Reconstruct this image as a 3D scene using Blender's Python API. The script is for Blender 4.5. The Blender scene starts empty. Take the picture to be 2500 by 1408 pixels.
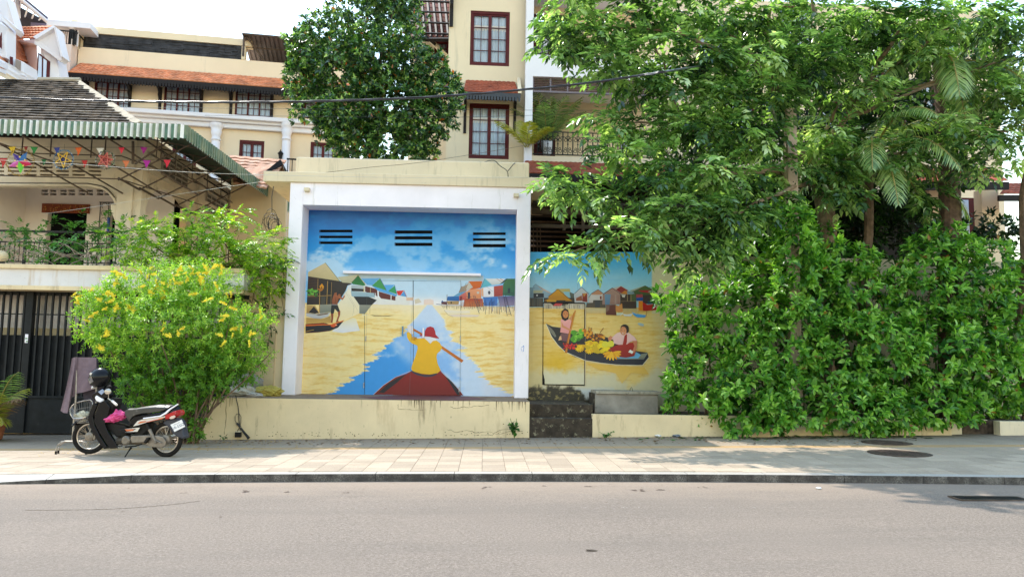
import bpy, math, random
import numpy as np
from mathutils import Vector, Matrix
random.seed(7); RNG = np.random.default_rng(7)
SC = bpy.context.scene; COL = SC.collection
# ---------------------------------------------------------------- camera, world, sun
F_PX, CX, CY = 1850.0, 1250.0, 704.0
PITCH, YAW, ROLL = math.radians(5.43), math.radians(2.0), 0.0155
CAM = Vector((0, 0, 1.55))
_f = Vector((math.sin(YAW)*math.cos(PITCH), math.cos(YAW)*math.cos(PITCH), math.sin(PITCH)))
_r0 = Vector((math.cos(YAW), -math.sin(YAW), 0)); _u0 = _r0.cross(_f)
RGT = _r0*math.cos(ROLL) + _u0*math.sin(ROLL); UPV = -_r0*math.sin(ROLL) + _u0*math.cos(ROLL)
cd = bpy.data.cameras.new('camera'); cam = bpy.data.objects.new('camera', cd); COL.objects.link(cam)
cam.matrix_world = Matrix(((RGT.x, UPV.x, -_f.x, CAM.x), (RGT.y, UPV.y, -_f.y, CAM.y), (RGT.z, UPV.z, -_f.z, CAM.z), (0, 0, 0, 1)))
cd.sensor_width = 36; cd.lens = 36*F_PX/2500; cd.clip_start = 0.1; cd.clip_end = 2000
SC.camera = cam
SUN_TO = Vector((-2.75, 3.1, 5.5)).normalized()        # towards the sun: high, behind the houses, left
elev = math.asin(SUN_TO.z); azim = math.atan2(SUN_TO.x, SUN_TO.y)
world = bpy.data.worlds.new("World"); SC.world = world; world.use_nodes = True
wn = world.node_tree; wn.nodes.clear()
sky = wn.nodes.new('ShaderNodeTexSky'); sky.sky_type = 'NISHITA'; sky.sun_disc = False
sky.sun_elevation = elev; sky.sun_rotation = azim; sky.air_density = 2.0; sky.dust_density = 0.4; sky.ozone_density = 0.8
bg = wn.nodes.new('ShaderNodeBackground'); bg.inputs['Strength'].default_value = 0.15
wo = wn.nodes.new('ShaderNodeOutputWorld')
wn.links.new(sky.outputs[0], bg.inputs[0]); wn.links.new(bg.outputs[0], wo.inputs[0])
sd = bpy.data.lights.new('sun', 'SUN'); sd.energy = 2.0; sd.angle = math.radians(0.53); sd.color = (1.0, 0.955, 0.88)
so = bpy.data.objects.new('sun', sd); COL.objects.link(so); so.location = (-20, 25, 40)
so.rotation_euler = SUN_TO.to_track_quat('Z', 'Y').to_euler()
vs = SC.view_settings; vs.view_transform = 'Standard'; vs.look = 'None'; vs.gamma = 1; vs.use_curve_mapping = False
vs.exposure = 1.55
SC.render.engine = 'CYCLES'; SC.cycles.max_bounces = 7; SC.cycles.diffuse_bounces = 4; SC.cycles.transparent_max_bounces = 12
# ---------------------------------------------------------------- pixel -> place helpers (each at its own real distance)
def ray(px, py): return (RGT*((px-CX)/F_PX) + UPV*((CY-py)/F_PX) + _f)
def W(px, py, Y):
    d = ray(px, py); return CAM + d*((Y-CAM.y)/d.y)
def WP(px, py, o, n):
    d = ray(px, py); return CAM + d*((o-CAM).dot(n)/d.dot(n))
def proj(p):
    v = Vector(p)-CAM; z = v.dot(_f); return (CX+F_PX*v.dot(RGT)/z, CY-F_PX*v.dot(UPV)/z)
def gz(x, y): return (0.010+0.008*min(1, max(0, (y-10.6)/4.8)))*x
def kerbY(x): return 10.62-0.006*x*x
def G(px, py):
    d = ray(px, py); z = 0.0
    for _ in range(8):
        p = CAM+d*((z-CAM.z)/d.z); z = gz(p.x, p.y)
    return p
def S(*c):
    if len(c) == 1: c = c[0]
    return tuple(((v/255+0.055)/1.055)**2.4 if v > 10 else v/255/12.92 for v in c[:3])+(1,)
# ---------------------------------------------------------------- materials
WARM = (1.07, .975, .90)     # warm cast multiplied into the base colours to offset the bluish sky light
def nd(t, ty, **k):
    n = t.nodes.new(ty)
    for a, b in k.items(): setattr(n, a, b)
    return n
def newmat(name):
    m = bpy.data.materials.new(name); m.use_nodes = True; t = m.node_tree; t.nodes.clear()
    o = nd(t, 'ShaderNodeOutputMaterial'); p = nd(t, 'ShaderNodeBsdfPrincipled'); t.links.new(p.outputs[0], o.inputs[0])
    return m, t, p, o
def noise(t, vec, scale, detail=4, rough=.6, mp=None):
    n = nd(t, 'ShaderNodeTexNoise'); n.inputs['Scale'].default_value = scale; n.inputs['Detail'].default_value = detail; n.inputs['Roughness'].default_value = rough
    if mp is not None:
        q = nd(t, 'ShaderNodeMapping'); q.inputs['Scale'].default_value = mp; t.links.new(vec, q.inputs[0]); vec = q.outputs[0]
    t.links.new(vec, n.inputs['Vector']); return n.outputs['Fac']
def ramp(t, fac, stops, interp='LINEAR'):
    r = nd(t, 'ShaderNodeValToRGB'); r.color_ramp.interpolation = interp
    e = r.color_ramp.elements
    while len(e) < len(stops): e.new(0.5)
    for i, (p, c) in enumerate(stops):
        e[i].position = p; e[i].color = c if len(c) == 4 else tuple(c)+(1,)
    t.links.new(fac, r.inputs[0]); return r.outputs[0]
def mixc(t, fac, a, b, mode='MIX'):
    m = nd(t, 'ShaderNodeMix', data_type='RGBA', blend_type=mode)
    for s, v in ((m.inputs[0], fac), (m.inputs[6], a), (m.inputs[7], b)):
        if hasattr(v, 'is_linked'): t.links.new(v, s)
        else: s.default_value = v
    return m.outputs[2]
def bump(t, p, h, strength=.3, dist=.02):
    b = nd(t, 'ShaderNodeBump'); b.inputs['Strength'].default_value = strength; b.inputs['Distance'].default_value = dist
    t.links.new(h, b.inputs['Height']); t.links.new(b.outputs[0], p.inputs['Normal'])
def mat(name, col, rough=.7, var=.12, scale=3, bumps=.15, bscale=40, metal=0, spec=.4, coat=0, obj=False, dirt=None, tint=False):
    """dirt = (colour, amount, (sx,sy,sz), scale)"""
    m, t, p, o = newmat(name)
    tc = nd(t, 'ShaderNodeTexCoord') if obj else nd(t, 'ShaderNodeNewGeometry')
    vec = tc.outputs['Object'] if obj else tc.outputs['Position']
    col = tuple(min(1, v*w) for v, w in zip(col[:3], WARM))+(1,)
    n = noise(t, vec, scale, 6)
    c1 = tuple(max(0, v*(1-var*1.6)) for v in col[:3]); c2 = tuple(min(1, v*(1+var)) for v in col[:3])
    c = ramp(t, n, [(.3, c1), (.7, c2)])
    if dirt:
        dl = dirt if isinstance(dirt, list) else [dirt]
        for (dc, amt, mp, ds) in dl:
            dn = noise(t, vec, ds, 7, .7, mp)
            f = ramp(t, dn, [(.62-amt*.35, (0, 0, 0)), (.82-amt*.3, (1, 1, 1))])
            c = mixc(t, f, c, dc if len(dc) == 4 else tuple(dc)+(1,))
    if tint:
        oi = nd(t, 'ShaderNodeObjectInfo'); r = ramp(t, oi.outputs['Random'], [(0, (1-tint,)*3), (1, (1+tint*.5,)*3)])
        c = mixc(t, 1.0, c, r, 'MULTIPLY')
    t.links.new(c, p.inputs['Base Color'])
    p.inputs['Roughness'].default_value = rough; p.inputs['Metallic'].default_value = metal
    p.inputs['Specular IOR Level'].default_value = spec; p.inputs['Coat Weight'].default_value = coat
    if bumps: bump(t, p, noise(t, vec, bscale, 5), bumps, .01)
    return m
def leafmat(name, stops, rough=.38, trans=.35, tcol=1.25, spec=.5):
    m, t, p, o = newmat(name)
    at = nd(t, 'ShaderNodeAttribute', attribute_name='tint')
    c = ramp(t, at.outputs['Fac'], stops)
    t.links.new(c, p.inputs['Base Color']); p.inputs['Roughness'].default_value = rough; p.inputs['Specular IOR Level'].default_value = spec
    tr = nd(t, 'ShaderNodeBsdfTranslucent')
    tcn = mixc(t, 1.0, c, (tcol*1.15, tcol*1.25, tcol*.5, 1), 'MULTIPLY'); t.links.new(tcn, tr.inputs[0])
    mx = nd(t, 'ShaderNodeMixShader'); mx.inputs[0].default_value = trans
    t.links.new(p.outputs[0], mx.inputs[1]); t.links.new(tr.outputs[0], mx.inputs[2]); t.links.new(mx.outputs[0], o.inputs[0])
    return m
def attrmat(name, rough=.6, k=1.0, wear=0, bumps=.05, dirt=None):
    m, t, p, o = newmat(name)
    at = nd(t, 'ShaderNodeAttribute', attribute_name='paint'); c = at.outputs['Color']
    g = nd(t, 'ShaderNodeNewGeometry')
    n = noise(t, g.outputs['Position'], 9, 5)
    c = mixc(t, 1.0, c, ramp(t, n, [(.3, (.93*k,)*3), (.7, (1.0*k,)*3)]), 'MULTIPLY')
    t.links.new(c, p.inputs['Base Color']); p.inputs['Roughness'].default_value = rough
    bump(t, p, noise(t, g.outputs['Position'], 60, 4), bumps, .01)
    return m
# ---------------------------------------------------------------- objects
def setp(o, label=None, cat=None, group=None, kind=None):
    if label: o['label'] = label
    if cat: o['category'] = cat
    if group: o['group'] = group
    if kind: o['kind'] = kind
    return o
def thing(name, label, cat, loc=(0, 0, 0), rot=0, group=None):
    o = bpy.data.objects.new(name, None); COL.objects.link(o); o.empty_display_size = .1
    o.location = loc; o.rotation_euler = (0, 0, rot); return setp(o, label, cat, group)
class MB:
    def __init__(s, o=(0, 0, 0)): s.v = []; s.f = []; s.m = []; s.o = Vector(o)
    def pts(s, P):
        i = len(s.v); s.v += [(p[0]-s.o.x, p[1]-s.o.y, p[2]-s.o.z) for p in P]; return i
    def face(s, P, m=0):
        i = s.pts(P); s.f.append(tuple(range(i, i+len(P)))); s.m.append(m)
    def hexa(s, P, m=0):     # 0-3 bottom ring, 4-7 top ring
        i = s.pts(P)
        for q in ((0, 3, 2, 1), (4, 5, 6, 7), (0, 1, 5, 4), (1, 2, 6, 5), (2, 3, 7, 6), (3, 0, 4, 7)):
            s.f.append(tuple(i+k for k in q)); s.m.append(m)
    def box(s, x0, x1, y0, y1, z0, z1, m=0):
        s.hexa([(x0, y0, z0), (x1, y0, z0), (x1, y1, z0), (x0, y1, z0), (x0, y0, z1), (x1, y0, z1), (x1, y1, z1), (x0, y1, z1)], m)
    def prism(s, P, ext, m=0, mside=None):   # polygon P (3D), extruded by vector ext
        ext = Vector(ext); n = len(P); i = s.pts(P); j = s.pts([Vector(p)+ext for p in P])
        s.f.append(tuple(range(i, i+n))); s.m.append(m); s.f.append(tuple(j+n-1-k for k in range(n))); s.m.append(m)
        for k in range(n):
            a, b = k, (k+1) % n; s.f.append((i+a, j+a, j+b, i+b)); s.m.append(m if mside is None else mside)
    def tube(s, P, r, n=6, m=0, caps=True):
        P = [Vector(p) for p in P]; rs = r if isinstance(r, (list, tuple)) else [r]*len(P); rings = []
        for k, p in enumerate(P):
            d = (P[min(k+1, len(P)-1)]-P[max(k-1, 0)])
            if d.length < 1e-9: d = Vector((0, 0, 1))
            d.normalize(); a = Vector((0, 0, 1)) if abs(d.z) < .9 else Vector((1, 0, 0))
            u = d.cross(a).normalized(); w = d.cross(u)
            rings.append(s.pts([p+(u*math.cos(2*math.pi*q/n)+w*math.sin(2*math.pi*q/n))*rs[k] for q in range(n)]))
        for k in range(len(P)-1):
            a, b = rings[k], rings[k+1]
            for q in range(n): s.f.append((a+q, b+q, b+(q+1) % n, a+(q+1) % n)); s.m.append(m)
        if caps:
            s.f.append(tuple(rings[0]+q for q in range(n))); s.m.append(m)
            s.f.append(tuple(rings[-1]+n-1-q for q in range(n))); s.m.append(m)
    def cyl(s, a, b, r0, r1=None, n=12, m=0): s.tube([a, b], [r0, r1 if r1 is not None else r0], n, m)
    def lathe(s, c, prof, n=16, m=0, axis='z'):    # prof = [(r, h)]
        c = Vector(c); rings = []
        for (r, h) in prof:
            ring = []
            for q in range(n):
                a = 2*math.pi*q/n; x, y = r*math.cos(a), r*math.sin(a)
                ring.append(c+(Vector((x, y, h)) if axis == 'z' else Vector((x, h, y))))
            rings.append(s.pts(ring))
        for k in range(len(rings)-1):
            for q in range(n): s.f.append((rings[k]+q, rings[k]+(q+1) % n, rings[k+1]+(q+1) % n, rings[k+1]+q)); s.m.append(m)
    def ball(s, c, r, n=12, m=0, sq=(1, 1, 1), fn=None):
        c = Vector(c); rings = []; h = n//2
        for k in range(h+1):
            th = math.pi*k/h; ring = []
            for q in range(n):
                a = 2*math.pi*q/n; d = Vector((math.sin(th)*math.cos(a), math.sin(th)*math.sin(a), math.cos(th)))
                rr = r*(fn(d) if fn else 1); ring.append(c+Vector((d.x*sq[0], d.y*sq[1], d.z*sq[2]))*rr)
            rings.append(s.pts(ring))
        for k in range(h):
            for q in range(n): s.f.append((rings[k]+q, rings[k+1]+q, rings[k+1]+(q+1) % n, rings[k]+(q+1) % n)); s.m.append(m)
    def build(s, name, mats, parent=None, smooth=False, bevel=0):
        me = bpy.data.meshes.new(name); me.from_pydata(s.v, [], s.f)
        mats = mats if isinstance(mats, (list, tuple)) else [mats]
        for q in mats: me.materials.append(q)
        if len(mats) > 1: me.polygons.foreach_set('material_index', s.m)
        if smooth: me.polygons.foreach_set('use_smooth', [True]*len(me.polygons))
        me.validate(); me.update()
        o = bpy.data.objects.new(name, me); COL.objects.link(o)
        if parent: o.parent = parent
        else: o.location = s.o
        if bevel:
            b = o.modifiers.new('bevel', 'BEVEL'); b.width = bevel; b.segments = 2; b.limit_method = 'ANGLE'; b.angle_limit = .7
        return o
def inst(o, name, parent, M=None):
    c = bpy.data.objects.new(name, o.data if hasattr(o, 'data') else o); COL.objects.link(c); c.parent = parent
    if M is not None: c.matrix_local = M
    return c
def dup(o, loc=None, rot=None, label=None, parent=None, group=None):
    c = o.copy(); COL.objects.link(c)
    if parent: c.parent = parent
    if loc is not None: c.location = loc
    if rot is not None: c.rotation_euler = (0, 0, rot)
    if label: c['label'] = label
    if group: c['group'] = group
    for ch in list(o.children): dup(ch, parent=c)
    return c
class Fr:
    """local frame of a facade: x along it, y away from the street, z up"""
    def __init__(s, px, py, Y, a=0.0, z=None):
        s.o = W(px, py, Y); s.a = a
        if z is not None: s.o.z = z
        s.X = Vector((math.cos(a), math.sin(a), 0)); s.N = Vector((-math.sin(a), math.cos(a), 0))
    def uv(s, px, py, d=0.0):
        p = WP(px, py, s.o+s.N*d, s.N)-s.o; return p.dot(s.X), p.z
    def P(s, px, py, d=0.0):
        u, z = s.uv(px, py, d); return Vector((u, d, z))
    def rect(s, x0, y0, x1, y1, d=0.0):
        xm, ym = (x0+x1)/2, (y0+y1)/2
        return s.uv(x0, ym, d)[0], s.uv(x1, ym, d)[0], s.uv(xm, y1, d)[1], s.uv(xm, y0, d)[1]
    def box(s, mb, x0, y0, x1, y1, d0, d1, m=0):
        a, b, c, e = s.rect(x0, y0, x1, y1, d0); mb.box(a, b, d0, d1, c, e, m)
def wallholes(mb, u0, u1, z0, z1, holes, d0, d1, m=0, reveal=None):
    us = sorted({u0, u1, *[h[0] for h in holes], *[h[1] for h in holes]}); zs = sorted({z0, z1, *[h[2] for h in holes], *[h[3] for h in holes]})
    us = [u for u in us if u0 <= u <= u1]; zs = [z for z in zs if z0 <= z <= z1]
    for a, b in zip(us, us[1:]):
        for c, e in zip(zs, zs[1:]):
            um, zm = (a+b)/2, (c+e)/2
            if any(h[0] < um < h[1] and h[2] < zm < h[3] for h in holes): continue
            mb.face([(a, d0, c), (b, d0, c), (b, d0, e), (a, d0, e)], m)
    for (a, b, c, e) in holes:
        for q in ([(a, d0, c), (a, d0, e), (a, d1, e), (a, d1, c)], [(b, d0, c), (b, d1, c), (b, d1, e), (b, d0, e)], [(a, d0, e), (b, d0, e), (b, d1, e), (a, d1, e)], [(a, d0, c), (a, d1, c), (b, d1, c), (b, d0, c)]): mb.face(q, m)
    mb.face([(u0, d0, z0), (u0, d0, z1), (u0, d1, z1), (u0, d1, z0)], m); mb.face([(u1, d0, z0), (u1, d1, z0), (u1, d1, z1), (u1, d0, z1)], m)
    mb.face([(u0, d0, z1), (u1, d0, z1), (u1, d1, z1), (u0, d1, z1)], m)
# ---------------------------------------------------------------- shared palette
M = {}
M['cream'] = mat('cream_render', (.66, .56, .37), .85, .07, 1.2, .25, 60)
M['cream_pale'] = mat('pale_cream_render', (.68, .62, .47), .85, .05, .9, .15, 60, dirt=[((.45, .38, .26), .22, (3, 3, .3), 2), ((.30, .25, .18), -.06, (1, 1, 1), 9)])
M['cream_dirty'] = mat('stained_cream_render', (.70, .60, .40), .85, .08, 1.1, .35, 70,
    dirt=[((.20, .14, .08), .12, (2.2, 1, .35), 2.2), ((.10, .08, .05), -.03, (1, 1, 1), 14), ((.50, .36, .2), .18, (1.4, 1, .3), 1.3)])
M['white'] = mat('white_paint', (.86, .87, 1.0), .6, .05, 1.2, .15, 50, dirt=[((.52, .48, .42), .06, (2.5, 1, .35), 2.2), ((.34, .29, .23), -.08, (1, 1, 1), 12)])
M['hotel'] = mat('hotel_yellow_render', (.80, .70, .53), .85, .05, .5, .1, 40, dirt=((.55, .46, .33), .03, (2.2, 1, .2), 1.1))
M['hotelpale'] = mat('hotel_pale_render', (.76, .68, .51), .85, .05, .5, .1, 40, dirt=((.50, .43, .31), .03, (2.2, 1, .2), 1.1))
M['hwhite'] = mat('hotel_white_trim', (.78, .82, .93), .6, .03, 1, .05, 40)
M['dark'] = mat('dark_interior', (.006, .006, .007), .9, .3, 4, 0, spec=.1)
M['darkwood'] = mat('black_carved_wood', (.014, .011, .012), .6, .2, 8, .1, spec=.25)
M['frame'] = mat('dark_red_window_frame', (.095, .014, .016), .5, .15, 8, .05, spec=.2)
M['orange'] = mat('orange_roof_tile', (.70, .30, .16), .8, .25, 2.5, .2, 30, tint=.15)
M['redtile'] = mat('red_brown_roof_tile', (.33, .085, .042), .8, .25, 2.5, .2, 30, tint=.2)
M['iron'] = mat('black_iron', (.006, .006, .007), .5, .2, 20, .05, spec=.3)
M['steel'] = mat('rusty_brown_steel', (.09, .065, .05), .6, .35, 6, .1)
M['concrete'] = mat('grey_concrete', (.30, .29, .27), .9, .2, 3, .4, 50, dirt=((.05, .045, .04), .15, (1, 1, 1), 4))
M['bark'] = mat('brown_bark', (.17, .12, .085), .9, .3, 7, .6, 30)
M['terracotta'] = mat('terracotta', (.32, .12, .06), .8, .2, 6, .2)
def glassmat():
    m, t, p, o = newmat('window_glass'); a = nd(t, 'ShaderNodeBsdfTransparent'); b = nd(t, 'ShaderNodeBsdfGlossy'); b.inputs['Roughness'].default_value = .02
    f = nd(t, 'ShaderNodeFresnel'); f.inputs[0].default_value = 1.5; x = nd(t, 'ShaderNodeMixShader'); t.links.new(f.outputs[0], x.inputs[0]); t.links.new(a.outputs[0], x.inputs[1]); t.links.new(b.outputs[0], x.inputs[2]); t.links.new(x.outputs[0], o.inputs[0])
    return m
M['glass'] = glassmat()
M['curtain'] = mat('pale_curtain', (.62, .78, 1.0), .9, .08, 1, 0, dirt=((.80, .82, .86), .25, (9, 9, .15), 3))
M['lace'] = mat('white_lace', (.84, .88, .92), .9, .05, 6, 0)
# ================================================================ GROUND, ROAD, PAVEMENT
def roadmat():
    m, t, p, o = newmat('dusty_asphalt'); g = nd(t, 'ShaderNodeNewGeometry'); v = g.outputs['Position']
    n1 = noise(t, v, 95, 3, .7); n1 = mixc(t, .35, n1, noise(t, v, 38, 2, .6)); c = ramp(t, n1, [(.36, (.112, .088, .068)), (.5, (.202, .160, .127)), (.68, (.35, .282, .228))])
    n2 = noise(t, v, .45, 5, .6); c = mixc(t, ramp(t, n2, [(.35, (0, 0, 0)), (.75, (.45,)*3)]), c, (.255, .20, .157, 1)); nb = noise(t, v, 1.1, 6, .65, (.12, 1, 1)); c = mixc(t, ramp(t, nb, [(.48, (0, 0, 0)), (.66, (.32,)*3)]), c, (.14, .115, .095, 1))
    # red dust swept up along the kerb
    sx = nd(t, 'ShaderNodeSeparateXYZ'); t.links.new(v, sx.inputs[0])
    n3 = noise(t, v, 2.2, 5, .65, (.35, 1, 1))
    ma = nd(t, 'ShaderNodeMath', operation='MULTIPLY_ADD'); t.links.new(n3, ma.inputs[0]); ma.inputs[1].default_value = 1.6; t.links.new(sx.outputs[1], ma.inputs[2])
    f = nd(t, 'ShaderNodeMapRange'); t.links.new(ma.outputs[0], f.inputs[0]); f.inputs[1].default_value = 9.9; f.inputs[2].default_value = 11.6; f.inputs[4].default_value = .5
    c = mixc(t, f.outputs[0], c, (.42, .31, .22, 1))
    n4 = noise(t, v, 3.0, 6, .7, (.5, 1.3, 1)); c = mixc(t, ramp(t, n4, [(.70, (0, 0, 0)), (.76, (.5,)*3)]), c, (.13, .095, .07, 1))
    # faint pale scuffed line
    li = nd(t, 'ShaderNodeMath', operation='ABSOLUTE'); su = nd(t, 'ShaderNodeMath', operation='SUBTRACT'); t.links.new(sx.outputs[1], su.inputs[0]); su.inputs[1].default_value = 8.75
    t.links.new(su.outputs[0], li.inputs[0]); lm = nd(t, 'ShaderNodeMapRange'); t.links.new(li.outputs[0], lm.inputs[0]); lm.inputs[1].default_value = .035; lm.inputs[2].default_value = .012; lm.inputs[3].default_value = 0; lm.inputs[4].default_value = 1
    n5 = noise(t, v, 30, 4, .7); mu = nd(t, 'ShaderNodeMath', operation='MULTIPLY'); t.links.new(lm.outputs[0], mu.inputs[0]); t.links.new(ramp(t, n5, [(.60, (0, 0, 0)), (.68, (.6,)*3)]), mu.inputs[1])
    c = mixc(t, mu.outputs[0], c, (.6, .57, .54, 1))
    t.links.new(c, p.inputs['Base Color']); p.inputs['Roughness'].default_value = .9; p.inputs['Specular IOR Level'].default_value = .25
    bump(t, p, n1, .9, .012); return m
mb = MB(); xs = np.linspace(-60, 60, 121); ys = [-30, 0, 4, 7, 8.5, 9.5, 10.3, 10.7]
for i in range(len(xs)-1):
    for j in range(len(ys)-1):
        mb.face([(xs[a], ys[b] if b < 7 else kerbY(max(-12, min(12, xs[a])))+.08, gz(xs[a], 10)-.105-.006*max(0, 8-ys[b])) for a, b in ((i, j), (i+1, j), (i+1, j+1), (i, j+1))])
setp(mb.build('road', roadmat(), smooth=True), kind='structure')
mb = MB(); mb.box(-400, 400, -300, 800, -1.6, -1.2); setp(mb.build('ground', mat('dry_earth', (.2, .15, .1), .95, .3, .4, .2, 8)), kind='structure')
# kerb stones of speckled granite
def granite():
    m, t, p, o = newmat('speckled_granite'); g = nd(t, 'ShaderNodeNewGeometry'); v = g.outputs['Position']
    n = noise(t, v, 70, 3, .8); c = ramp(t, n, [(.38, (.07, .06, .055)), (.5, (.24, .21, .18)), (.62, (.48, .44, .39))])
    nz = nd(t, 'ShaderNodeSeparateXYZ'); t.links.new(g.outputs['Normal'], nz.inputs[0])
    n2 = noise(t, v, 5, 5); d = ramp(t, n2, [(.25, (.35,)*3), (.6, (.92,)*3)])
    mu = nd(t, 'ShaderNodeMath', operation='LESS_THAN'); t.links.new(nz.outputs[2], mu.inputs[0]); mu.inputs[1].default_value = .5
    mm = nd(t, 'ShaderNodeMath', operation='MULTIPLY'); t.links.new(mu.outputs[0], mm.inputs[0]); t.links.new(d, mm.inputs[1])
    c2 = mixc(t, .6, c, (.50, .44, .37, 1)); c = mixc(t, mu.outputs[0], c2, c); c = mixc(t, mm.outputs[0], c, (.022, .016, .014, 1))  # grime on upright faces, its colour blackened to carry the kerb front's shade
    t.links.new(c, p.inputs['Base Color']); p.inputs['Roughness'].default_value = .7; bump(t, p, n, .4, .01); return m
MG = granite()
kerb = thing('kerb', None, None, (0, 10.6, 0)); kerb['kind'] = 'structure'
ksx = W(1300, 1150, 10.6).x; KW = 1.075
for k in range(-15, 16):
    x0 = ksx+k*KW+.002; x1 = x0+KW-.004
    def kh(x): return 0 if x < -6.9 else min(1, (x+6.9)/2.2)
    def top(x): return gz(x, 10.6)-.104*(1-kh(x))
    mb = MB(kerb.location); ya, yb = kerbY(max(-12, min(12, x0))), kerbY(max(-12, min(12, x1)))
    mb.hexa([(x0, ya, gz(x0, 10)-.16), (x1, yb, gz(x1, 10)-.16), (x1, yb+.2, gz(x1, 10)-.16), (x0, ya+.2, gz(x0, 10)-.16), (x0, ya, top(x0)), (x1, yb, top(x1)), (x1, yb+.2, gz(x1, 10.8)), (x0, ya+.2, gz(x0, 10.8))])
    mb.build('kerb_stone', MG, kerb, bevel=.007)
# pavement tiles
def tilemat(name, ca, cb, stain):
    m, t, p, o = newmat(name); g = nd(t, 'ShaderNodeNewGeometry'); v = g.outputs['Position']
    n = noise(t, v, 55, 4, .75); c = ramp(t, n, [(.3, ca), (.7, cb)])
    at = nd(t, 'ShaderNodeObjectInfo'); c = mixc(t, 1, c, ramp(t, at.outputs['Random'], [(0, (.80,)*3), (1, (1.08,)*3)]), 'MULTIPLY')
    n2 = noise(t, v, 1.3, 6, .65, (1, 1.6, 1)); c = mixc(t, ramp(t, n2, [(.5, (0, 0, 0)), (.78, (.55,)*3)]), c, stain+(1,))
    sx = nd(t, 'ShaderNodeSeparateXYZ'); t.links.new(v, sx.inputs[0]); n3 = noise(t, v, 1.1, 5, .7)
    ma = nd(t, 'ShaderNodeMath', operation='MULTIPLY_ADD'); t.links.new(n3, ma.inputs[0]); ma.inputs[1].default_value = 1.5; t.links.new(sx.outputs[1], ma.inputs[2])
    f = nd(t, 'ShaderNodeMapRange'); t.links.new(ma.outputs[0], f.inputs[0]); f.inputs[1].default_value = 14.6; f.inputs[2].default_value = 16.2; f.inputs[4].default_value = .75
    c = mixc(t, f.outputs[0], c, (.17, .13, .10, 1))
    t.links.new(c, p.inputs['Base Color']); p.inputs['Roughness'].default_value = .8; p.inputs['Specular IOR Level'].default_value = .3; bump(t, p, n, .35, .006); return m
MT = tilemat('pale_paving_tile', (.35, .265, .19), (.53, .415, .30), (.24, .18, .12)); MTO = tilemat('ochre_paving_tile', (.46, .28, .13), (.58, .37, .18), (.35, .24, .14))
MJ = mat('joint_sand', (.17, .14, .11), .95, .2, 5, 0)
pave = thing('pavement', None, None, (0, 13, 0)); pave['kind'] = 'structure'
mb = MB(pave.location)
for i in range(-30, 30):
    a, b = i*1.0, i*1.0+1
    for (j, k) in ((0, 12.0), (12.0, 13.5), (13.5, 15.4), (15.4, 19.5)):
        ya = kerbY(max(-12, min(12, a)))+.19 if j == 0 else j; yb = kerbY(max(-12, min(12, b)))+.19 if j == 0 else j
        mb.face([(a, ya, gz(a, ya)-.009), (b, yb, gz(b, yb)-.009), (b, k, gz(b, k)-.009), (a, k, gz(a, k)-.009)])
mb.build('joint_bed', MJ, pave)
SUNM = None
TW = .335; rows = []
y = 10.62+.21
while y < 19.3:
    dep = .30 if 13.55 < y < 13.8 else (.335 if y < 15.4 else .5)
    rows.append((y, dep)); y += dep+.006
cells = []
for ri, (y0, dp) in enumerate(rows):
    for i in range(-54, 54):
        x0 = i*(TW+.0)+.0; x1 = x0+TW-.006; xm = x0+TW/2
        if y0+dp < kerbY(xm)+.2: continue
        q = proj((xm, y0+dp/2, gz(xm, y0)))
        if not -900 < q[0] < 3500: continue
        if x0 > -5.6 and y0 > 15.5: continue
        ring = [(x0, y0), (x1, y0), (x1, y0+dp), (x0, y0+dp)]
        cells.append((y0, abs(xm+.5), ring, 1 if 13.4 < y0 < 13.75 else 0))
# extra tiles that fill the gap where the kerb bows towards the road
for i in range(-27, 27):
    x0 = i*.335; x1 = x0+.329; ya = kerbY(x0)+.206; yb = kerbY(x1)+.206
    if 10.62+.205-ya > .05: cells.append((ya, abs(x0+.5)+50, [(x0, ya), (x1, yb), (x1, 10.824), (x0, 10.824)], 0))
cells.sort(key=lambda c: (round(c[0]-.0, 1), c[1]))
cells.sort(key=lambda c: c[0]+(100 if not -60 < proj((c[2][0][0], c[2][0][1], 0))[0] < 2560 else 0))
near = cells[:294]; far = cells[294:]
def tile_into(mb, ring):
    j = random.uniform(-.0015, .0015)
    P = [(a, b, gz(a, b)-.012) for a, b in ring]+[(a, b, gz(a, b)+j) for a, b in ring]; mb.hexa(P)
for (_, _, ring, k) in near:
    c = Vector((ring[0][0], ring[0][1], 0)); mb = MB(c); tile_into(mb, ring)
    o = mb.build('tile', MTO if k else MT); o.parent = pave; o.location = c-Vector(pave.location)
for k, nm in ((0, 'tile_field'), (1, 'ochre_tile_strip')):
    mb = MB(pave.location)
    for (_, _, ring, kk) in far:
        if kk == k: tile_into(mb, ring)
    if mb.v: setp(mb.build(nm, MTO if k else MT, pave), kind='stuff')
# manhole covers and drain grate
def manhole(px, py, rx, name, label, ry=None):
    c = G(px, py); c.z = gz(c.x, c.y)+.003; r = rx/F_PX*c.y; t = thing(name, label, 'manhole cover', c, group=None)
    MR = mat('rusty_cast_iron', (.075, .052, .042), .6, .4, 9, .4, 40)
    mb = MB(); mb.lathe((0, 0, 0), [(r, -.01), (r, .006), (r*.93, .010), (r*.9, .002)], 36); mb.build('rim', MR, t)
    mb = MB(); mb.lathe((0, 0, 0), [(r*.895, .001), (r*.86, .006), (0.0001, .007)], 36)
    n = 9
    for i in range(-n, n+1):
        for j in range(-n, n+1):
            x, yy = i*r/n*.82, j*r/n*.82
            if x*x+yy*yy < (r*.78)**2 and (i+j) % 2: mb.box(x-.02, x+.02, yy-.02, yy+.02, .006, .011)
    mb.build('lid', MR, t)
manhole(2196, 1106, 72, 'manhole_cover', 'round rusty iron manhole cover set in the pavement on the right')
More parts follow.
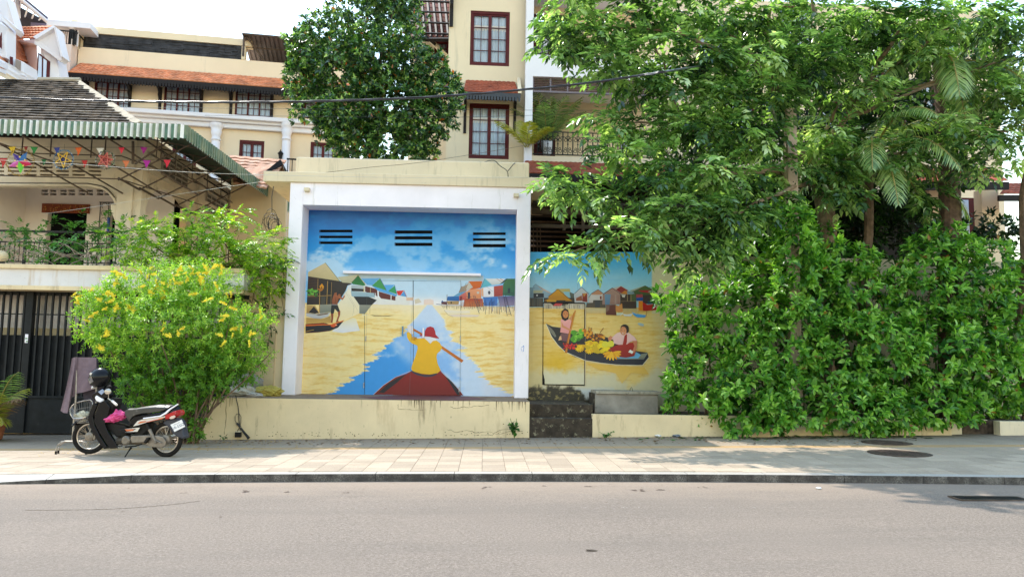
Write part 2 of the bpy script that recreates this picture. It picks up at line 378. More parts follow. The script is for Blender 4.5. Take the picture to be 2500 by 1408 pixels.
manhole(2165, 1080, 58, 'manhole_cover', 'dirty dark manhole cover hard against the low cream wall under the hedge')
c = G(2415, 1196); c.z = gz(c.x, c.y)-.102; t = thing('drain_grate', 'dark iron drain grate in the road beside the kerb at the right', 'drain grate', c)
mb = MB(); mb.box(-.42, .42, -.14, -.12, 0, .012); mb.box(-.42, .42, .12, .14, 0, .012); mb.box(-.44, -.42, -.14, .14, 0, .012); mb.box(.42, .44, -.14, .14, 0, .012); mb.build('rim', M['steel'], t)
mb = MB(); mb.box(-.42, .42, -.12, .12, .001, .004); mb.build('pit', M['dark'], t)
bb = MB(); bb.box(-.008, .008, -.12, .12, .004, .012); b0 = bb.build('bar', M['iron'], t); b0.location.x = -.38
for k in range(1, 20): b = dup(b0, parent=t); b.location.x = -.38+k*.04
MST = mat('road_stain', (.13, .095, .075), .9, .3, 20, 0)
road = bpy.data.objects['road']; rs_ = random.Random(6); mb = MB()
for (px, py, w_) in [(596, 1194, 26), (450, 1196, 12), (700, 1196, 18), (850, 1199, 14), (1180, 1190, 22), (1330, 1188, 14), (940, 1240, 9), (1480, 1230, 10), (1555, 1201, 32), (1610, 1200, 26), (1440, 1190, 18), (1720, 1196, 14), (300, 1240, 10), (540, 1256, 12), (1900, 1262, 8), (760, 1300, 8)]:
    d = ray(px, py); c = CAM+d*((-.108-CAM.z)/d.z); r = w_/F_PX*c.y*.5
    for k in range(5):
        q = Vector((c.x+rs_.gauss(0, r*.6), c.y+rs_.gauss(0, r*.5), 0)); q.z = gz(q.x, 10)-.105-.006*max(0, 8-q.y)+.004+.0003*k; rr_ = r*rs_.uniform(.2, .5)
        mb.face([(q.x+rr_*rs_.uniform(.6, 1.3)*math.cos(a), q.y+rr_*rs_.uniform(.6, 1.3)*math.sin(a), q.z) for a in (0, .8, 1.6, 2.4, 3.2, 4, 4.8, 5.6)])
setp(mb.build('stain', MST, road), kind='stuff')
mb = MB(); P = []
for k in range(40):
    px = 60+k*11; py = 1236-16*((k-16)/24)**2*(1 if k > 16 else .35)-.15*k; d = ray(px, py); c = CAM+d*((-.105-CAM.z)/d.z); P.append(Vector((c.x, c.y, gz(c.x, 10)-.105+.003)))
mb.tube(P, [.0008+.002*abs(math.sin(k*1.7)) for k in range(40)], 4); mb.build('scrape_mark', mat('faint_scrape', (.19, .155, .12), .9, .3, 20, 0), road)
# litter
def crumple(name, label, cat, p, r, m, seed, flat=.35, n=14):
    rr = random.Random(seed); ph = [(rr.uniform(2, 6), rr.uniform(2, 6), rr.uniform(2, 6), rr.uniform(0, 6)) for _ in range(6)]
    mb = MB(p); mb.ball((p[0], p[1], p[2]+r*flat*.9), r, n, sq=(1, .8, flat), fn=lambda d: 1+.13*sum(math.sin(a*d.x+b*d.y+c*d.z+e) for a, b, c, e in ph)/1.6)
    return setp(mb.build(name, m), label, cat)
MPL = mat('clear_plastic', (.7, .75, .8), .25, .1, 9, 0)
def gp(px, py, dz=0, road=False):
    p = G(px, py); p.z += dz-(.104 if road else 0); return p
crumple('plastic_scrap', 'crumpled white plastic scrap at the foot of the planter wall', 'litter', gp(1606, 1066), .07, MPL, 1)
crumple('plastic_bag', 'crushed bluish plastic bag lying at the planter wall', 'litter', gp(1652, 1066), .08, mat('blue_grey_plastic', (.16, .2, .26), .35, .2, 9, 0), 2)
crumple('plastic_scrap', 'small white scrap in the road against the kerb', 'litter', gp(1998, 1173, 0, True), .035, MPL, 3)
def RP(px, py, dz=0):
    d = ray(px, py); return CAM+d*((-.112+dz-CAM.z)/d.z)
crumple('leaf_clod', 'dark dry leaf clod alone in the middle of the road', 'litter', RP(1444, 1346), .05, mat('dry_leaf', (.06, .045, .03), .9, .3, 9, 0), 4, .2)
# ================================================================ PAINTED GATEHOUSE (white frame, mural, roof slab)
def fbm(x, y, seed=0, oct=5, pers=.55):
    r = np.random.default_rng(seed); T = r.random((64, 64)); s = 0; a = 1; tot = 0
    for k in range(oct):
        xi = np.floor(x).astype(int); yi = np.floor(y).astype(int); fx = x-xi; fy = y-yi
        fx = fx*fx*(3-2*fx); fy = fy*fy*(3-2*fy)
        g = lambda i, j: T[(i+k*17) % 64, (j+k*29) % 64]
        s = s+a*((g(xi, yi)*(1-fx)+g(xi+1, yi)*fx)*(1-fy)+(g(xi, yi+1)*(1-fx)+g(xi+1, yi+1)*fx)*fy)
        tot += a; a *= pers; x = x*2.03+11.3; y = y*2.03+5.7
    return s/tot
def lin(a):
    a = (np.asarray(a, float)/255)**1.04; c = np.where(a > .04045, ((a+.055)/1.055)**2.4, a/12.92)
    g = c.mean(-1, keepdims=True); return np.clip(g+(c-g)*1.16, .003, 1)
PK = np.array([.98, .95, .93])     # paint: photographed colour -> albedo
def paintgrid(name, Fm, x0, y0, x1, y1, nx, ny, colf, material, parent, d, holes=()):
    """a wall face whose paint is computed point by point; region given in photo px of the mural plane"""
    gx, gy = np.meshgrid(np.linspace(x0, x1, nx+1), np.linspace(y0, y1, ny+1))
    col = lin(colf(gx, gy))*PK
    # affine-exact mapping of the plane
    D = (gx.ravel()-CX)/F_PX; E = (CY-gy.ravel())/F_PX
    R = np.array(RGT)[None]*D[:, None]+np.array(UPV)[None]*E[:, None]+np.array(_f)[None]
    Y = Fm.o.y+d; Pn = np.array(CAM)[None]+R*((Y-CAM.y)/R[:, 1])[:, None]-np.array(Fm.o)[None]
    idx = np.arange((nx+1)*(ny+1)).reshape(ny+1, nx+1)
    q = np.stack([idx[1:, :-1], idx[1:, 1:], idx[:-1, 1:], idx[:-1, :-1]], -1).reshape(-1, 4)
    if holes:
        mx = (gx[1:, :-1]+gx[1:, 1:])/2; my = (gy[1:, :-1]+gy[:-1, :-1])/2; keep = np.ones(mx.shape, bool)
        for (a, b, c, e) in holes: keep &= ~((mx > a) & (mx < c) & (my > b) & (my < e))
        q = q[keep.ravel()]
    me = bpy.data.meshes.new(name); me.vertices.add(len(Pn)); me.vertices.foreach_set('co', Pn.ravel())
    me.loops.add(q.size); me.loops.foreach_set('vertex_index', q.ravel()); me.polygons.add(len(q)); me.polygons.foreach_set('loop_start', np.arange(0, q.size, 4)); me.update(calc_edges=True)
    ca = me.color_attributes.new('paint', 'FLOAT_COLOR', 'POINT'); ca.data.foreach_set('color', np.concatenate([col.reshape(-1, 3), np.ones((len(Pn), 1))], 1).ravel())
    me.materials.append(material); o = bpy.data.objects.new(name, me); COL.objects.link(o); o.parent = parent; return o
class Paint:
    """flat painted shapes, each a few tenths of a millimetre of paint above the one below"""
    def __init__(s, Fm, d, ox, oy, sc): s.F = Fm; s.d = d; s.ox = ox; s.oy = oy; s.sc = sc; s.v = []; s.f = []; s.c = []; s.k = 0
    def at(s, ox, oy, sc): s.ox, s.oy, s.sc = ox, oy, sc; return s
    def poly(s, pts, col, col2=None, layer=None):
        if layer is None: s.k += 1; layer = s.k
        dd = s.d-.0015-.00005*layer
        P = [s.F.P(s.ox+x/s.sc, s.oy+y/s.sc, dd) for x, y in pts]
        i = len(s.v); s.v += [tuple(p) for p in P]; s.f.append(tuple(range(i, i+len(P))))
        ys = [y for _, y in pts]; a, b = min(ys), max(ys)
        for _, y in pts:
            t = (y-a)/(b-a+1e-6) if col2 else 0; c = lin(np.array(col)*(1-t)+np.array(col2 or col)*t)*PK; s.c.append((*c, 1))
        return s
    def line(s, pts, w, col, layer=None):
        for (a, b) in zip(pts, pts[1:]):
            dx, dy = b[0]-a[0], b[1]-a[1]; L = math.hypot(dx, dy)+1e-6; nx, ny = -dy/L*w/2, dx/L*w/2
            s.poly([(a[0]+nx, a[1]+ny), (b[0]+nx, b[1]+ny), (b[0]-nx, b[1]-ny), (a[0]-nx, a[1]-ny)], col, layer=layer)
        return s
    def oval(s, cx, cy, rx, ry, col, rot=0, n=14, col2=None):
        P = []
        for k in range(n):
            a = 2*math.pi*k/n; x, y = rx*math.cos(a), ry*math.sin(a); P.append((cx+x*math.cos(rot)-y*math.sin(rot), cy+x*math.sin(rot)+y*math.cos(rot)))
        return s.poly(P, col, col2)
    def build(s, name, m, parent):
        me = bpy.data.meshes.new(name); me.from_pydata(s.v, [], s.f)
        ca = me.color_attributes.new('paint', 'FLOAT_COLOR', 'POINT'); ca.data.foreach_set('color', np.array(s.c).ravel())
        me.materials.append(m); o = bpy.data.objects.new(name, me); COL.objects.link(o); o.parent = parent; return o
MPAINT = attrmat('mural_paint', .5)
PF = Fr(1000, 963, 16.9)       # front plane of the frame
Z0 = .726; PF.o.z = 0
gate = thing('gatehouse', 'white framed gatehouse with river mural and flat roof slab', 'gatehouse', PF.o)
zt = PF.uv(1000, 452)[1]       # underside of slab
def ux(x, y): return PF.uv(x, y)[0]
L0, L1 = ux(697, 720), ux(730, 720); R0, R1 = ux(1259.5, 720), ux(1293, 720); zb = PF.uv(1000, 505.5)[1]
# frame
mb = MB(); mb.box(L0, L1, 0, .62, Z0, zt); mb.build('pillar', M['white'], gate, bevel=.012)
mb = MB(); mb.box(R0, R1, 0, .62, Z0, zt); mb.build('pillar', M['white'], gate, bevel=.012)
mb = MB(); mb.box(L1-.001, R0+.001, .002, .62, zb, zt-.002); mb.build('beam', M['white'], gate)
zs1 = PF.uv(1000, 430)[1]; s0, s1 = ux(644, 440), ux(1351, 456)
mb = MB(); mb.box(s0, s1, -.05, 3.2, zt, zt+.235); mb.build('roof_slab', M['cream_pale'], gate, bevel=.012)
p0, p1 = ux(715, 405), ux(1293.5, 420); zp = PF.uv(1000, 391, .3)[1]
mb = MB(); mb.box(p0, p1, .25, .42, zt+.233, zp); mb.build('parapet', M['cream_pale'], gate, bevel=.03)
mb = MB(); mb.box(L0+.02, L0+.2, .63, 3.1, Z0, zt-.003); mb.box(R1-.2, R1-.02, .63, 3.1, Z0, zt-.003); mb.box(L0+.2, R1-.2, 2.9, 3.1, Z0, zt-.003); mb.build('side_wall', M['cream'], gate)
for (x, y) in ((751, 464), (1260, 478)):
    u, z = PF.uv(x, y); mb = MB(); mb.box(u-.06, u+.06, -.1, .0, z-.045, z+.04); mb.build('ceiling_bracket', M['cream_pale'], gate, bevel=.012)
mp = Paint(PF, 0, 1265, 840, 1.0); mp.line([(8, 8), (14, 3)], 1.2, (120, 150, 215)).line([(14, 3), (13, 18)], 1.2, (120, 150, 215)).line([(7, 9), (10, 18)], 1, (150, 170, 220)); mp.d = .0015
mp.build('blue_scribble', MPAINT, gate)
# --- mural background paint
def smooth(a, b, x): t = np.clip((x-a)/(b-a), 0, 1); return t*t*(3-2*t)
def mixa(c, d, t): t = t[..., None]; return c*(1-t)+np.array(d, float)*t
def mural_col(X, Y):
    c = np.zeros(X.shape+(3,)); yy = Y-(X-1000)*.02
    top = np.array([22, 104, 178.]); mid = np.array([62, 148, 214.]); low = np.array([150, 200, 238.])
    t = smooth(500, 600, yy); c = top*(1-t[..., None])+mid*t[..., None]; c = mixa(c, low, smooth(590, 700, yy))
    n = fbm(X/70, Y/42, 3); n2 = fbm(X/34+9, Y/24, 5)
    cl = smooth(.48, .66, n*.65+n2*.35)*(.25+.6*smooth(520, 640, yy)); cl *= .55+.9*np.exp(-((X-790)/60)**2)+.6*np.exp(-((X-1210)/60)**2)
    c = mixa(c, (206, 226, 243), np.clip(cl, 0, .8)); c = mixa(c, (14, 84, 156), smooth(.52, .40, n)*.35*smooth(620, 500, yy))
    # pale sky behind the doors
    c = mixa(c, (205, 222, 236), smooth(665, 690, yy)*smooth(800, 880, X)*smooth(1240, 1120, X)*.85)
    c = mixa(c, (186, 196, 200), ((yy > 669) & (yy < 682) & (X > 850) & (X < 1180))*.75)
    c = mixa(c, (228, 226, 234), smooth(722, 742, yy)*smooth(815, 860, X)*smooth(1240, 1120, X))
    c = mixa(c, (244, 240, 238), .8*np.exp(-((X-1040)/70)**2-((yy-738)/16)**2))
    # sandy water
    ws = 744.0
    st = fbm(X/46, Y/5.0+fbm(X/60, Y/60, 8)*3, 11, 5, .62); st2 = fbm(X/15, Y/2.6, 12, 4, .6)
    pale = np.array([242, 222, 168.]); och = np.array([214, 164, 74.])
    mask = smooth(.44, .72, st*.7+st2*.3)
    depth = smooth(745, 800, yy)
    mask = mask*(.30+.30*depth); w = pale[None, None]*(1-mask[..., None])+och*mask[..., None]
    lf = np.exp(-((X-800)/75)**2-((yy-860)/55)**2); w = mixa(w, (240, 222, 176), lf*.6)
    w = mixa(w, (246, 226, 170), smooth(.62, .75, fbm(X/30+4, Y/3.4, 17))*.6)
    c = np.where((yy > ws)[..., None], w, c); c = mixa(c, (248, 240, 224), (yy > ws)*.7*np.exp(-((X-1040)/90)**2-((yy-748)/18)**2))
    c = mixa(c, (240, 224, 190), smooth(ws-2, ws+3, yy)*smooth(ws+22, ws+4, yy)*.7*(X > 800))
    # blue channel with torn painted edges
    jl = (fbm(Y*0+3.3, Y/9.0, 21, 5, .7)-.5)*70*smooth(760, 880, Y)+ (fbm(Y*0+7.1, Y/2.6, 22, 3, .6)-.5)*22*smooth(760, 840, Y)
    jr = (fbm(Y*0+5.3, Y/8.0, 31, 5, .7)-.5)*74*smooth(760, 860, Y)+(fbm(Y*0+1.1, Y/2.4, 32, 3, .6)-.5)*26*smooth(760, 840, Y)
    lx = np.interp(Y, [745, 790, 812, 830, 850, 880, 905, 925, 945, 965], [1042, 1004, 985, 962, 935, 905, 890, 865, 825, 790])+jl
    rx = np.interp(Y, [745, 780, 800, 830, 860, 885, 910, 940, 968], [1055, 1083, 1092, 1105, 1128, 1160, 1178, 1202, 1262])+jr
    ins = smooth(-1.2, 1.2, X-lx)*smooth(-1.2, 1.2, rx-X)*(yy > ws)
    bl = np.array([205, 220, 240.])[None, None]*np.ones(X.shape+(1,)); nn = fbm(X/60, Y/45, 41)
    bl = mixa(bl, (150, 190, 236), smooth(770, 830, Y)*smooth(.35, .6, nn)); bl = mixa(bl, (84, 156, 222), smooth(1030, 965, X-(Y-880)*.9)*smooth(785, 815, Y)*smooth(.3, .5, nn+.15))
    bl = mixa(bl, (216, 222, 236), smooth(1165, 1190, X)*.85)
    c = mixa(c, (243, 234, 208), np.clip((smooth(-4.5, -1.5, X-lx)*smooth(-4.5, -1.5, rx-X)*(yy > ws+18)-ins), 0, 1)*.8)
    c = c*(1-ins[..., None])+bl*ins[..., None]
    ed = np.minimum(np.abs(X-750), np.abs(X-1258)); return c
slots = []
for (xa, ya, xb, yb, n, h, g) in ((781, 561.5, 860, 595.5, 3, 6.5, 5.6), (965, 562, 1055, 600, 3, 8, 5.4), (1156, 567, 1235, 603, 3, 7.2, 5.2)):
    for k in range(3):
        y0 = ya+k*(yb-ya-h)/2; slots.append((xa, y0, xb, y0+h))
MD = .60
mwx = [720, 1275]
DL, DM, DR, DT, DB = 890.0, 1009.0, 1125.0, 684.0, 964.0
dh = [(DL, DT, DR, 2000)]
paintgrid('mural_wall', PF, 722, 496, 1270, 971, 340, 300, mural_col, MPAINT, gate, MD, [(a, b, c, e) for a, b, c, e in slots]+[(DL, DT, DR, 2000)])
for a, b in ((DL, DM), (DM, DR)):
    o = paintgrid('door_leaf', PF, a+.6, DT+1, b-.6, DB, 76, 176, mural_col, MPAINT, gate, MD)
mb = MB(); mb.box(L1, R0, MD+.035, MD+.06, Z0-.05, zb+.1); mb.build('wall_core', M['dark'], gate)
mb = MB()
for (a, b, c, e) in slots:
    q = [PF.P(a, b, MD), PF.P(c, b, MD), PF.P(c, e, MD), PF.P(a, e, MD)]; r = [v+Vector((0, .03, 0)) for v in q]
    for k in range(4): mb.face([q[k], q[(k+1) % 4], r[(k+1) % 4], r[k]])
    vs_ = .012
    mb.box(min(q[0].x, q[3].x)-vs_, min(q[0].x, q[3].x)+.002, MD-.006, MD-.001, q[3].z, q[0].z)
mb.build('vent_slot', mat('vent_brown', (.05, .02, .015), .8, .3, 9, 0), gate)
u0, z0_ = PF.uv(837, 669, MD-.09); u1, z1_ = PF.uv(1174, 666, MD-.09)
mb = MB(); zl = PF.uv(1000, 668.5, MD-.09)[1]; mb.box(u0, u1, MD-.1, MD+.0, zl-.015, zl+.045); mb.build('door_canopy', M['white'], gate, bevel=.006)
mb = MB(); D_ = MD-.009
for (xa, ya, xb, yb, w) in ((DM-1, 683, DM-9, 964, .007), (DL+5, 800, DL, 964, .006), (DL+6, 690, DL+5, 800, .006), (DR+2, 690, DR-4, 964, .007), (905, 684, DR+2, 688, .006)):
    a, b = PF.P(xa, ya, D_), PF.P(xb, yb, D_); mb.tube([a, b], w*.22, 4)
mb.build('door_seam', mat('seam_shadow_gap', (.18, .21, .24), .8, .1, 9, 0), gate)
MSL = mat('door_steel', (.45, .47, .48), .45, .2, 20, 0)
for (x, y) in ((893, 826), (888, 940), (1124, 826), (1121, 950)):
    a = PF.P(x, y, D_-.01); mb = MB(); mb.cyl(a-Vector((0, 0, .06)), a+Vector((0, 0, .06)), .012, n=8); mb.build('hinge', MSL, gate)
a = PF.P(1010, 824, D_-.02); mb = MB(); mb.box(a.x-.02, a.x+.07, a.y-.02, a.y+.02, a.z-.015, a.z+.015); mb.box(a.x-.012, a.x+.012, a.y-.03, a.y+.02, a.z-.05, a.z+.03); mb.tube([a+Vector((-.006, -.02, .2)), a+Vector((-.006, -.02, 0))], .007, 6); mb.build('latch', mat('brass', (.35, .22, .06), .4, .3, 20, 0, metal=.6), gate)
a = PF.P(1033.5, 812, D_-.02); mb = MB(); mb.box(a.x-.018, a.x+.018, a.y-.02, a.y+.02, a.z-.11, a.z+.11); mb.build('handle', M['white'], gate)
a = PF.P(983, 808, D_-.02); mb = MB(); mb.box(a.x-.012, a.x+.012, a.y-.03, a.y+.02, a.z-.11, a.z+.11); mb.build('handle', mat('blue_handle', (.08, .25, .5), .5, .1, 9, 0), gate)
# --- mural figures
pt = Paint(PF, MD, 730, 640, 1118/270.)
g = pt.poly
# left: thatched house
g([(92, 142), (92, 100), (265, 5), (410, 190)], (214, 196, 158), (196, 180, 140)); pt.line([(265, 5), (412, 190)], 5, (120, 130, 95))
g([(92, 142), (410, 190), (540, 218), (490, 235), (470, 290), (385, 425), (78, 430)], (48, 36, 32), (38, 32, 32))
for k in range(14): pt.line([(92, 158+k*16), (205-k, 168+k*15)], 3, (92, 62, 42), layer=9)
for (x0, y0, x1, y1, w) in ((192, 170, 186, 330, 4), (290, 190, 280, 430, 6), (210, 275, 206, 510, 8), (84, 345, 330, 335, 5), (330, 200, 322, 430, 3)): pt.line([(x0, y0), (x1, y1)], w, (176, 142, 88), layer=11)
g([(300, 210), (325, 215), (318, 330), (295, 325)], (18, 16, 20)); g([(225, 345), (270, 345), (265, 425), (222, 425)], (70, 66, 62))
for k in range(26):
    a = random.uniform(0, 6.28); r = random.random()**.5; pt.oval(140+62*r*math.cos(a), 306+38*r*math.sin(a), 16, 9, random.choice([(66, 130, 52), (96, 164, 66), (44, 98, 40)]), random.uniform(-.6, .6), 7) if k % 2 else pt.oval(140+50*r*math.cos(a), 300+30*r*math.sin(a), 12, 7, (124, 186, 82), random.uniform(-.6, .6), 7)
pt.k = 14
g([(182, 268), (252, 266), (234, 288), (214, 293), (200, 280)], (170, 110, 40)); g([(212, 262), (208, 240), (232, 215), (252, 244), (248, 264)], (214, 150, 60)); pt.oval(228, 255, 6, 7, (60, 40, 25))
g([(212, 428), (330, 428), (326, 500), (210, 516)], (148, 150, 138), (120, 124, 116))
g([(80, 432), (165, 440), (205, 516), (76, 512)], (186, 160, 110), (160, 130, 86)); g([(95, 510), (150, 445), (200, 510), (160, 520)], (30, 28, 34))
g([(72, 512), (170, 522), (320, 503), (295, 548), (225, 570), (150, 566), (75, 545)], (206, 208, 210), (176, 178, 182)); pt.line([(72, 515), (170, 528), (320, 505)], 4, (110, 100, 90)); g([(172, 532), (250, 520), (300, 512), (290, 524), (200, 540)], (110, 84, 56))
g([(72, 560), (240, 572), (320, 540), (325, 612), (72, 622)], (172, 142, 92), (196, 162, 100), layer=15)
# middle-left houses
g([(385, 150), (600, 128), (530, 212), (440, 205)], (206, 200, 176), (186, 178, 150)); g([(600, 132), (672, 226), (655, 238), (545, 222), (528, 205)], (34, 100, 50), (44, 120, 62)); pt.line([(598, 128), (676, 230)], 6, (206, 196, 160)); pt.line([(530, 208), (598, 132)], 4, (90, 96, 70))
g([(625, 165), (818, 160), (740, 232), (690, 228)], (122, 176, 222), (106, 168, 216)); g([(818, 165), (888, 290), (735, 238)], (70, 146, 84)); pt.line([(816, 160), (890, 292)], 6, (66, 110, 150)); 
g([(862, 228), (968, 228), (905, 290), (888, 290)], (106, 172, 222)); g([(968, 236), (988, 322), (900, 292)], (60, 150, 96)); pt.line([(966, 230), (990, 326)], 5, (60, 130, 160))
g([(985, 290), (1060, 284), (1025, 335), (1000, 332)], (210, 64, 40)); g([(1062, 288), (1088, 350), (1025, 338)], (96, 156, 206)); pt.line([(1060, 284), (1090, 352)], 4, (190, 90, 60))
g([(735, 236), (895, 290), (990, 330), (985, 346), (800, 290)], (100, 164, 214))
g([(495, 240), (520, 228), (665, 236), (800, 262), (980, 335), (1118, 352), (1118, 430), (800, 430), (760, 400), (640, 520), (606, 518), (606, 440), (530, 300), (480, 290)], (226, 228, 232), (232, 226, 214), layer=15)
pt.k = 19
g([(528, 262), (655, 270), (662, 296), (530, 292)], (30, 24, 24)); g([(668, 240), (790, 272), (794, 345), (735, 322), (668, 298)], (92, 40, 34)); g([(806, 295), (926, 330), (926, 380), (830, 366), (808, 340)], (96, 38, 32)); g([(936, 335), (976, 344), (974, 388), (934, 380)], (98, 40, 34))
g([(524, 290), (760, 312), (768, 356), (532, 344)], (168, 188, 196), (150, 176, 190)); g([(530, 232), (650, 238), (654, 270), (528, 262)], (176, 186, 190))
g([(550, 346), (700, 348), (788, 382), (735, 432), (610, 430)], (24, 24, 30)); g([(610, 430), (735, 432), (665, 522), (610, 518)], (146, 146, 134), (120, 124, 116))
for (x0, y0, x1, y1, w, c) in ((658, 240, 655, 512, 9, (206, 192, 150)), (722, 256, 716, 520, 5, (196, 178, 132)), (590, 400, 655, 345, 4, (190, 190, 180)), (600, 430, 655, 372, 4, (170, 172, 170)), (798, 268, 804, 355, 7, (236, 238, 242)), (770, 310, 780, 358, 5, (236, 238, 242)), (930, 330, 928, 384, 5, (226, 222, 220)), (524, 230, 524, 290, 6, (232, 232, 232)), (616, 350, 612, 430, 3, (160, 160, 160)), (595, 350, 596, 420, 3, (140, 140, 140))): pt.line([(x0, y0), (x1, y1)], w, c, layer=22)
pt.k = 23
g([(718, 532), (840, 540), (960, 538), (900, 546), (760, 544)], (116, 88, 52)); g([(630, 525), (720, 532), (640, 538)], (230, 220, 196))
# white unpainted silhouette + fisherman
g([(392, 425), (440, 360), (470, 300), (500, 270), (530, 290), (610, 440), (604, 520), (520, 560), (430, 600), (390, 560)], (236, 230, 214), (240, 222, 178), layer=16)
g([(545, 560), (575, 570), (615, 690), (440, 712), (330, 698), (440, 610)], (236, 224, 190), (226, 228, 238), layer=17)
for (a, b) in (((470, 300), (560, 450)), ((560, 450), (540, 540)), ((500, 320), (600, 500)), ((550, 430), (556, 520))): pt.line([a, b], 1.6, (170, 160, 140), layer=18)
g([(66, 628), (270, 615), (330, 636), (400, 610), (458, 584), (395, 660), (310, 694), (200, 708), (66, 716)], (30, 28, 42), (22, 22, 34))
g([(66, 624), (250, 612), (272, 620), (240, 634), (66, 640)], (120, 44, 30)); pt.line([(66, 640), (240, 632), (330, 630), (450, 590)], 9, (226, 122, 66)); pt.line([(66, 712), (200, 706), (310, 690)], 4, (110, 30, 22)); pt.line([(70, 700), (150, 682)], 4, (196, 160, 84))
g([(345, 345), (372, 312), (412, 330), (418, 350), (398, 372), (388, 432), (336, 428), (334, 385)], (168, 100, 70), (130, 72, 50)); g([(398, 355), (440, 382), (466, 345), (458, 328), (440, 360), (410, 342)], (176, 108, 76)); pt.oval(460, 330, 9, 9, (232, 210, 190))
g([(345, 345), (360, 308), (380, 305), (392, 320), (365, 335)], (150, 88, 60)); pt.oval(402, 322, 22, 19, (28, 22, 24)); pt.oval(408, 332, 14, 12, (150, 92, 66)); g([(380, 310), (438, 308), (442, 320), (400, 322)], (36, 26, 26))
pt.line([(372, 350), (366, 425)], 4, (96, 50, 36))
g([(328, 428), (390, 430), (414, 492), (394, 506), (362, 470), (350, 520), (320, 518)], (24, 28, 34)); pt.line([(328, 428), (390, 430)], 7, (150, 150, 156))
g([(322, 518), (348, 518), (346, 570), (338, 612), (322, 610), (326, 560)], (140, 76, 52)); g([(392, 500), (418, 492), (416, 530), (394, 592), (410, 600), (372, 608), (384, 570), (396, 540)], (150, 82, 56))
g([(326, 628), (372, 620), (388, 636), (350, 658), (320, 648)], (206, 96, 62)); pt.oval(375, 634, 10, 5, (240, 180, 150))
pt.at(880, 680, 1830/390.); pt.k = 24
# right-hand stilt houses
g([(728, 240), (760, 235), (800, 232), (836, 245), (838, 298), (725, 300)], (232, 214, 208), (236, 214, 196)); g([(525, 218), (608, 214), (606, 252), (525, 250)], (222, 190, 166)); g([(620, 240), (668, 225), (700, 270), (625, 290)], (216, 204, 184))
g([(1128, 150), (1158, 92), (1185, 85), (1230, 60), (1235, 110), (1190, 170), (1130, 200)], (170, 150, 132), (150, 130, 116)); pt.line([(1128, 160), (1158, 84)], 4, (100, 100, 92)); pt.line([(1175, 150), (1205, 56), (1228, 52)], 4, (120, 140, 130))
g([(992, 250), (998, 205), (1130, 200), (1200, 150), (1196, 240), (1130, 256)], (52, 118, 178), (40, 96, 156)); g([(1060, 205), (1130, 160), (1205, 145), (1180, 200)], (110, 158, 190))
g([(928, 292), (926, 262), (990, 264), (992, 298)], (88, 44, 50)); g([(924, 270), (936, 246), (952, 266)], (60, 96, 150)); g([(990, 256), (1130, 256), (1124, 296), (1000, 296)], (170, 140, 100)); pt.oval(1040, 274, 9, 12, (40, 34, 34)); pt.line([(868, 290), (930, 298)], 5, (60, 80, 110))
g([(1130, 200), (1205, 152), (1218, 190), (1210, 240), (1132, 250)], (206, 120, 110), (176, 84, 80)); g([(1142, 205), (1165, 205), (1162, 248), (1140, 250)], (120, 26, 40))
g([(1208, 130), (1240, 30), (1400, 28), (1372, 108), (1240, 128)], (206, 112, 56), (196, 98, 50)); g([(1208, 128), (1242, 34), (1290, 100), (1246, 124)], (196, 190, 180)); 
for k in range(6): pt.line([(1258+k*22, 34), (1300+k*14, 104)], 2.5, (170, 84, 40), layer=30)
pt.k = 31
g([(1206, 150), (1280, 115), (1382, 118), (1384, 226), (1300, 230), (1210, 236)], (222, 158, 124), (210, 140, 100)); g([(1230, 158), (1256, 156), (1256, 226), (1230, 230)], (38, 46, 70)); g([(1332, 150), (1360, 148), (1360, 172), (1334, 174)], (200, 196, 186)); 
g([(1384, 116), (1412, 100), (1414, 205), (1388, 200)], (220, 170, 140))
g([(1372, 108), (1420, 5), (1432, 0), (1506, 72), (1440, 92)], (116, 186, 200), (104, 176, 192)); g([(1430, 0), (1660, 0), (1600, 64), (1508, 72)], (226, 226, 224), (196, 200, 200)); pt.line([(1378, 112), (1422, 4)], 5, (90, 80, 70)); pt.line([(1560, 0), (1620, 40)], 5, (190, 130, 90)); pt.line([(1600, 0), (1640, 26)], 5, (196, 120, 70))
g([(1408, 104), (1528, 88), (1530, 204), (1410, 216)], (236, 234, 236), (224, 222, 226)); g([(1528, 88), (1632, 74), (1630, 200), (1530, 206)], (178, 84, 76), (150, 66, 62)); 
for k in range(6): pt.line([(1540+k*16, 92), (1542+k*16, 200)], 3, (214, 150, 140), layer=35)
pt.oval(1475, 160, 14, 22, (60, 60, 80)); pt.line([(1440, 90), (1520, 150)], 4, (170, 170, 176))
pt.k = 36
g([(1636, 62), (1675, 0), (1772, 0), (1772, 200), (1622, 190)], (66, 110, 66), (56, 104, 84)); g([(1590, 66), (1636, 50), (1690, 0), (1672, 0)], (40, 60, 50)); g([(1688, 110), (1716, 108), (1716, 162), (1686, 164)], (36, 60, 62))
for k in range(9): pt.line([(1628+k*16, 166), (1628+k*16, 200)], 3, (40, 60, 60), layer=38)
pt.line([(1620, 168), (1770, 162)], 4, (40, 56, 56), layer=38); pt.line([(1190, 205), (1270, 210)], 5, (60, 46, 60), layer=38); pt.line([(1190, 232), (1300, 232)], 5, (70, 50, 60), layer=38)
pt.k = 39
g([(1190, 235), (1400, 228), (1412, 318), (1290, 322), (1180, 320)], (168, 70, 50), (190, 120, 80)); g([(1404, 212), (1572, 206), (1566, 308), (1418, 312)], (70, 120, 186), (100, 130, 190)); g([(1570, 206), (1768, 198), (1768, 305), (1600, 318)], (96, 92, 130), (150, 140, 160))
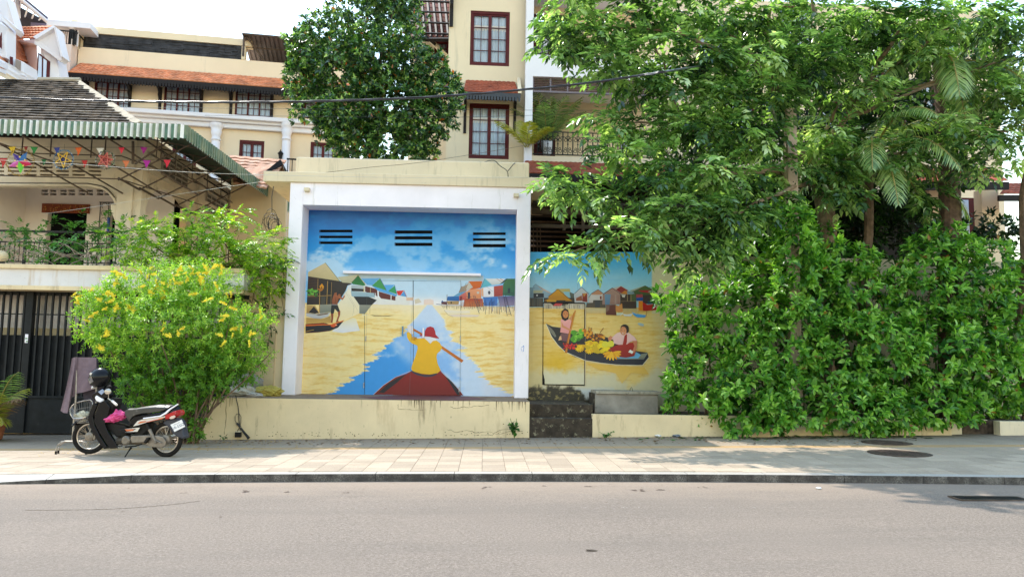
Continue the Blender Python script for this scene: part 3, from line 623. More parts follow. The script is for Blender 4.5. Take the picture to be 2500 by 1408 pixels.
for k in range(46):
    x = 1150+k*13.5+random.uniform(-4, 4); y0 = random.uniform(225, 300); y1 = random.uniform(330, 420 if k > 18 else 350)
    pt.line([(x, y0), (x+random.uniform(-5, 5), y1)], random.uniform(3, 5.5), random.choice([(120, 60, 50), (70, 56, 74), (150, 96, 64), (80, 60, 50), (60, 80, 140), (196, 140, 90)]), layer=41)
for k in range(22): pt.line([(930+k*11, 298), (930+k*11+random.uniform(-3, 3), random.uniform(315, 350))], 3, (110, 84, 66), layer=41)
pt.line([(992, 180), (990, 350)], 5, (70, 60, 70), layer=41)
for (x0, y0, x1, y1) in ((1290, 190, 1362, 400), (1308, 190, 1384, 360), (1640, 190, 1682, 425), (1662, 190, 1728, 425)): pt.line([(x0, y0), (x1, y1)], 5, (64, 64, 84), layer=42)
for k in range(9): pt.line([(1648+k*5, 210+k*24), (1672+k*6.4, 210+k*24)], 3.5, (64, 64, 84), layer=42); pt.line([(1297+k*7, 212+k*20), (1314+k*7, 210+k*18)], 3, (64, 64, 84), layer=42)
pt.k = 43
g([(960, 358), (1100, 368), (1250, 368), (1260, 396), (1160, 400), (1040, 408), (1000, 404)], (234, 224, 214), (238, 226, 196)); g([(1000, 418), (1080, 408), (1220, 410), (1370, 416), (1340, 436), (1200, 438), (1060, 436)], (230, 214, 200)); pt.line([(958, 360), (1000, 412), (1060, 436)], 3, (170, 150, 120))
# rower
g([(150, 1326), (250, 1230), (400, 1130), (520, 1090), (590, 1055), (900, 1050), (940, 1080), (1010, 1150), (1100, 1240), (1182, 1336)], (124, 44, 36), (110, 34, 30)); 
g([(210, 1300), (330, 1190), (430, 1135), (520, 1095), (420, 1190), (268, 1308)], (28, 22, 34)); g([(970, 1112), (1030, 1160), (1100, 1240), (1142, 1330), (1110, 1330), (1040, 1230)], (26, 22, 34)); g([(262, 1312), (430, 1180), (590, 1060), (915, 1050), (1020, 1190), (1108, 1334), (400, 1334)], (136, 34, 26), (116, 28, 24))
pt.line([(150, 1326), (260, 1222), (400, 1128), (575, 1056)], 4, (230, 200, 190)); pt.line([(920, 1050), (1010, 1140), (1110, 1240), (1180, 1336)], 4, (200, 190, 200))
pt.line([(600, 578), (712, 640)], 24, (184, 108, 56)); g([(926, 764), (1182, 935), (1160, 962), (926, 800)], (198, 122, 60), (182, 106, 52))
g([(535, 540), (560, 530), (600, 545), (606, 630), (560, 640), (548, 600)], (226, 222, 226)); g([(735, 660), (880, 680), (860, 710), (808, 742), (770, 720), (735, 690)], (228, 228, 232))
g([(530, 615), (552, 608), (584, 636), (598, 680), (640, 684), (735, 682), (760, 706), (800, 744), (830, 712), (872, 708), (910, 735), (934, 782), (918, 822), (878, 858), (872, 900), (884, 970), (920, 1050), (880, 1082), (790, 1096), (700, 1088), (600, 1060), (580, 1030), (592, 985), (628, 890), (655, 800), (650, 765), (592, 742), (556, 712), (534, 670)], (236, 186, 62), (222, 176, 48))
g([(584, 1048), (640, 1076), (720, 1098), (800, 1100), (878, 1080), (874, 1098), (820, 1122), (740, 1126), (650, 1104), (590, 1074)], (56, 52, 68))
g([(734, 660), (738, 600), (760, 560), (800, 546), (838, 560), (856, 600), (862, 640), (904, 684), (860, 682), (790, 664)], (176, 50, 60), (160, 40, 50)); g([(676, 648), (712, 630), (712, 656), (680, 656)], (176, 50, 60)); g([(714, 570), (734, 565), (732, 672), (714, 674)], (200, 216, 236)); g([(640, 670), (736, 664), (736, 682), (640, 684)], (200, 216, 236), layer=pt.k-3)
pt.build('mural_painting', MPAINT, gate)
# ================================================================ PLINTH, PLANTER WALL, STEPS, SECOND PAINTED WALL
PLf = Fr(900, 1065, 15.4); PLf.o.z = 0
def pu(x, y, d=0): return PLf.uv(x, y, d)[0]
XL = pu(509, 1015); XR = pu(1292.5, 1020)
pl = thing('plinth', 'stained cream plinth in front of the gatehouse mural', 'plinth', PLf.o)
mb = MB(); mb.box(XL, XR, 0, 1.515, -.4, Z0); mb.hexa([(XL-.32, .01, -.4), (XL, .01, -.4), (XL, 1.5, -.4), (XL-.32, 1.5, -.4), (XL-.3, .01, .22), (XL, .01, .42), (XL, 1.5, .42), (XL-.3, 1.5, .22)]); mb.build('wall', M['cream_dirty'], pl)
MDU = mat('dusty_ledge', (.26, .20, .15), .9, .3, 5, .4, dirt=((.12, .09, .06), .15, (1, 1, 1), 5))
mb = MB(); mb.box(XL+.02, XR-.01, .03, 2.2, Z0-.03, Z0+.004); mb.build('ledge', MDU, pl)
def redm():
    m, t, p, o = newmat('spilled_red_paint'); p.inputs['Base Color'].default_value = (.14, .035, .035, 1); p.inputs['Roughness'].default_value = .6; return m
mb = MB(); r_ = [(pu(880, 970, 1.0), .9), (pu(980, 965, 1), 2.05), (pu(1120, 970, 1), 2.05), (pu(1190, 976, 1), .9), (pu(1130, 976, 0), .1), (pu(1000, 976, 0), .03), (pu(930, 975, .2), .1)]
P = [Vector((a, b, Z0+.007)) for a, b in r_]; mb.prism(P, (0, 0, .002)); mb.build('spilled_paint', redm(), pl)
MCR = mat('dark_crack', (.06, .045, .03), .9, .3, 9, 0)
mb = MB()
for seed, pts in enumerate([[(1100, 993), (1115, 996), (1130, 992), (1145, 995), (1160, 990), (1175, 992), (1200, 987)], [(1090, 1048), (1115, 1054), (1140, 1050), (1165, 1056), (1190, 1052), (1220, 1060), (1250, 1050), (1285, 1054)], [(1175, 1060), (1200, 1062), (1215, 1052), (1240, 1046), (1262, 1049)], [(972, 985), (972, 999), (1010, 1000), (1048, 1000)], [(553, 970), (551, 1000), (553, 1020), (549, 1045), (547, 1064)]]):
    P = []
    for (a, b) in zip(pts, pts[1:]):
        for k in range(4): P.append(PLf.P(a[0]+(b[0]-a[0])*k/4+random.uniform(-1, 1), a[1]+(b[1]-a[1])*k/4+random.uniform(-1.2, 1.2), -.001))
    mb.tube(P, [random.uniform(.001, .0045) for _ in P], 4)
mb.build('crack', MCR, pl)
# drips of dirt under the ledge
mb = MB()
for k in range(60):
    x = random.choice([random.gauss(1020, 10), random.gauss(1255, 14), random.uniform(960, 1290), random.gauss(545, 12)]); L = random.uniform(3, 26); a = PLf.P(x, 979+.0167*(x-1250), -.0012); w = random.uniform(.002, .009)
    mb.face([(a.x-w, a.y, a.z), (a.x+w, a.y, a.z), (a.x+w*.3, a.y, a.z-L/F_PX*15.4), (a.x-w*.3, a.y, a.z-L/F_PX*15.4)])
for k in range(150):
    x = random.uniform(500, 1290); h = random.expovariate(1/5.); a = PLf.P(x, 1066-h-.005*(x-500), -.0012); w = random.uniform(.003, .018)
    mb.prism([(a.x+w*math.cos(q)*random.uniform(.5, 1), a.y, a.z+w*.6*math.sin(q)) for q in (0, 1, 2, 3, 4, 5)], (0, .0005, 0))
setp(mb.build('dirt_specks', mat('grime', (.16, .11, .065), .9, .4, 9, 0), pl), kind='stuff')
# steps
MOS = mat('mouldy_black_concrete', (.048, .038, .028), .95, .35, 6, .5, 40, dirt=[((.46, .40, .26), .17, (1.3, 1, 1.2), 7), ((.012, .012, .01), .12, (2, 1, .8), 3)])
st = thing('entry_steps', 'black mould covered steps below the small painted door', 'steps', PLf.o)
sx0, sx1 = XR+.004, pu(1446, 1043)
zA = PLf.uv(1370, 1021)[1]; zB = PLf.uv(1370, 986.5, .33)[1]
mb = MB(); mb.box(sx0, sx1, 0, .33, -.3, zA); mb.build('step', MOS, st, bevel=.01)
mb = MB(); mb.box(sx0, pu(1447, 1003, .33), .332, 2.2, -.3, zB); mb.build('step', MOS, st, bevel=.01)
# planter
PLF = thing('planter_wall', 'low cream planter wall under the green hedge', 'planter', PLf.o)
zP = PLf.uv(1640, 1013)[1]; x0 = sx1+.004; x1 = pu(2323, 1045)
mb = MB(); mb.box(x0, x1, .0, .16, -.4, zP); mb.build('wall', M['cream_dirty'], PLF)
mb = MB(); mb.box(x0, x1+4, .16, 2.0, -.4, zP-.04); mb.build('soil', mat('dark_soil', (.075, .055, .04), .95, .5, 12, .9, 30), PLF)
mb = MB(); xa, xb = pu(1804, 1060), pu(1895, 1060); mb.box(xa, xb, -.16, -.002, -.2, PLf.uv(1850, 1053, -.16)[1]); mb.build('footing', M['cream_dirty'], PLF, bevel=.01)
f2 = thing('low_wall', 'short cream wall continuing at the right edge of the planter', 'wall', (PLf.o.x+x1, 15.4, 0))
mb = MB(); mb.hexa([(.004, .1, -.3), (.95, .28, -.3), (.95, .45, -.3), (.004, .27, -.3), (.004, .1, zP-.03), (.95, .28, zP-.03), (.95, .45, zP-.03), (.004, .27, zP-.03)]); mb.box(.952, 3.5, -.1, .1, -.3, zP-.03); mb.build('wall', M['cream_pale'], f2)
# concrete water box
cb = Fr(1530, 1005, 16.35); cb.o.z = zP-.04
t = thing('concrete_box', 'grey concrete box with lid standing on the planter beside the steps', 'concrete box', cb.o)
a, b, c, e = cb.rect(1452, 962, 1607, 1006); mb = MB(); mb.box(a, b, 0, .75, 0, e); mb.build('body', M['concrete'], t, bevel=.01)
mb = MB(); mb.box(a+.02, b+.06, -.05, .78, e+.004, e+.065); mb.build('lid', mat('mouldy_lid', (.36, .35, .30), .9, .2, 6, .3, dirt=((.03, .03, .02), .25, (1, 1, 1), 7)), t, bevel=.008)
mb = MB(); u, z = cb.uv(1541, 950, .2); mb.tube([(u-.03, .2, e+.06), (u-.02, .2, e+.12), (u, .2, e+.15), (u+.02, .2, e+.12), (u+.03, .2, e+.06)], .006, 6); mb.build('lifting_ring', M['iron'], t)
mb = MB(); mb.box(a-.02, a-.002, -.01, .75, 0, e+.01); mb.build('mouldy_edge', MOS, t)
# --- wall with second mural
BF = Fr(1450, 950, 17.3); BF.o.z = 0
wb = thing('painted_wall', 'boundary wall painted with a river village and fruit sellers', 'wall', BF.o)
def colB(X, Y):
    n = fbm(X/80, Y/50, 51); c = np.zeros(X.shape+(3,)); t = smooth(617, 715, Y)
    c = np.array([92, 176, 230.])*(1-t[..., None])+np.array([170, 212, 234.])*t[..., None]; c = mixa(c, (190, 220, 236), smooth(.5, .7, n)*.45*smooth(640, 700, Y))
    st = fbm(X/40, Y/4.4+fbm(X/50, Y/50, 8)*2.5, 61, 5, .62); base = np.array([228, 202, 138.]); w = mixa(base[None, None]*np.ones(X.shape+(1,)), (206, 160, 74), smooth(.48, .68, st)*.55)
    w = mixa(w, (238, 220, 172), smooth(.55, .7, fbm(X/22+3, Y/3, 63))*.5)
    yel = np.exp(-((X-1360)/42)**2-((Y-888)/38)**2); w = mixa(w, (218, 178, 66), yel*.8)
    c = np.where((Y > 750)[..., None], w, c)
    plain = np.array([214, 206, 180.]); edge = 905+24*(fbm(X/24, Y/40, 71)-.5)*2+np.where(X > 1470, 15*np.exp(-((X-1540)/36)**2)*2, 0)
    c = mixa(c, plain, smooth(-16, 16, Y-edge)); c = mixa(c, plain, smooth(1575, 1640, X+(fbm(X/20, Y/20, 73)-.5)*40)*(Y > 700)); c = mixa(c, plain, smooth(1590, 1593, X)*(Y <= 765))
    c = mixa(c, (214, 196, 146), (X < 1324)*smooth(770, 800, Y)*.6)
    c = mixa(c, (206, 212, 222), smooth(940, 955, Y)*(X > 1395)*(X < 1500)*.7)
    # mould over the steps
    nm = fbm(X/16, Y/12, 75, 6, .65); top = np.interp(X, [1285, 1300, 1340, 1380, 1410, 1425, 1445, 1460], [955, 946, 940, 942, 948, 962, 978, 990])
    mk = smooth(-4, 8, Y-top+(nm-.5)*34)*(X < 1462); mc = mixa(np.array([52, 46, 34.])[None, None]*np.ones(X.shape+(1,)), (150, 136, 92), smooth(.55, .66, fbm(X/9, Y/7, 77, 5, .65))*.85); c = c*(1-mk[..., None])+mc*mk[..., None]
    c = mixa(c, (120, 110, 88), smooth(985, 1005, Y)*(X > 1460)*.6)
    return c
x0_, _ = BF.uv(1284, 800)
zW = BF.uv(1450, 616)[1]; xW1 = BF.uv(2600, 700)[0]
paintgrid('mural_wall', BF, 1285, 605, 1650, 1025, 220, 250, colB, MPAINT, wb, -.004, [(1200, 500, 1700, 615.5)])
mb = MB(); mb.box(BF.uv(1294, 800)[0], xW1, 0, .2, -.3, zW-.02); mb.build('wall', M['cream_pale'], wb)
mb = MB(); fr_ = [BF.P(1326, 739, -.012), BF.P(1427.5, 740.5, -.012), BF.P(1427, 940, -.012), BF.P(1325, 938, -.012)]
for a, b, w in ((0, 1, .018), (1, 2, .009), (2, 3, .012), (3, 0, .007)): mb.tube([fr_[a], fr_[b]], w, 4)
mb.face([BF.P(1324, 905, -.014), BF.P(1330, 925, -.014), BF.P(1330, 938, -.014), BF.P(1324, 938, -.014)])
mb.build('door_frame', M['iron'], wb)
def colD(X, Y):
    c = colB(X, Y); c = mixa(c, (220, 214, 190), smooth(-10, 10, Y-905-12*(fbm(X/24, Y/40, 71)-.5)*2)); return c
paintgrid('door_leaf', BF, 1327.5, 741, 1426, 937.5, 60, 120, colD, MPAINT, wb, -.014)
mb = MB(); a, b = BF.P(1429.5, 742, -.016), BF.P(1428.5, 938, -.016); mb.tube([a, b], .008, 4); mb.build('door_edge', M['cream_pale'], wb)
q = Paint(BF, -.016, 1280, 680, 2500/340.)
g = q.poly
def house(x0, x1, xp, yp, ye, yb, wall, roof, wl=None):
    g([(x0, ye), (xp, yp), (x1, ye), (x1-10, yb), (x0+10, yb)], wall, wl); q.line([(x0-6, ye+4), (xp, yp), (x1+6, ye+4)], 9, roof)
g([(88, 345), (340, 345), (330, 505), (88, 505)], (58, 60, 62), (76, 70, 66))
for k in range(16): q.line([(96+k*16, 352), (94+k*16, 500)], 4, random.choice([(30, 30, 34), (120, 110, 100), (90, 96, 100)]), layer=4)
q.k = 5
g([(88, 165), (190, 175), (160, 345), (88, 345)], (130, 156, 176), (120, 140, 160)); g([(155, 145), (205, 98), (330, 190), (490, 265), (430, 350), (165, 345)], (150, 178, 196), (140, 160, 176)); g([(205, 96), (345, 180), (495, 262), (460, 262), (330, 205)], (196, 176, 166)); g([(165, 210), (340, 205), (320, 258), (160, 258)], (172, 172, 150)); g([(165, 262), (350, 262), (350, 340), (165, 345)], (34, 36, 48)); g([(215, 285), (245, 285), (240, 315), (215, 312)], (190, 190, 200)); q.line([(88, 165), (190, 165)], 5, (70, 90, 100)); q.line([(155, 145), (205, 96), (330, 188)], 5, (80, 100, 120))
g([(560, 185), (815, 180), (825, 235), (815, 340), (640, 330)], (190, 178, 120), (150, 150, 120)); g([(700, 235), (815, 236), (815, 340), (750, 330)], (146, 190, 206)); g([(815, 240), (892, 270), (895, 400), (830, 340)], (96, 104, 100), (70, 72, 66))
g([(350, 345), (900, 345), (1120, 330), (1120, 430), (350, 425)], (58, 52, 46), (40, 36, 34)); g([(430, 320), (605, 185), (780, 330), (860, 400), (350, 400), (440, 360)], (204, 152, 66), (176, 126, 52)); g([(420, 380), (570, 378), (570, 415), (400, 415)], (190, 146, 66)); g([(580, 388), (740, 388), (740, 425), (590, 425)], (34, 30, 32)); q.line([(430, 322), (605, 188), (760, 330), (900, 412)], 8, (52, 44, 36)); q.line([(440, 320), (775, 322)], 3, (140, 96, 40)); q.line([(440, 350), (770, 352)], 3, (150, 104, 44))
g([(895, 275), (1028, 155), (1158, 272), (1140, 430), (905, 430)], (196, 204, 212), (180, 180, 184)); g([(930, 350), (1030, 300), (1045, 395), (930, 400)], (140, 86, 66)); g([(1040, 265), (1130, 260), (1130, 420), (1045, 410)], (150, 60, 50), (110, 40, 40)); g([(1050, 265), (1120, 262), (1070, 330)], (190, 140, 80)); q.line([(892, 275), (1028, 155), (1160, 274)], 8, (50, 60, 80)); q.line([(958, 85), (960, 200)], 3, (110, 130, 150)); q.line([(890, 160), (912, 400)], 5, (200, 206, 214))
g([(1155, 330), (1210, 262), (1325, 195), (1415, 265), (1420, 440), (1160, 430)], (206, 206, 208), (196, 190, 190)); g([(1210, 262), (1325, 195), (1410, 262), (1380, 290), (1210, 290)], (186, 140, 116)); q.line([(1155, 340), (1205, 268), (1325, 195), (1415, 265)], 8, (60, 50, 54)); g([(1240, 385), (1460, 385), (1460, 525), (1110, 515), (1120, 435), (1230, 430)], (70, 66, 62), (90, 80, 70)); g([(1265, 400), (1360, 395), (1360, 510), (1270, 515)], (60, 64, 72)); g([(1355, 315), (1390, 310), (1388, 375), (1360, 372)], (110, 50, 40))
g([(1590, 170), (1735, 130), (1880, 215), (1720, 280), (1640, 200)], (206, 200, 196), (170, 150, 150)); g([(1645, 200), (1735, 135), (1865, 215), (1740, 262)], (138, 56, 56)); g([(1405, 290), (1580, 165), (1725, 270), (1720, 460), (1400, 465)], (168, 140, 132), (150, 122, 116)); g([(1440, 275), (1555, 280), (1530, 470), (1450, 470)], (118, 146, 174), (98, 130, 164)); q.line([(1405, 285), (1580, 167), (1730, 272)], 11, (92, 50, 50)); 
for k in range(10): q.line([(1570+k*15, 290), (1572+k*15, 450)], 3, random.choice([(150, 110, 110), (190, 180, 180), (120, 70, 66)]), layer=q.k)
q.k += 1
g([(1880, 215), (2165, 125), (2290, 185), (2290, 240), (1940, 235)], (190, 190, 180), (150, 160, 150)); g([(1950, 240), (2170, 128), (2290, 190), (2290, 330), (2010, 330)], (72, 96, 56), (60, 76, 48)); q.line([(1935, 240), (2168, 127), (2292, 188)], 7, (44, 50, 40)); g([(1725, 275), (1800, 215), (1850, 225), (1850, 280)], (186, 126, 70)); g([(1840, 225), (1960, 240), (1985, 275), (1850, 270)], (130, 150, 166)); g([(1725, 285), (2010, 275), (2010, 535), (1725, 535)], (60, 40, 40), (54, 42, 40)); g([(1905, 280), (2005, 270), (2005, 400), (1910, 400)], (70, 84, 56)); q.line([(1725, 405), (2010, 405)], 5, (150, 130, 110)); q.line([(1850, 285), (1850, 405)], 6, (190, 170, 130)); q.line([(1915, 285), (1915, 405)], 6, (190, 170, 130)); g([(1745, 290), (1820, 285), (1800, 340), (1760, 330)], (206, 200, 196))
g([(2040, 210), (2290, 205), (2260, 260), (2100, 240)], (150, 40, 44)); g([(2010, 285), (2125, 280), (2125, 340), (2010, 340)], (160, 70, 80)); g([(2010, 340), (2130, 336), (2128, 395), (2012, 398)], (34, 80, 150)); g([(2130, 300), (2290, 290), (2290, 450), (2130, 450)], (60, 44, 48)); g([(2050, 405), (2125, 400), (2125, 570), (2050, 565)], (216, 134, 60)); g([(2125, 420), (2210, 470), (2370, 455), (2370, 560), (2200, 578), (2130, 575)], (190, 50, 40), (160, 40, 36)); g([(2210, 400), (2330, 380), (2330, 450), (2220, 455)], (40, 70, 110)); q.line([(2040, 575), (2200, 580)], 7, (200, 150, 90)); q.line([(2045, 580), (2045, 630)], 6, (190, 140, 80)); q.line([(2195, 580), (2190, 670)], 6, (150, 60, 50))
g([(1110, 525), (1465, 530), (1462, 625), (1110, 618)], (206, 194, 160), (216, 192, 140)); g([(1770, 535), (2050, 545), (2040, 640), (1770, 620)], (206, 190, 150), (214, 186, 130))
for k in range(40): x = 1115+k*23; q.line([(x, 530), (x, 620)], 4, (160, 156, 140), layer=q.k) if not 1465 < x < 1765 else None
q.k += 1
g([(1465, 470), (1640, 465), (1650, 655), (1465, 650)], (104, 60, 56), (90, 40, 40)); g([(1465, 475), (1530, 475), (1525, 560), (1470, 600)], (126, 100, 92)); g([(1640, 470), (1690, 490), (1755, 440), (1770, 590), (1700, 600), (1640, 580)], (196, 140, 90)); g([(1655, 615), (1760, 608), (1780, 640), (1660, 665)], (196, 206, 196)); q.line([(1720, 670), (1780, 600)], 7, (230, 236, 236))
g([(1765, 630), (1850, 640), (1950, 625), (1920, 675), (1800, 672)], (216, 222, 226)); g([(1930, 600), (2010, 632), (2150, 650), (2190, 660), (2160, 698), (2030, 695), (1965, 655)], (96, 160, 220)); q.line([(1930, 600), (2010, 632), (2180, 652)], 5, (190, 214, 232))
# strip of fence painted on the door leaf
g([(352, 440), (1080, 440), (1080, 545), (352, 535)], (176, 168, 158), (200, 190, 168)); g([(470, 440), (800, 445), (740, 490), (640, 470), (520, 485)], (44, 36, 38)); g([(510, 490), (560, 442), (690, 444), (650, 495)], (190, 80, 84))
for k in range(30): x = 380+random.random()*690; q.line([(x, 450+random.random()*40), (x+6, 540)], random.uniform(6, 14), random.choice([(214, 208, 200), (120, 116, 120), (150, 140, 130), (96, 90, 88), (226, 214, 190)]), layer=q.k+1)
# boat and sellers  (crop 1280,660)
q.at(1280, 660, 1529/380.); q.k += 3
g([(212, 520), (275, 550), (350, 560), (480, 590), (600, 612), (700, 632), (830, 660), (900, 700), (1100, 790), (1208, 805), (1222, 850), (1165, 925), (1090, 930), (900, 922), (750, 905), (600, 880), (500, 850), (400, 795), (330, 730), (270, 650)], (46, 48, 58), (28, 32, 52))
q.line([(212, 522), (268, 650), (330, 732), (400, 798), (600, 884), (750, 908), (900, 925), (1160, 932), (1226, 852)], 5, (236, 230, 214)); g([(215, 525), (262, 565), (330, 640), (300, 655), (250, 600)], (120, 120, 112)); g([(275, 560), (500, 600), (820, 665), (1090, 800), (900, 862), (620, 830), (420, 760), (330, 680)], (34, 34, 40)); g([(860, 830), (1090, 796), (1150, 830), (1120, 862), (960, 865), (860, 850)], (120, 178, 222)); g([(1150, 820), (1208, 808), (1170, 858), (1120, 862)], (130, 134, 124)); q.line([(1208, 812), (1172, 866), (900, 866)], 6, (150, 156, 150))
# girl
g([(358, 620), (450, 620), (462, 660), (420, 700), (370, 690), (352, 650)], (120, 86, 92), (104, 70, 84)); g([(345, 650), (362, 640), (368, 680), (335, 688)], (226, 186, 150)); g([(358, 480), (440, 478), (470, 500), (462, 570), (470, 600), (430, 620), (352, 608), (362, 540)], (232, 176, 176), (222, 156, 160)); g([(440, 470), (480, 430), (496, 388), (506, 395), (492, 450), (466, 500)], (206, 150, 112)); g([(365, 500), (385, 540), (455, 580), (448, 592), (370, 556)], (210, 150, 112)); g([(365, 400), (400, 372), (432, 388), (440, 430), (432, 480), (400, 496), (372, 478), (360, 440)], (34, 24, 26)); q.oval(406, 430, 29, 38, (196, 130, 92)); q.oval(406, 440, 22, 24, (206, 142, 100)); g([(377, 410), (400, 388), (436, 410), (430, 398), (400, 380), (378, 396)], (34, 24, 26))
for x in (394, 418): q.oval(x, 426, 5, 3, (30, 20, 20), n=6)
q.line([(398, 452), (414, 452)], 4, (150, 60, 56)); q.line([(406, 430), (404, 442)], 2, (150, 90, 66)); g([(480, 420), (508, 390), (450, 640), (420, 810), (398, 808), (420, 690)], (190, 124, 60), (176, 106, 50)); q.line([(500, 395), (410, 800)], 4, (214, 160, 96)); q.oval(450, 580, 12, 9, (206, 146, 108))
# fruit
rr = random.Random(5)
for k in range(14): q.oval(rr.uniform(475, 565), rr.uniform(590, 700), 24, 22, rr.choice([(86, 150, 52), (110, 176, 66), (64, 124, 44)]), n=10); q.oval(rr.uniform(480, 560), rr.uniform(590, 690), 9, 8, (150, 204, 96), n=8)
for k in range(44): q.oval(rr.uniform(385, 530), rr.uniform(715, 770), 9, 8, rr.choice([(190, 40, 44), (214, 70, 70), (150, 26, 34)]), n=6)
for (cx, cy) in ((645, 640), (745, 655), (620, 615)):
    for k in range(12): q.oval(cx+rr.uniform(-45, 40), cy+rr.uniform(-35, 45), 13, 12, rr.choice([(206, 138, 58), (186, 110, 40), (226, 170, 84), (150, 84, 34)]), n=7)
for k in range(26): q.oval(700+rr.uniform(-12, 80), rr.uniform(625, 720), 9, 9, rr.choice([(120, 74, 40), (160, 100, 50), (90, 60, 36)]), n=6)
for (x, y, x1, y1) in ((632, 600, 636, 555), (655, 600, 658, 562), (744, 610, 778, 565)): q.line([(x, y), (x1, y1)], 6, (120, 60, 30))
for k in range(22): q.oval(rr.uniform(620, 820), rr.uniform(705, 800), 32, 22, rr.choice([(226, 200, 56), (240, 216, 80), (206, 176, 44)]), rr.uniform(-.5, .5), n=10)
for (cx, cy) in ((545, 760), (640, 700), (640, 780), (560, 730)):
    for k in range(8): a = math.pi*(.05+.9*k/7); q.oval(cx+26*math.cos(a), cy+20*math.sin(a), 24, 7, rr.choice([(232, 190, 50), (214, 168, 38), (244, 210, 84)]), a, n=8)
for (cx, cy) in ((795, 725), (850, 720)): q.oval(cx, cy, 34, 32, (222, 214, 96), n=12)
# woman
g([(820, 780), (900, 735), (1000, 712), (1080, 706), (1100, 740), (1095, 800), (1080, 840), (1000, 855), (900, 845), (860, 800)], (168, 38, 36), (140, 26, 28)); g([(826, 690), (860, 660), (905, 618), (950, 600), (1010, 600), (1080, 650), (1108, 690), (1040, 700), (1010, 725), (930, 730), (880, 715), (872, 672)], (236, 206, 206), (226, 186, 192)); g([(820, 660), (850, 640), (866, 655), (850, 690), (830, 692)], (206, 140, 110)); g([(1060, 690), (1110, 690), (1105, 760), (1080, 815), (1060, 800), (1082, 740)], (196, 130, 104)); g([(985, 640), (1010, 620), (1008, 700), (990, 760), (965, 735)], (160, 30, 34)); q.oval(986, 570, 42, 42, (34, 26, 30)); q.oval(1006, 586, 22, 30, (34, 26, 30)); q.oval(972, 592, 32, 44, (206, 144, 112), -.1); q.oval(974, 600, 24, 30, (216, 156, 122), -.1); g([(945, 575), (960, 548), (1000, 560), (985, 535), (955, 540)], (34, 26, 30))
for x, y in ((958, 588), (984, 590)): q.oval(x, y, 6, 3, (40, 24, 24), n=6)
q.oval(968, 618, 12, 6, (236, 226, 220), .15, n=8); q.line([(955, 612), (968, 626), (982, 616)], 3, (150, 60, 56)); g([(1022, 800), (1040, 776), (1072, 796), (1060, 818)], (240, 240, 240))
for k in range(9): a = math.pi*(-.05+1.05*k/8); q.oval(862+48*math.cos(a), 800+32*math.sin(a)+8, 46, 13, rr.choice([(232, 176, 66), (240, 190, 84), (222, 160, 52)]), a*.9, n=10)
q.oval(845, 790, 12, 10, (130, 84, 36))
g([(600, 905), (900, 940), (1180, 950), (1225, 1020), (1050, 1005), (960, 1110), (900, 1010), (700, 960)], (222, 182, 98), (226, 196, 128), layer=2); q.oval(1145, 530, 32, 14, (176, 196, 206), .3)
q.build('mural_painting', MPAINT, wb)
# ================================================================ LEFT: GATE, BEAM, VILLA WITH AWNING
GFm = Fr(150, 1040, 16.6); GFm.o.z = -.13
bm = Fr(300, 680, 16.2); bm.o.z = 0
MBEAM = mat('stained_blue_white_render', (.66, .68, .72), .8, .06, 1, .2, 50, dirt=[((.50, .36, .22), .30, (2.2, 1, .22), 1.6), ((.06, .05, .04), -.02, (1.2, 1, .8), 9)])
t = thing('gate_beam', 'rust streaked concrete beam over the black gate', 'concrete beam', bm.o)
xa = bm.uv(-150, 680)[0]; xb = bm.uv(596, 680)[0]
def zr(y, d=0): return bm.uv(300, y, d)[1]
mb = MB(); mb.box(xa, xb, 0, 1.0, zr(701), zr(661)); mb.build('panel', MBEAM, t)
mb = MB(); mb.box(xa, xb, -.06, 1.1, zr(661)+.001, zr(650)); mb.build('coping', M['cream_dirty'], t, bevel=.01)
mb = MB(); mb.box(xa, xb, -.05, 1.02, zr(712), zr(701)-.001); mb.build('moulding', M['cream_dirty'], t, bevel=.01)
t = thing('boundary_wall', 'plain cream wall with vines between the flowering bush and the gatehouse', 'wall', (0, 17.0, 0))
mb = MB(t.location); x0 = W(560, 800, 17.0).x; x1 = PF.o.x+L0-.004; zt_ = W(620, 625, 17).z
mb.prism([(x0, 17.0, -.3), (x1, 17.0, -.3), (x1, 17.0, W(700, 590, 17).z), (W(640, 572, 17).x, 17.0, W(640, 572, 17).z), (x0, 17.0, zt_)], (0, .2, 0)); mb.build('wall', M['cream'], t)
# gate
MG1 = mat('blue_black_gate_paint', (.010, .0125, .016), .55, .3, 5, .15, 40, spec=.25, dirt=((.10, .08, .06), -.02, (3, 3, .5), 5))
t = thing('driveway_gate', 'blue black steel bar gate under the stained beam', 'gate', GFm.o)
ga = GFm.uv(-150, 900)[0]; gb = GFm.uv(600, 900)[0]
def gzz(y, d=0): return GFm.uv(150, y, d)[1]
mb = MB(); mb.box(ga, gb, -.02, .03, .0, gzz(973)); mb.build('kick_panel', MG1, t)
mb = MB(); mb.box(ga, gb, .031, .05, gzz(973)-.02, gzz(819)); mb.build('sheet', MG1, t)
mb = MB(); mb.box(ga, gb, -.05, .03, gzz(966)-.05, gzz(966)); mb.build('rail', MG1, t)
mb = MB(); mb.box(ga, gb, -.01, .03, gzz(768)-.012, gzz(768)+.012); mb.build('rail', MG1, t)
mb = MB(); mb.box(ga, gb, -.01, .03, gzz(722), gzz(712)); mb.build('rail', MG1, t)
bb = MB(); bb.box(-.018, .018, -.045, .0, 0, gzz(716)-gzz(966)); b0 = bb.build('bar', MG1, t); sp = .148; u = ga+.07; b0.location = (u, 0, gzz(966))
k = 0
while u < gb-.2:
    u += sp; k += 1
    b = dup(b0, parent=t); b.location = (u, 0, gzz(966))
pu_, _ = GFm.uv(68, 850)
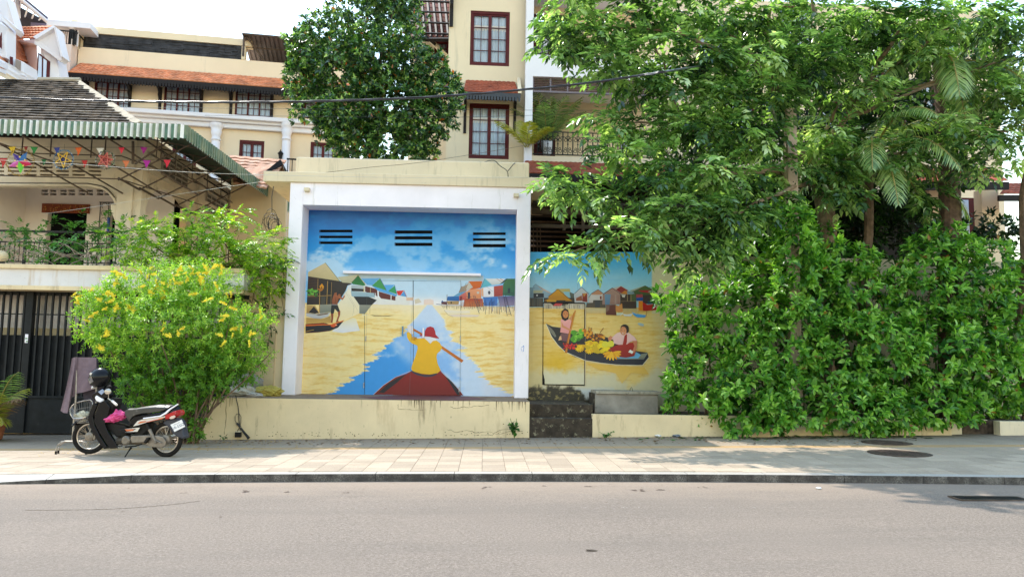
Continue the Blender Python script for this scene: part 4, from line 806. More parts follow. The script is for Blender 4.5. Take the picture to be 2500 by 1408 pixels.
mb = MB(); mb.box(pu_-.075, pu_+.075, -.07, .06, 0, gzz(714)); mb.build('post', MG1, t, bevel=.006)
mb = MB(); mb.box(pu_-.035, pu_+.03, -.073, -.0705, gzz(838), gzz(817)); mb.build('sticker', M['white'], t)
mb = MB(); mb.box(pu_-.028, pu_+.02, -.0755, -.0735, gzz(829), gzz(826)); mb.box(pu_-.01, pu_+.028, -.0755, -.0735, gzz(836), gzz(833)); mb.build('sticker_print', mat('green_print', (.12, .3, .1), .6, .1, 9, 0), t)
# what shows behind the bars
t = thing('shed_front', 'pale corrugated sheet wall seen behind the gate bars', 'sheet wall', (GFm.o.x, 17.0, 0))
MCS = mat('grey_corrugated_sheet', (.62, .62, .64), .6, .2, 2, .1, dirt=((.10, .09, .08), .25, (1, 1, .3), 2))
mb = MB(); xs = np.arange(ga-1, gb+.5, .07); zA_, zB_ = W(100, 801, 17).z, W(100, 700, 17).z
for i in range(len(xs)-1): mb.face([(xs[i], .03*(i % 2), zA_), (xs[i+1], .03*((i+1) % 2), zA_), (xs[i+1], .03*((i+1) % 2), zB_), (xs[i], .03*(i % 2), zB_)])
mb.build('corrugated_sheet', MCS, t)
mb = MB(); mb.box(ga-1, gb+.5, -.05, .2, -.3, zA_); mb.build('wall', mat('dirty_yellow_wall', (.5, .42, .26), .9, .15, 1, .2, dirt=((.08, .06, .04), .2, (1, 1, 1), 3)), t)
# terrace slab behind the beam, garden terrace of the villa
t = thing('terrace', 'raised terrace in front of the old villa', 'terrace', (-10, 17.3, 0))
mb = MB((-10, 17.3, 0)); zT = W(100, 648, 17.0).z-.25; mb.box(-24, PF.o.x+L0-.05, 17.25, 33, zT-.3, zT); mb.box(-24, -9.0, 18.6, 20.2, -.3, zT-.3); mb.build('slab', M['cream'], t)
# ---------------- villa
VF = Fr(325, 560, 20.0); VF.o.z = zT
vl = thing('old_villa', 'old cream villa with arched veranda and green striped awning', 'house', VF.o)
MV = mat('aged_cream_plaster', (.66, .61, .50), .85, .12, 1.5, .25, 50, dirt=((.22, .15, .10), .08, (2.5, 1, .6), 2))
def vr(x0, y0, x1, y1, d=0): return VF.rect(x0, y0, x1, y1, d)
ua = VF.uv(-160, 450)[0]; uc0, uc1 = VF.uv(289, 450)[0], VF.uv(326, 450)[0]
zAr = VF.uv(150, 458)[1]; zT2 = VF.uv(150, 318)[1]; zS = VF.uv(150, 498)[1]
# arch polygon strip: wall above the wide opening, corner rounded at the column
P = [(ua, zT2), (uc0, zT2), (uc0, VF.uv(290, 505)[1])]
arc = [(284, 500), (279, 488), (272, 478), (262, 468), (250, 461), (235, 457.5), (215, 456)]
P += [VF.uv(x, y) for x, y in arc]+[(ua, VF.uv(0, 454)[1])]
mb = MB()
def ringstrip(mb, xs0, ztop, ylow, d0, d1, m=0):
    for (a, b) in zip(xs0, xs0[1:]):
        mb.hexa([(a[0], d0, a[1]), (b[0], d0, b[1]), (b[0], d1, b[1]), (a[0], d1, a[1]), (a[0], d0, ztop), (b[0], d0, ztop), (b[0], d1, ztop), (a[0], d1, ztop)], m)
# vent block band occupies y 393..432 : holes
vx0 = VF.uv(252, 410)[0]; z_v0, z_v1 = VF.uv(120, 432)[1], VF.uv(120, 383)[1]
low = [(ua, VF.uv(0, 455)[1]), (VF.uv(215, 456)[0], VF.uv(215, 456)[1])]+[VF.uv(x, y) for x, y in arc[::-1][1:]]+[(uc0+.01, VF.uv(290, 506)[1])]
ringstrip(mb, low, z_v0, 0, 0, .22)
holes = []
pitch = 39.5; x = 247.0
while x > -150:
    for k in range(4):
        yb = 429.5-k*9.3
        a, b, c, e = vr(x-31, yb-4.6, x, yb); holes.append((a, b, c, e))
    x -= pitch
wallholes(mb, ua, vx0+.05, z_v0, z_v1, holes, 0, .22); mb.box(vx0+.05, uc1, 0, .22, z_v0, z_v1); mb.box(ua, uc1, 0.001, .22, z_v1, zT2); mb.box(ua, uc1, .24, .26, z_v0, zT2, 0)
mb.build('facade_wall', MV, vl)
for k in range(2):
    pts = [VF.P(x, y-2-3.0*k, -.03) for x, y in [(-150, 452), (215, 454)]+arc[::-1][1:]]; mb = MB(); mb.tube(pts, .035-.01*k, 6); mb.build('arch_moulding', MV if k == 0 else M['steel'], vl)
mb = MB(); mb.box(uc0, uc1+.02, -.06, .30, 0, zT2); mb.hexa([(uc0-.14, -.03, VF.uv(290, 515)[1]), (uc0, -.03, VF.uv(290, 545)[1]), (uc0, .2, VF.uv(290, 545)[1]), (uc0-.14, .2, VF.uv(290, 515)[1]), (uc0-.16, -.03, VF.uv(290, 500)[1]), (uc0, -.03, VF.uv(290, 500)[1]), (uc0, .2, VF.uv(290, 500)[1]), (uc0-.16, .2, VF.uv(290, 500)[1])]); mb.build('column', MV, vl, bevel=.02)
# side wall running back (x = uc1+.02 .. )
ub = VF.uv(356, 450)[0]-.10
mb = MB(); sw = [(0.30, 1.9), (3.6, 13)]
mb.box(uc1, ub+.0, .001, .3, 0, zT2-.002)
zar = VF.uv(380, 468, 2)[1]
mb.box(ub-.2, ub, .3, 13, zar, zT2-.004); mb.box(ub-.2, ub, 3.6, 13, 0, zar)
for k in range(8):
    a0, a1 = math.pi*k/16, math.pi*(k+1)/16
    for sgn in (1, -1):
        c = 1.95; r = 1.6
        y0 = c+sgn*r*math.cos(a0)*1.02; y1 = c+sgn*r*math.cos(a1)*1.02; h0 = zar-.9+.9*math.sin(a0); h1 = zar-.9+.9*math.sin(a1)
        ya, yb_ = min(y0, y1), max(y0, y1); ha, hb = (h0, h1) if y0 < y1 else (h1, h0)
        mb.hexa([(ub-.2, ya, ha), (ub, ya, ha), (ub, yb_, hb), (ub-.2, yb_, hb), (ub-.2, ya, zar+.01), (ub, ya, zar+.01), (ub, yb_, zar+.01), (ub-.2, yb_, zar+.01)])
for yy in (3.75, 6.6, 9.5, 12.4): mb.box(ub, ub+.07, yy, yy+.3, 0, zT2-.1)
mb.box(ub, ub+.05, .3, 13, zar+.15, zar+.25)
mb.build('side_wall', MV, vl)
MVENT = mat('vent_block', (.40, .38, .33), .9, .15, 3, .1); MVS = mat('vent_shadow', (.10, .095, .085), .9, .1, 3, 0)
for (y0, y1, zc, rows_) in ((1.1, 2.9, zar+.62, 4), (4.5, 6.2, zar+.25, 4), (7.2, 8.9, zar-.1, 4)):
    f_ = MB(); f_.box(ub, ub+.04, y0, y1, zc-.32, zc+.32); vb = f_.build('vent_panel', MVENT, vl); s_ = MB()
    n = 4
    for i in range(n):
        for j in range(rows_): w = (y1-y0)/n; s_.box(ub+.041, ub+.044, y0+i*w+.04, y0+(i+1)*w-.04, zc-.27+j*.145, zc-.27+j*.145+.09)
    s_.build('slot', MVS, vb)
# inner veranda wall
MI = mat('veranda_white', (.78, .77, .78), .9, .05, 1, .1)
d = 2.4; hl = []
door1 = VF.rect(111, 500, 207, 700, d); door2 = VF.rect(262, 500, 286, 700, d); door3 = VF.rect(328, 500, 346, 700, d)
uB = VF.uv(54, 500, d)[0]
wallh = [(door1[0], door1[1], .02, door1[3]), (door2[0], door2[1], .02, door2[3]), (door3[0], door3[1], .02, door3[3])]
vb_ = []
for (xa_, xb_) in ((99, 140), (145, 184), (190, 228), (234, 271)):
    for y in (463, 471):
        for h in (0, 1):
            q0 = xa_+h*(xb_-xa_)/2+2; r_ = VF.rect(q0, y, q0+16, y+5.5, d); vb_.append(r_)
mb = MB(); wallholes(mb, uB, ub-.2, 0, zar+.5, wallh+vb_, d, d+.2); mb.build('inner_wall', MI, vl)
mb = MB(); mb.box(ua-1, uB, .6, .8, 0, zar+.5); mb.box(uB-.005, uB+.1, .8, d, 0, zar+.5); mb.box(ua-1, ub, .2, 13, zT2-.5, zT2-.45); mb.build('inner_wall', MI, vl)
mb = MB(); mb.box(uB, ub-.2, d+.6, d+.65, 0, zar+.5); mb.build('dark_room', M['dark'], vl)
# grilles
for dr in (door2, door3):
    mb = MB(); x0_, x1_ = dr[0]-.22, dr[0]-.0
    for xx in (dr[0]-.26, dr[0]-.02, dr[1]+.02): mb.tube([(xx, d-.03, .3), (xx, d-.03, dr[3]+.06)], .012, 5)
    for k in range(9): zz = .9+k*.22; mb.tube([(dr[0]-.14+.09*math.cos(a/6*math.pi*2)*(1), d-.03, zz+.09*math.sin(a/6*math.pi*2)) for a in range(5)], .007, 4)
    mb.tube([(dr[0]-.3, d-.03, dr[3]+.06), (dr[1]+.1, d-.03, dr[3]+.06)], .012, 5); mb.build('door_grille', M['iron'], vl)
mb = MB(); r_ = VF.rect(261, 530, 265, 564, d-.1); mb.box(r_[0], r_[1], d-.1, d-.02, r_[2], r_[3]); mb.build('blue_pipe', mat('blue_paint', (.03, .10, .5), .5, .1, 9, 0), vl)
t = thing('door_valance', 'red and gold embroidered cloth valance above the villa doorway', 'valance', VF.o)
a, b, c, e = VF.rect(102, 498, 219, 520, d-.05); rr = random.Random(4)
mb = MB(); n = 24
for i in range(n):
    ua_, ub_ = a+(b-a)*i/n, a+(b-a)*(i+1)/n; mb.hexa([(ua_, d-.05-.02*(i % 2), c), (ub_, d-.05-.02*((i+1) % 2), c), (ub_, d-.03, c), (ua_, d-.03, c), (ua_, d-.06, e), (ub_, d-.06, e), (ub_, d-.03, e), (ua_, d-.03, e)], 0)
for k in range(46): u, z = rr.uniform(a+.05, b-.05), rr.uniform(c+.03, e-.03); s = .018; mb.face([(u-s, d-.075, z), (u, d-.075, z-s), (u+s, d-.075, z), (u, d-.075, z+s)], 1)
mb.build('cloth', [mat('red_brown_cloth', (.20, .05, .02), .8, .2, 8, 0), mat('gold_thread', (.42, .22, .04), .5, .2, 9, 0)], t)
t = thing('tube_lamp', 'thin dark tube lamp under the veranda ceiling', 'lamp', VF.o)
a_, b_ = VF.P(56, 455, .4), VF.P(142, 457.5, .4); mb = MB(); mb.tube([a_, b_], .03, 6); mb.build('tube', M['iron'], t)
# veranda railing
t = thing('veranda_railing', 'black railing along the edge of the old villa veranda', 'railing', VF.o)
r0, r1 = VF.uv(-150, 570, -.6)[0], VF.uv(290, 570, -.6)[0]; zz1 = VF.uv(60, 562, -.6)[1]; zz0 = VF.uv(60, 640, -.6)[1]; zz0 = max(zz0, .05)
mb = MB(); mb.box(r0, r1, -.63, -.57, zz1-.05, zz1); mb.box(r0, r1, -.62, -.58, zz1-.32, zz1-.29); mb.box(r0, r1, -.62, -.58, zz0, zz0+.03); mb.build('rail', M['iron'], t)
pb = MB(); pb.box(-.03, .03, -.63, -.57, 0, zz1); p0b = pb.build('post', M['iron'], t); p0b.location.x = VF.uv(61, 600, -.6)[0]
for xx in (-60, 185): p1b = dup(p0b, parent=t); p1b.location.x = VF.uv(xx, 600, -.6)[0]
bb = MB(); bb.box(-.008, .008, -.61, -.59, zz0, zz1-.3); b0 = bb.build('bar', M['iron'], t); b0.location.x = r0+.1
for k in range(1, int((r1-r0)/.12)): b = dup(b0, parent=t); b.location.x = r0+.1+k*.12
# ---------------- awning
MAG = mat('green_painted_sheet', (.075, .16, .11), .55, .25, 2.5, .1, dirt=[((.26, .28, .16), .5, (1, 1, .5), 2.4), ((.05, .16, .14), .2, (1, 1, .5), 2)])
MAW = mat('white_painted_sheet', (.84, .88, .92), .55, .04, 4, .05); MAU = mat('dark_green_sheet', (.022, .055, .042), .5, .2, 3, .1)
AY = 17.5; A0 = W(-150, 305, AY); A1 = W(450, 305, AY); A1b = W(705, 497, 27.0); zv = A1.z
aw = thing('awning', 'green and white striped corrugated metal awning round the old villa', 'awning', (A1.x, AY, zv))
hang = .335
def valance(p, q, n, scal=True):
    mb = MB(aw.location); d = (q-p)/n; nrm = Vector((d.y, -d.x, 0)).normalized()
    if nrm.y > 0 and abs(nrm.y) > .5: nrm = -nrm
    out = nrm*.045
    for i in range(n):
        a = p+d*i; b = a+d*.34; c = a+d
        b = a+d*.10; g2 = a+d*.60
        for (s, e, m, os, oe) in ((a, b, 0, 0, 1.2), (b, g2, 0, 1.2, 1.2), (g2, c, 1, 1.2, 0)):
            sp_, ep_ = s+out*os*1.2, e+out*oe*1.2; slp = -out*1.2
            lo = hang
            if m == 0 and s == b:   # tongue shaped bottom
                mid = (sp_+ep_)/2
                mb.face([sp_, sp_-Vector((0, 0, lo)), mid+(sp_-mid)*.35-Vector((0, 0, lo+.045)), mid+(ep_-mid)*.35-Vector((0, 0, lo+.045)), ep_-Vector((0, 0, lo)), ep_], m)
            else: mb.face([sp_, sp_-Vector((0, 0, lo*.97)), ep_-Vector((0, 0, lo*.97)), ep_], m)
    return mb
p, q = Vector((A0.x, AY, zv)), Vector((A1.x, AY, zv)); n1 = round((q-p).length/.1425)
mv = valance(p, q, n1); mv.build('front_valance', [MAG, MAW], aw)
p2 = Vector((A1.x, AY, zv)); q2 = Vector((A1b.x, 28.5, A1b.z+.04)); q2.x = A1.x+(q2.x-A1.x)*1.0
mv = valance(p2, q2, 68); mv.build('side_valance', [MAG, MAW], aw)
# sloping corrugated sheets
rise = .55; mb = MB(aw.location)
n = 120
xs = np.linspace(A0.x, A1.x-.0, n)
for i in range(n-1):
    za, zb2 = .02*(i % 2), .02*((i+1) % 2); back = 20.05; ga_, gb_ = min(1, max(0, (A1.x-xs[i])/2.2)), min(1, max(0, (A1.x-xs[i+1])/2.2))
    ba, bb_ = AY+(back-AY)*ga_, AY+(back-AY)*gb_
    mb.face([(xs[i], AY, zv+za), (xs[i+1], AY, zv+zb2), (xs[i+1], bb_, zv+rise*gb_+zb2), (xs[i], ba, zv+rise*ga_+za)])
wallx = VF.o.x+ub
ysn = np.linspace(AY, 28.5, 110)
for i in range(109):
    za, zb2 = .02*(i % 2), .02*((i+1) % 2); ga_, gb_ = min(1, (ysn[i]-AY)/2.55), min(1, (ysn[i+1]-AY)/2.55)
    ea = p2+(q2-p2)*((ysn[i]-AY)/11.); eb = p2+(q2-p2)*((ysn[i+1]-AY)/11.)
    xa_ = ea.x+(wallx-ea.x)*ga_; xb_ = eb.x+(wallx-eb.x)*gb_
    mb.face([(ea.x, ea.y, ea.z+za), (eb.x, eb.y, eb.z+zb2), (xb_, eb.y, eb.z+rise*gb_+zb2), (xa_, ea.y, ea.z+rise*ga_+za)])
mb.build('roof_sheet', MAU, aw)
mb = MB(aw.location); wl = VF.o.y
zf = zv-hang
for k in range(8):
    x = W(60+k*88 if k < 5 else 0, 350, 18.2).x if k < 5 else 0
for px in (-60, 55, 125, 224, 258, 395):
    x = W(px, 350, 18.6).x; mb.tube([(x, 18.6, zv+.25), (x, 18.6, zv-.55)], .018, 5)
for px in (-40, 55, 160, 260):
    a = W(px, 350, 18); mb.tube([(a.x, AY+.1, zv-.2), (a.x+1.5, 19.9, zv-1.15)], .022, 5)
for zz in (-.42, -1.0): mb.tube([(A0.x, 18.8, zv+zz), (wallx, 18.8, zv+zz-.02), (wallx+.9, 22, zv+zz-.02)], .016, 5)
mb.tube([W(325, 345, 18.4), W(325, 400, 18.4)], .035, 5); mb.tube([W(412, 345, 18.3), W(330, 400, 18.3)], .025, 5); mb.tube([W(360, 345, 18.3), W(425, 395, 18.8)], .02, 5)
mb.tube([W(-60, 330, 17.8), W(130, 395, 18.2), W(330, 412, 18.4)], .02, 5)
for k in range(1, 10):
    y = AY+k*1.15; e = p2+(q2-p2)*((y-AY)/11.); mb.tube([(e.x-.05, y, e.z-.05), (wallx+.05, y, e.z+.3)], .02, 5); mb.tube([(e.x-.1, y, e.z-.05), (wallx+.03, y, e.z-1.1)], .02, 5); mb.tube([(e.x-1.1, y, e.z+.15), (e.x-1.1, y, e.z-.5)], .014, 5)
    if k < 9: mb.tube([(e.x-1.1, y, e.z-.5), (e.x-1.05, y+1.15, e.z-.55)], .014, 5); mb.tube([(wallx+.04, y, e.z-1.05), (wallx+.04, y+1.15, e.z-1.08)], .03, 5)
mb.build('frame', M['steel'], aw)
# ---------------- dark tiled hip roof
hr = thing('hip_roof', 'weathered black tiled hip roof above the striped awning', 'roof', (VF.o.x, 19.6, 0))
E0 = W(-170, 306, 19.6); E1 = W(346, 306, 19.6); ze = E1.z; Rg = W(192, 200, 24.0); R0_ = W(-170, 194, 24.0); zrg = Rg.z
MTB = mat('weathered_dark_tile', (.105, .088, .072), .9, .6, 3.5, .4, 25, spec=.15, tint=.75, dirt=[((.34, .29, .22), .14, (1, 1, 1), 2.5), ((.03, .03, .03), .2, (1, 1, 1), 3)])
mb = MB(hr.location); mb.face([(E0.x, 19.6, ze-.05), (E1.x, 19.6, ze-.05), (Rg.x, 24, zrg-.05), (R0_.x, 24, zrg-.05)]); mb.face([(E1.x, 19.6, ze-.05), (E1.x+.1, 30, ze-.05), (Rg.x, 24, zrg-.05)]); mb.face([(E0.x, 19.6, ze-.3), (E1.x, 19.6, ze-.3), (E1.x, 30, ze-.3), (E0.x, 30, ze-.3)]); mb.build('underlay', M['dark'], hr)
NR = 19; sl = Vector((0, 24-19.6, zrg-ze)); sln = sl.normalized(); nrm = Vector((0, -sln.z, sln.y))
tw, th = .27, sl.length/NR
tm = MB(); tm.hexa([(-tw/2+.012, -.03, .0), (tw/2-.012, -.03, .0), (tw/2-.012, th+.02, -.012), (-tw/2+.012, th+.02, -.012), (-tw/2+.012, -.03, .05), (tw/2-.012, -.03, .05), (tw/2-.012, th+.0, .004), (-tw/2+.012, th+.0, .004)])
t0 = tm.build('tile', MTB, hr); me_t = t0.data; bpy.data.objects.remove(t0)
ti = []
for r in range(NR):
    f = r/NR; y = 19.6+(24-19.6)*f; z = ze+(zrg-ze)*f; xr = E1.x+(Rg.x-E1.x)*(f+.5/NR)
    x = xr-.12-(.5 if r % 2 else 0)*tw
    while x > E0.x-4.5: ti.append((r, x, y, z)); x -= tw
B3 = Matrix((Vector((1, 0, 0)), sln, nrm)).transposed().to_4x4()
vis = sorted([q for q in ti if proj((q[1], q[2], q[3]))[0] > -15], key=lambda q: q[0]*100-q[1]); ot = [q for q in ti if proj((q[1], q[2], q[3]))[0] <= -15]
def tmat(q): return Matrix.Translation(Vector((q[1], q[2], q[3]))-Vector(hr.location)+nrm*.02)@B3@Matrix.Rotation(random.uniform(-.06, .06), 4, 'Z')@Matrix.Rotation(random.uniform(-.05, .05), 4, 'Y')
for q in vis[:296]: inst(me_t, 'tile', hr, tmat(q))
mb = MB()
for q in vis[296:]+ot:
    T = tmat(q); mb.hexa([T@v.co for v in me_t.vertices])
setp(mb.build('tile_field', MTB, hr), kind='stuff')
MRC = mat('cement_ridge_cap', (.42, .38, .30), .9, .15, 3, .3, dirt=((.12, .10, .08), .1, (1, 1, 1), 5))
a, b = Vector((Rg.x, 24, zrg+.05)), Vector((E1.x, 19.55, ze+.06)); n = 13; hd = (b-a)/n; sd_ = Vector((1, .0, .0))*.16
for k in range(n):
    s, e = a+hd*k, a+hd*(k+.96); mb = MB(hr.location); up = Vector((0, 0, .03))
    L_ = Vector((-.16, -.03, -.05)); R_ = Vector((.13, .08, -.06)); mb.face([s+L_, e+L_, e+up, s+up]); mb.face([s+up, e+up, e+R_, s+R_]); mb.face([e+L_, e+R_, e+up]); mb.face([s+L_, e+L_, e+L_+Vector((0, 0, -.04)), s+L_+Vector((0, 0, -.04))]); mb.build('ridge_cap', MRC, hr)
mb = MB(hr.location); mb.tube([(E0.x, 24, zrg+.02), (Rg.x+.05, 24, zrg+.05)], .09, 6); mb.build('ridge', MRC, hr)
# ---------------- pennants and star lanterns
fl = thing('flag_string', 'string of the pennants under the striped awning', 'string', W(200, 360, 17.9))
mb = MB(fl.location); mb.tube([W(-50, 356, 17.9), W(150, 360, 17.9), W(300, 360, 17.9), W(430, 356, 18.2)], .004, 4); mb.tube([W(-50, 384, 17.8), W(100, 389, 17.8), W(300, 392, 17.9), W(430, 388, 18.2)], .004, 4); mb.build('cord', M['iron'], fl)
pc = {'yellow': (.62, .46, .02), 'dark red': (.22, .012, .02), 'green': (.02, .22, .05), 'blue': (.02, .04, .30), 'orange': (.62, .12, .02), 'white': (.62, .66, .68), 'pink red': (.60, .02, .06), 'magenta': (.40, .02, .38), 'red': (.42, .02, .02), 'deep green': (.01, .12, .03), 'salmon': (.55, .16, .06)}
PM = {k: mat('pennant_'+k.replace(' ', '_'), v, .6, .06, 8, 0) for k, v in pc.items()}
fl_l = [(20, 359, 20, 'yellow', 'yellow pennant of the upper string nearest the left edge'), (56, 358, 13, 'dark red', 'narrow dark red pennant of the upper string between yellow and green ones'), (75, 359, 17, 'green', 'green pennant of the upper string beside the big colourful star'), (130, 361, 18, 'blue', 'blue pennant hanging above the blue star lantern'), (182, 361, 19, 'orange', 'orange pennant of the upper string between blue and white ones'), (235, 362, 19, 'white', 'white pennant hanging above the red star lantern'), (289, 361, 15, 'pink red', 'pink red pennant left of the awning post'), (343, 360, 16, 'magenta', 'magenta pennant of the upper string right of the awning post'),
        (-3, 387, 22, 'red', 'red pennant of the lower string cut by the left edge'), (100, 390, 14, 'deep green', 'dark green pennant of the lower string between two star lanterns'), (198, 392, 17, 'red', 'red doubled pennant of the lower string beside the red star lantern'), (299, 393, 17, 'salmon', 'salmon orange pennant of the lower string beside the column'), (349, 392, 18, 'magenta', 'magenta pennant of the lower string under the awning'), (399, 391, 18, 'pink red', 'pink red pennant farthest right under the awning')]
for (px, py, w, c, lb) in fl_l:
    Y = 17.9 if px < 320 else 18.15; t = thing('pennant', lb, 'pennant', W(px+w/2, py, Y), random.uniform(-.3, .3), 'pennants under the awning')
    k = Y/F_PX; mb = MB(); s = w*k/2; h = w*1.1*k; mb.face([(-s, 0, 0), (s, 0, 0), (.3*s, .02, -h*.6), (0, -.01, -h), (-.4*s, .02, -h*.5)]); mb.face([(-s, -.002, .004), (s, -.002, .004), (s, -.002, -.012), (-s, -.002, -.012)]); mb.build('cloth', PM[c], t)
def starlantern(px, py, Y, R, label, cols, ringc, hollow, seed):
    t = thing('star_lantern', label, 'lantern', W(px, py, Y), 0, 'star lanterns under the awning'); rr = random.Random(seed); rot = rr.uniform(-.15, .15)+(math.pi if not hollow else 0.35)
    pt_ = [(R*.92*math.sin(2*math.pi*k/5+rot), R*.92*math.cos(2*math.pi*k/5+rot)) for k in range(5)]; inn = [(R*(.37 if hollow else .46)*math.sin(2*math.pi*(k+.5)/5+rot), R*(.37 if hollow else .46)*math.cos(2*math.pi*(k+.5)/5+rot)) for k in range(5)]
    if not hollow:
        for k in range(5):
            mb = MB(); a, b, c = inn[k-1], pt_[k], inn[k]; ce = (0, -.07, 0); A, B, C_ = (a[0], 0, a[1]), (b[0], -.01, b[1]), (c[0], 0, c[1])
            mb.face([ce, A, B]); mb.face([ce, B, C_]); mb.face([(0, .07, 0), B, A]); mb.face([(0, .07, 0), C_, B]); mb.build('star_point', cols[k], t)
        mb = MB(); mb.face([(inn[k][0]*1.02, -.02, inn[k][1]*1.02) for k in range(5)]); mb.build('star_centre', cols[5], t)
    else:
        mb = MB(); q = [(x*.75, .02, y*.75) for x, y in pt_]; mb.face([v for k in range(5) for v in (q[k], (inn[k][0], .02, inn[k][1]))]); mb.build('panel', cols[1], t)
        mb = MB()
        for k in range(5): a, b = pt_[k], pt_[(k+2) % 5]; mb.tube([(a[0], -.02, a[1]), (b[0], -.02, b[1])], .011, 5)
        if seed == 3:
            for k in range(-4, 5): mb.tube([(k*.03, -.01, -.12), (k*.03+.02, -.01, .12)], .005, 4)
        mb.build('star_frame', cols[0], t)
    mb = MB(); n = 46
    for k in range(n):
        a = 2*math.pi*k/n; rad = R*1.04; c = Vector((rad*math.cos(a), 0, rad*math.sin(a))); tdir = Vector((-math.sin(a), 0, math.cos(a)))
        for _ in range(3):
            dd = Vector((rr.gauss(0, 1), rr.gauss(0, 1), rr.gauss(0, 1))).normalized()*R*.13; e = dd.cross(Vector((.3, .8, .5))).normalized()*.008; mb.face([c+e, c-e, c+dd-e, c+dd+e], rr.randrange(len(ringc)))
    mb.tube([(R*1.04*math.cos(2*math.pi*k/24), 0, R*1.04*math.sin(2*math.pi*k/24)) for k in range(25)], .006, 4)
    mb.build('tinsel_ring', ringc, t); mb = MB(); mb.tube([(0, 0, R), (0, 0, R+.16)], .003, 4); mb.build('cord', M['iron'], t)
cm = lambda n, c, **k: mat(n, c, k.get('r', .4), .08, 6, 0)
starlantern(50, 396, 17.7, .30, 'large star lantern with pink, yellow, green and blue points nearest the left edge', [cm('star_green', (.10, .5, .04)), cm('star_pink', (.55, .12, .42)), cm('star_purple', (.05, .02, .2)), cm('star_blue', (.02, .12, .35)), cm('star_crimson', (.5, .02, .08)), cm('star_yellow', (.65, .5, .05))], [cm('gold_tinsel', (.35, .24, .05)), cm('bronze_tinsel', (.14, .08, .02))], False, 1)
starlantern(155, 390, 17.8, .215, 'blue star lantern with yellow frame in blue tinsel, middle of the three', [cm('yellow_stick', (.65, .42, .04)), cm('star_navy', (.02, .02, .12))], [cm('blue_tinsel', (.04, .2, .4)), cm('navy_tinsel', (.01, .02, .10)), cm('silver_tinsel', (.6, .65, .7), r=.2)], True, 2)
starlantern(257, 391, 17.85, .205, 'red barred star lantern in dark tinsel, rightmost of the three', [cm('red_stick', (.55, .12, .10)), cm('star_maroon', (.16, .01, .015))], [cm('black_tinsel', (.03, .02, .03)), cm('green_tinsel', (.05, .2, .08)), cm('silver_tinsel2', (.6, .6, .62), r=.2)], True, 3)
# yellow ball lamp on the beam at the left edge
t = thing('globe_lamp', 'cream globe lamp on the gate beam at the left edge', 'lamp', W(4, 640, 16.6)); mb = MB(t.location); mb.ball(W(4, 626, 16.6), .13, 14); mb.build('globe', mat('cream_globe', (.66, .56, .36), .5, .05, 4, 0), t, smooth=True); mb = MB(t.location); mb.cyl(W(4, 652, 16.6), W(4, 636, 16.6), .06, n=10); mb.build('base', M['iron'], t)
# ================================================================ HOTELS BEHIND
def windowf(F, root, R, d, leaves=3, rows=4, cols=2, name='window', fr=.055, lace=True, recess=.12, dark=False):
    a, b, c, e = R
    mb = MB(); D0, D1 = d+recess-.06, d+recess
    mb.box(a, b, D0-.03, D1, e-fr*1.3, e); mb.box(a, b, D0-.03, D1, c, c+fr*1.3); mb.box(a, a+fr, D0-.03, D1, c+fr*1.3, e-fr*1.3); mb.box(b-fr, b, D0-.03, D1, c+fr*1.3, e-fr*1.3)
    w = (b-a-2*fr)/leaves
    for k in range(leaves):
        x0 = a+fr+k*w; x1 = x0+w; s = fr*.8
        mb.box(x0, x0+s, D0, D1-.005, c+fr*1.3, e-fr*1.3); mb.box(x1-s, x1, D0, D1-.005, c+fr*1.3, e-fr*1.3)
        zz0, zz1 = c+fr*1.3, e-fr*1.3
        mb.box(x0+s, x1-s, D0, D1-.005, zz0, zz0+s); mb.box(x0+s, x1-s, D0, D1-.005, zz1-s, zz1)
        for i in range(1, cols): xm = x0+s+(x1-x0-2*s)*i/cols; mb.box(xm-.009, xm+.009, D0+.015, D1-.01, zz0+s, zz1-s)
        for i in range(1, rows): zm = zz0+s+(zz1-zz0-2*s)*i/rows; mb.box(x0+s, x1-s, D0+.012, D1-.012, zm-.009, zm+.009)
    wd = mb.build(name, M['frame'], root)
    mb = MB(); mb.face([(a+fr, D1-.02, c+fr), (b-fr, D1-.02, c+fr), (b-fr, D1-.02, e-fr), (a+fr, D1-.02, e-fr)]); mb.build('pane', M['glass'], wd)
    mb = MB(); mb.face([(a, D1+.5, c), (b, D1+.5, c), (b, D1+.5, e), (a, D1+.5, e)]); mb.build('dark_room', M['dark'], wd)
    if not dark:
        mb = MB(); n = int((b-a)/.05)
        for i in range(n):
            x0, x1 = a+.02+(b-a-.04)*i/n, a+.02+(b-a-.04)*(i+1)/n; o0, o1 = (0, .03) if i % 2 else (.03, 0)
            mb.face([(x0, D1+.02+o0, c), (x1, D1+.02+o1, c), (x1, D1+.02+o1, e), (x0, D1+.02+o0, e)])
        mb.build('curtain', M['curtain'], wd)
    if lace:
        mb = MB(); zl = e-(e-c)*.30; n = int((b-a)/.09)
        for i in range(n):
            x0 = a+(b-a)*i/n; x1 = a+(b-a)*(i+1)/n; xm = (x0+x1)/2
            mb.face([(x0, D1+.012, zl+.12), (x0, D1+.012, zl), (xm, D1+.012, zl-.1), (x1, D1+.012, zl), (x1, D1+.012, zl+.12)])
        mb.build('lace_trim', M['lace'], wd)
    return wd
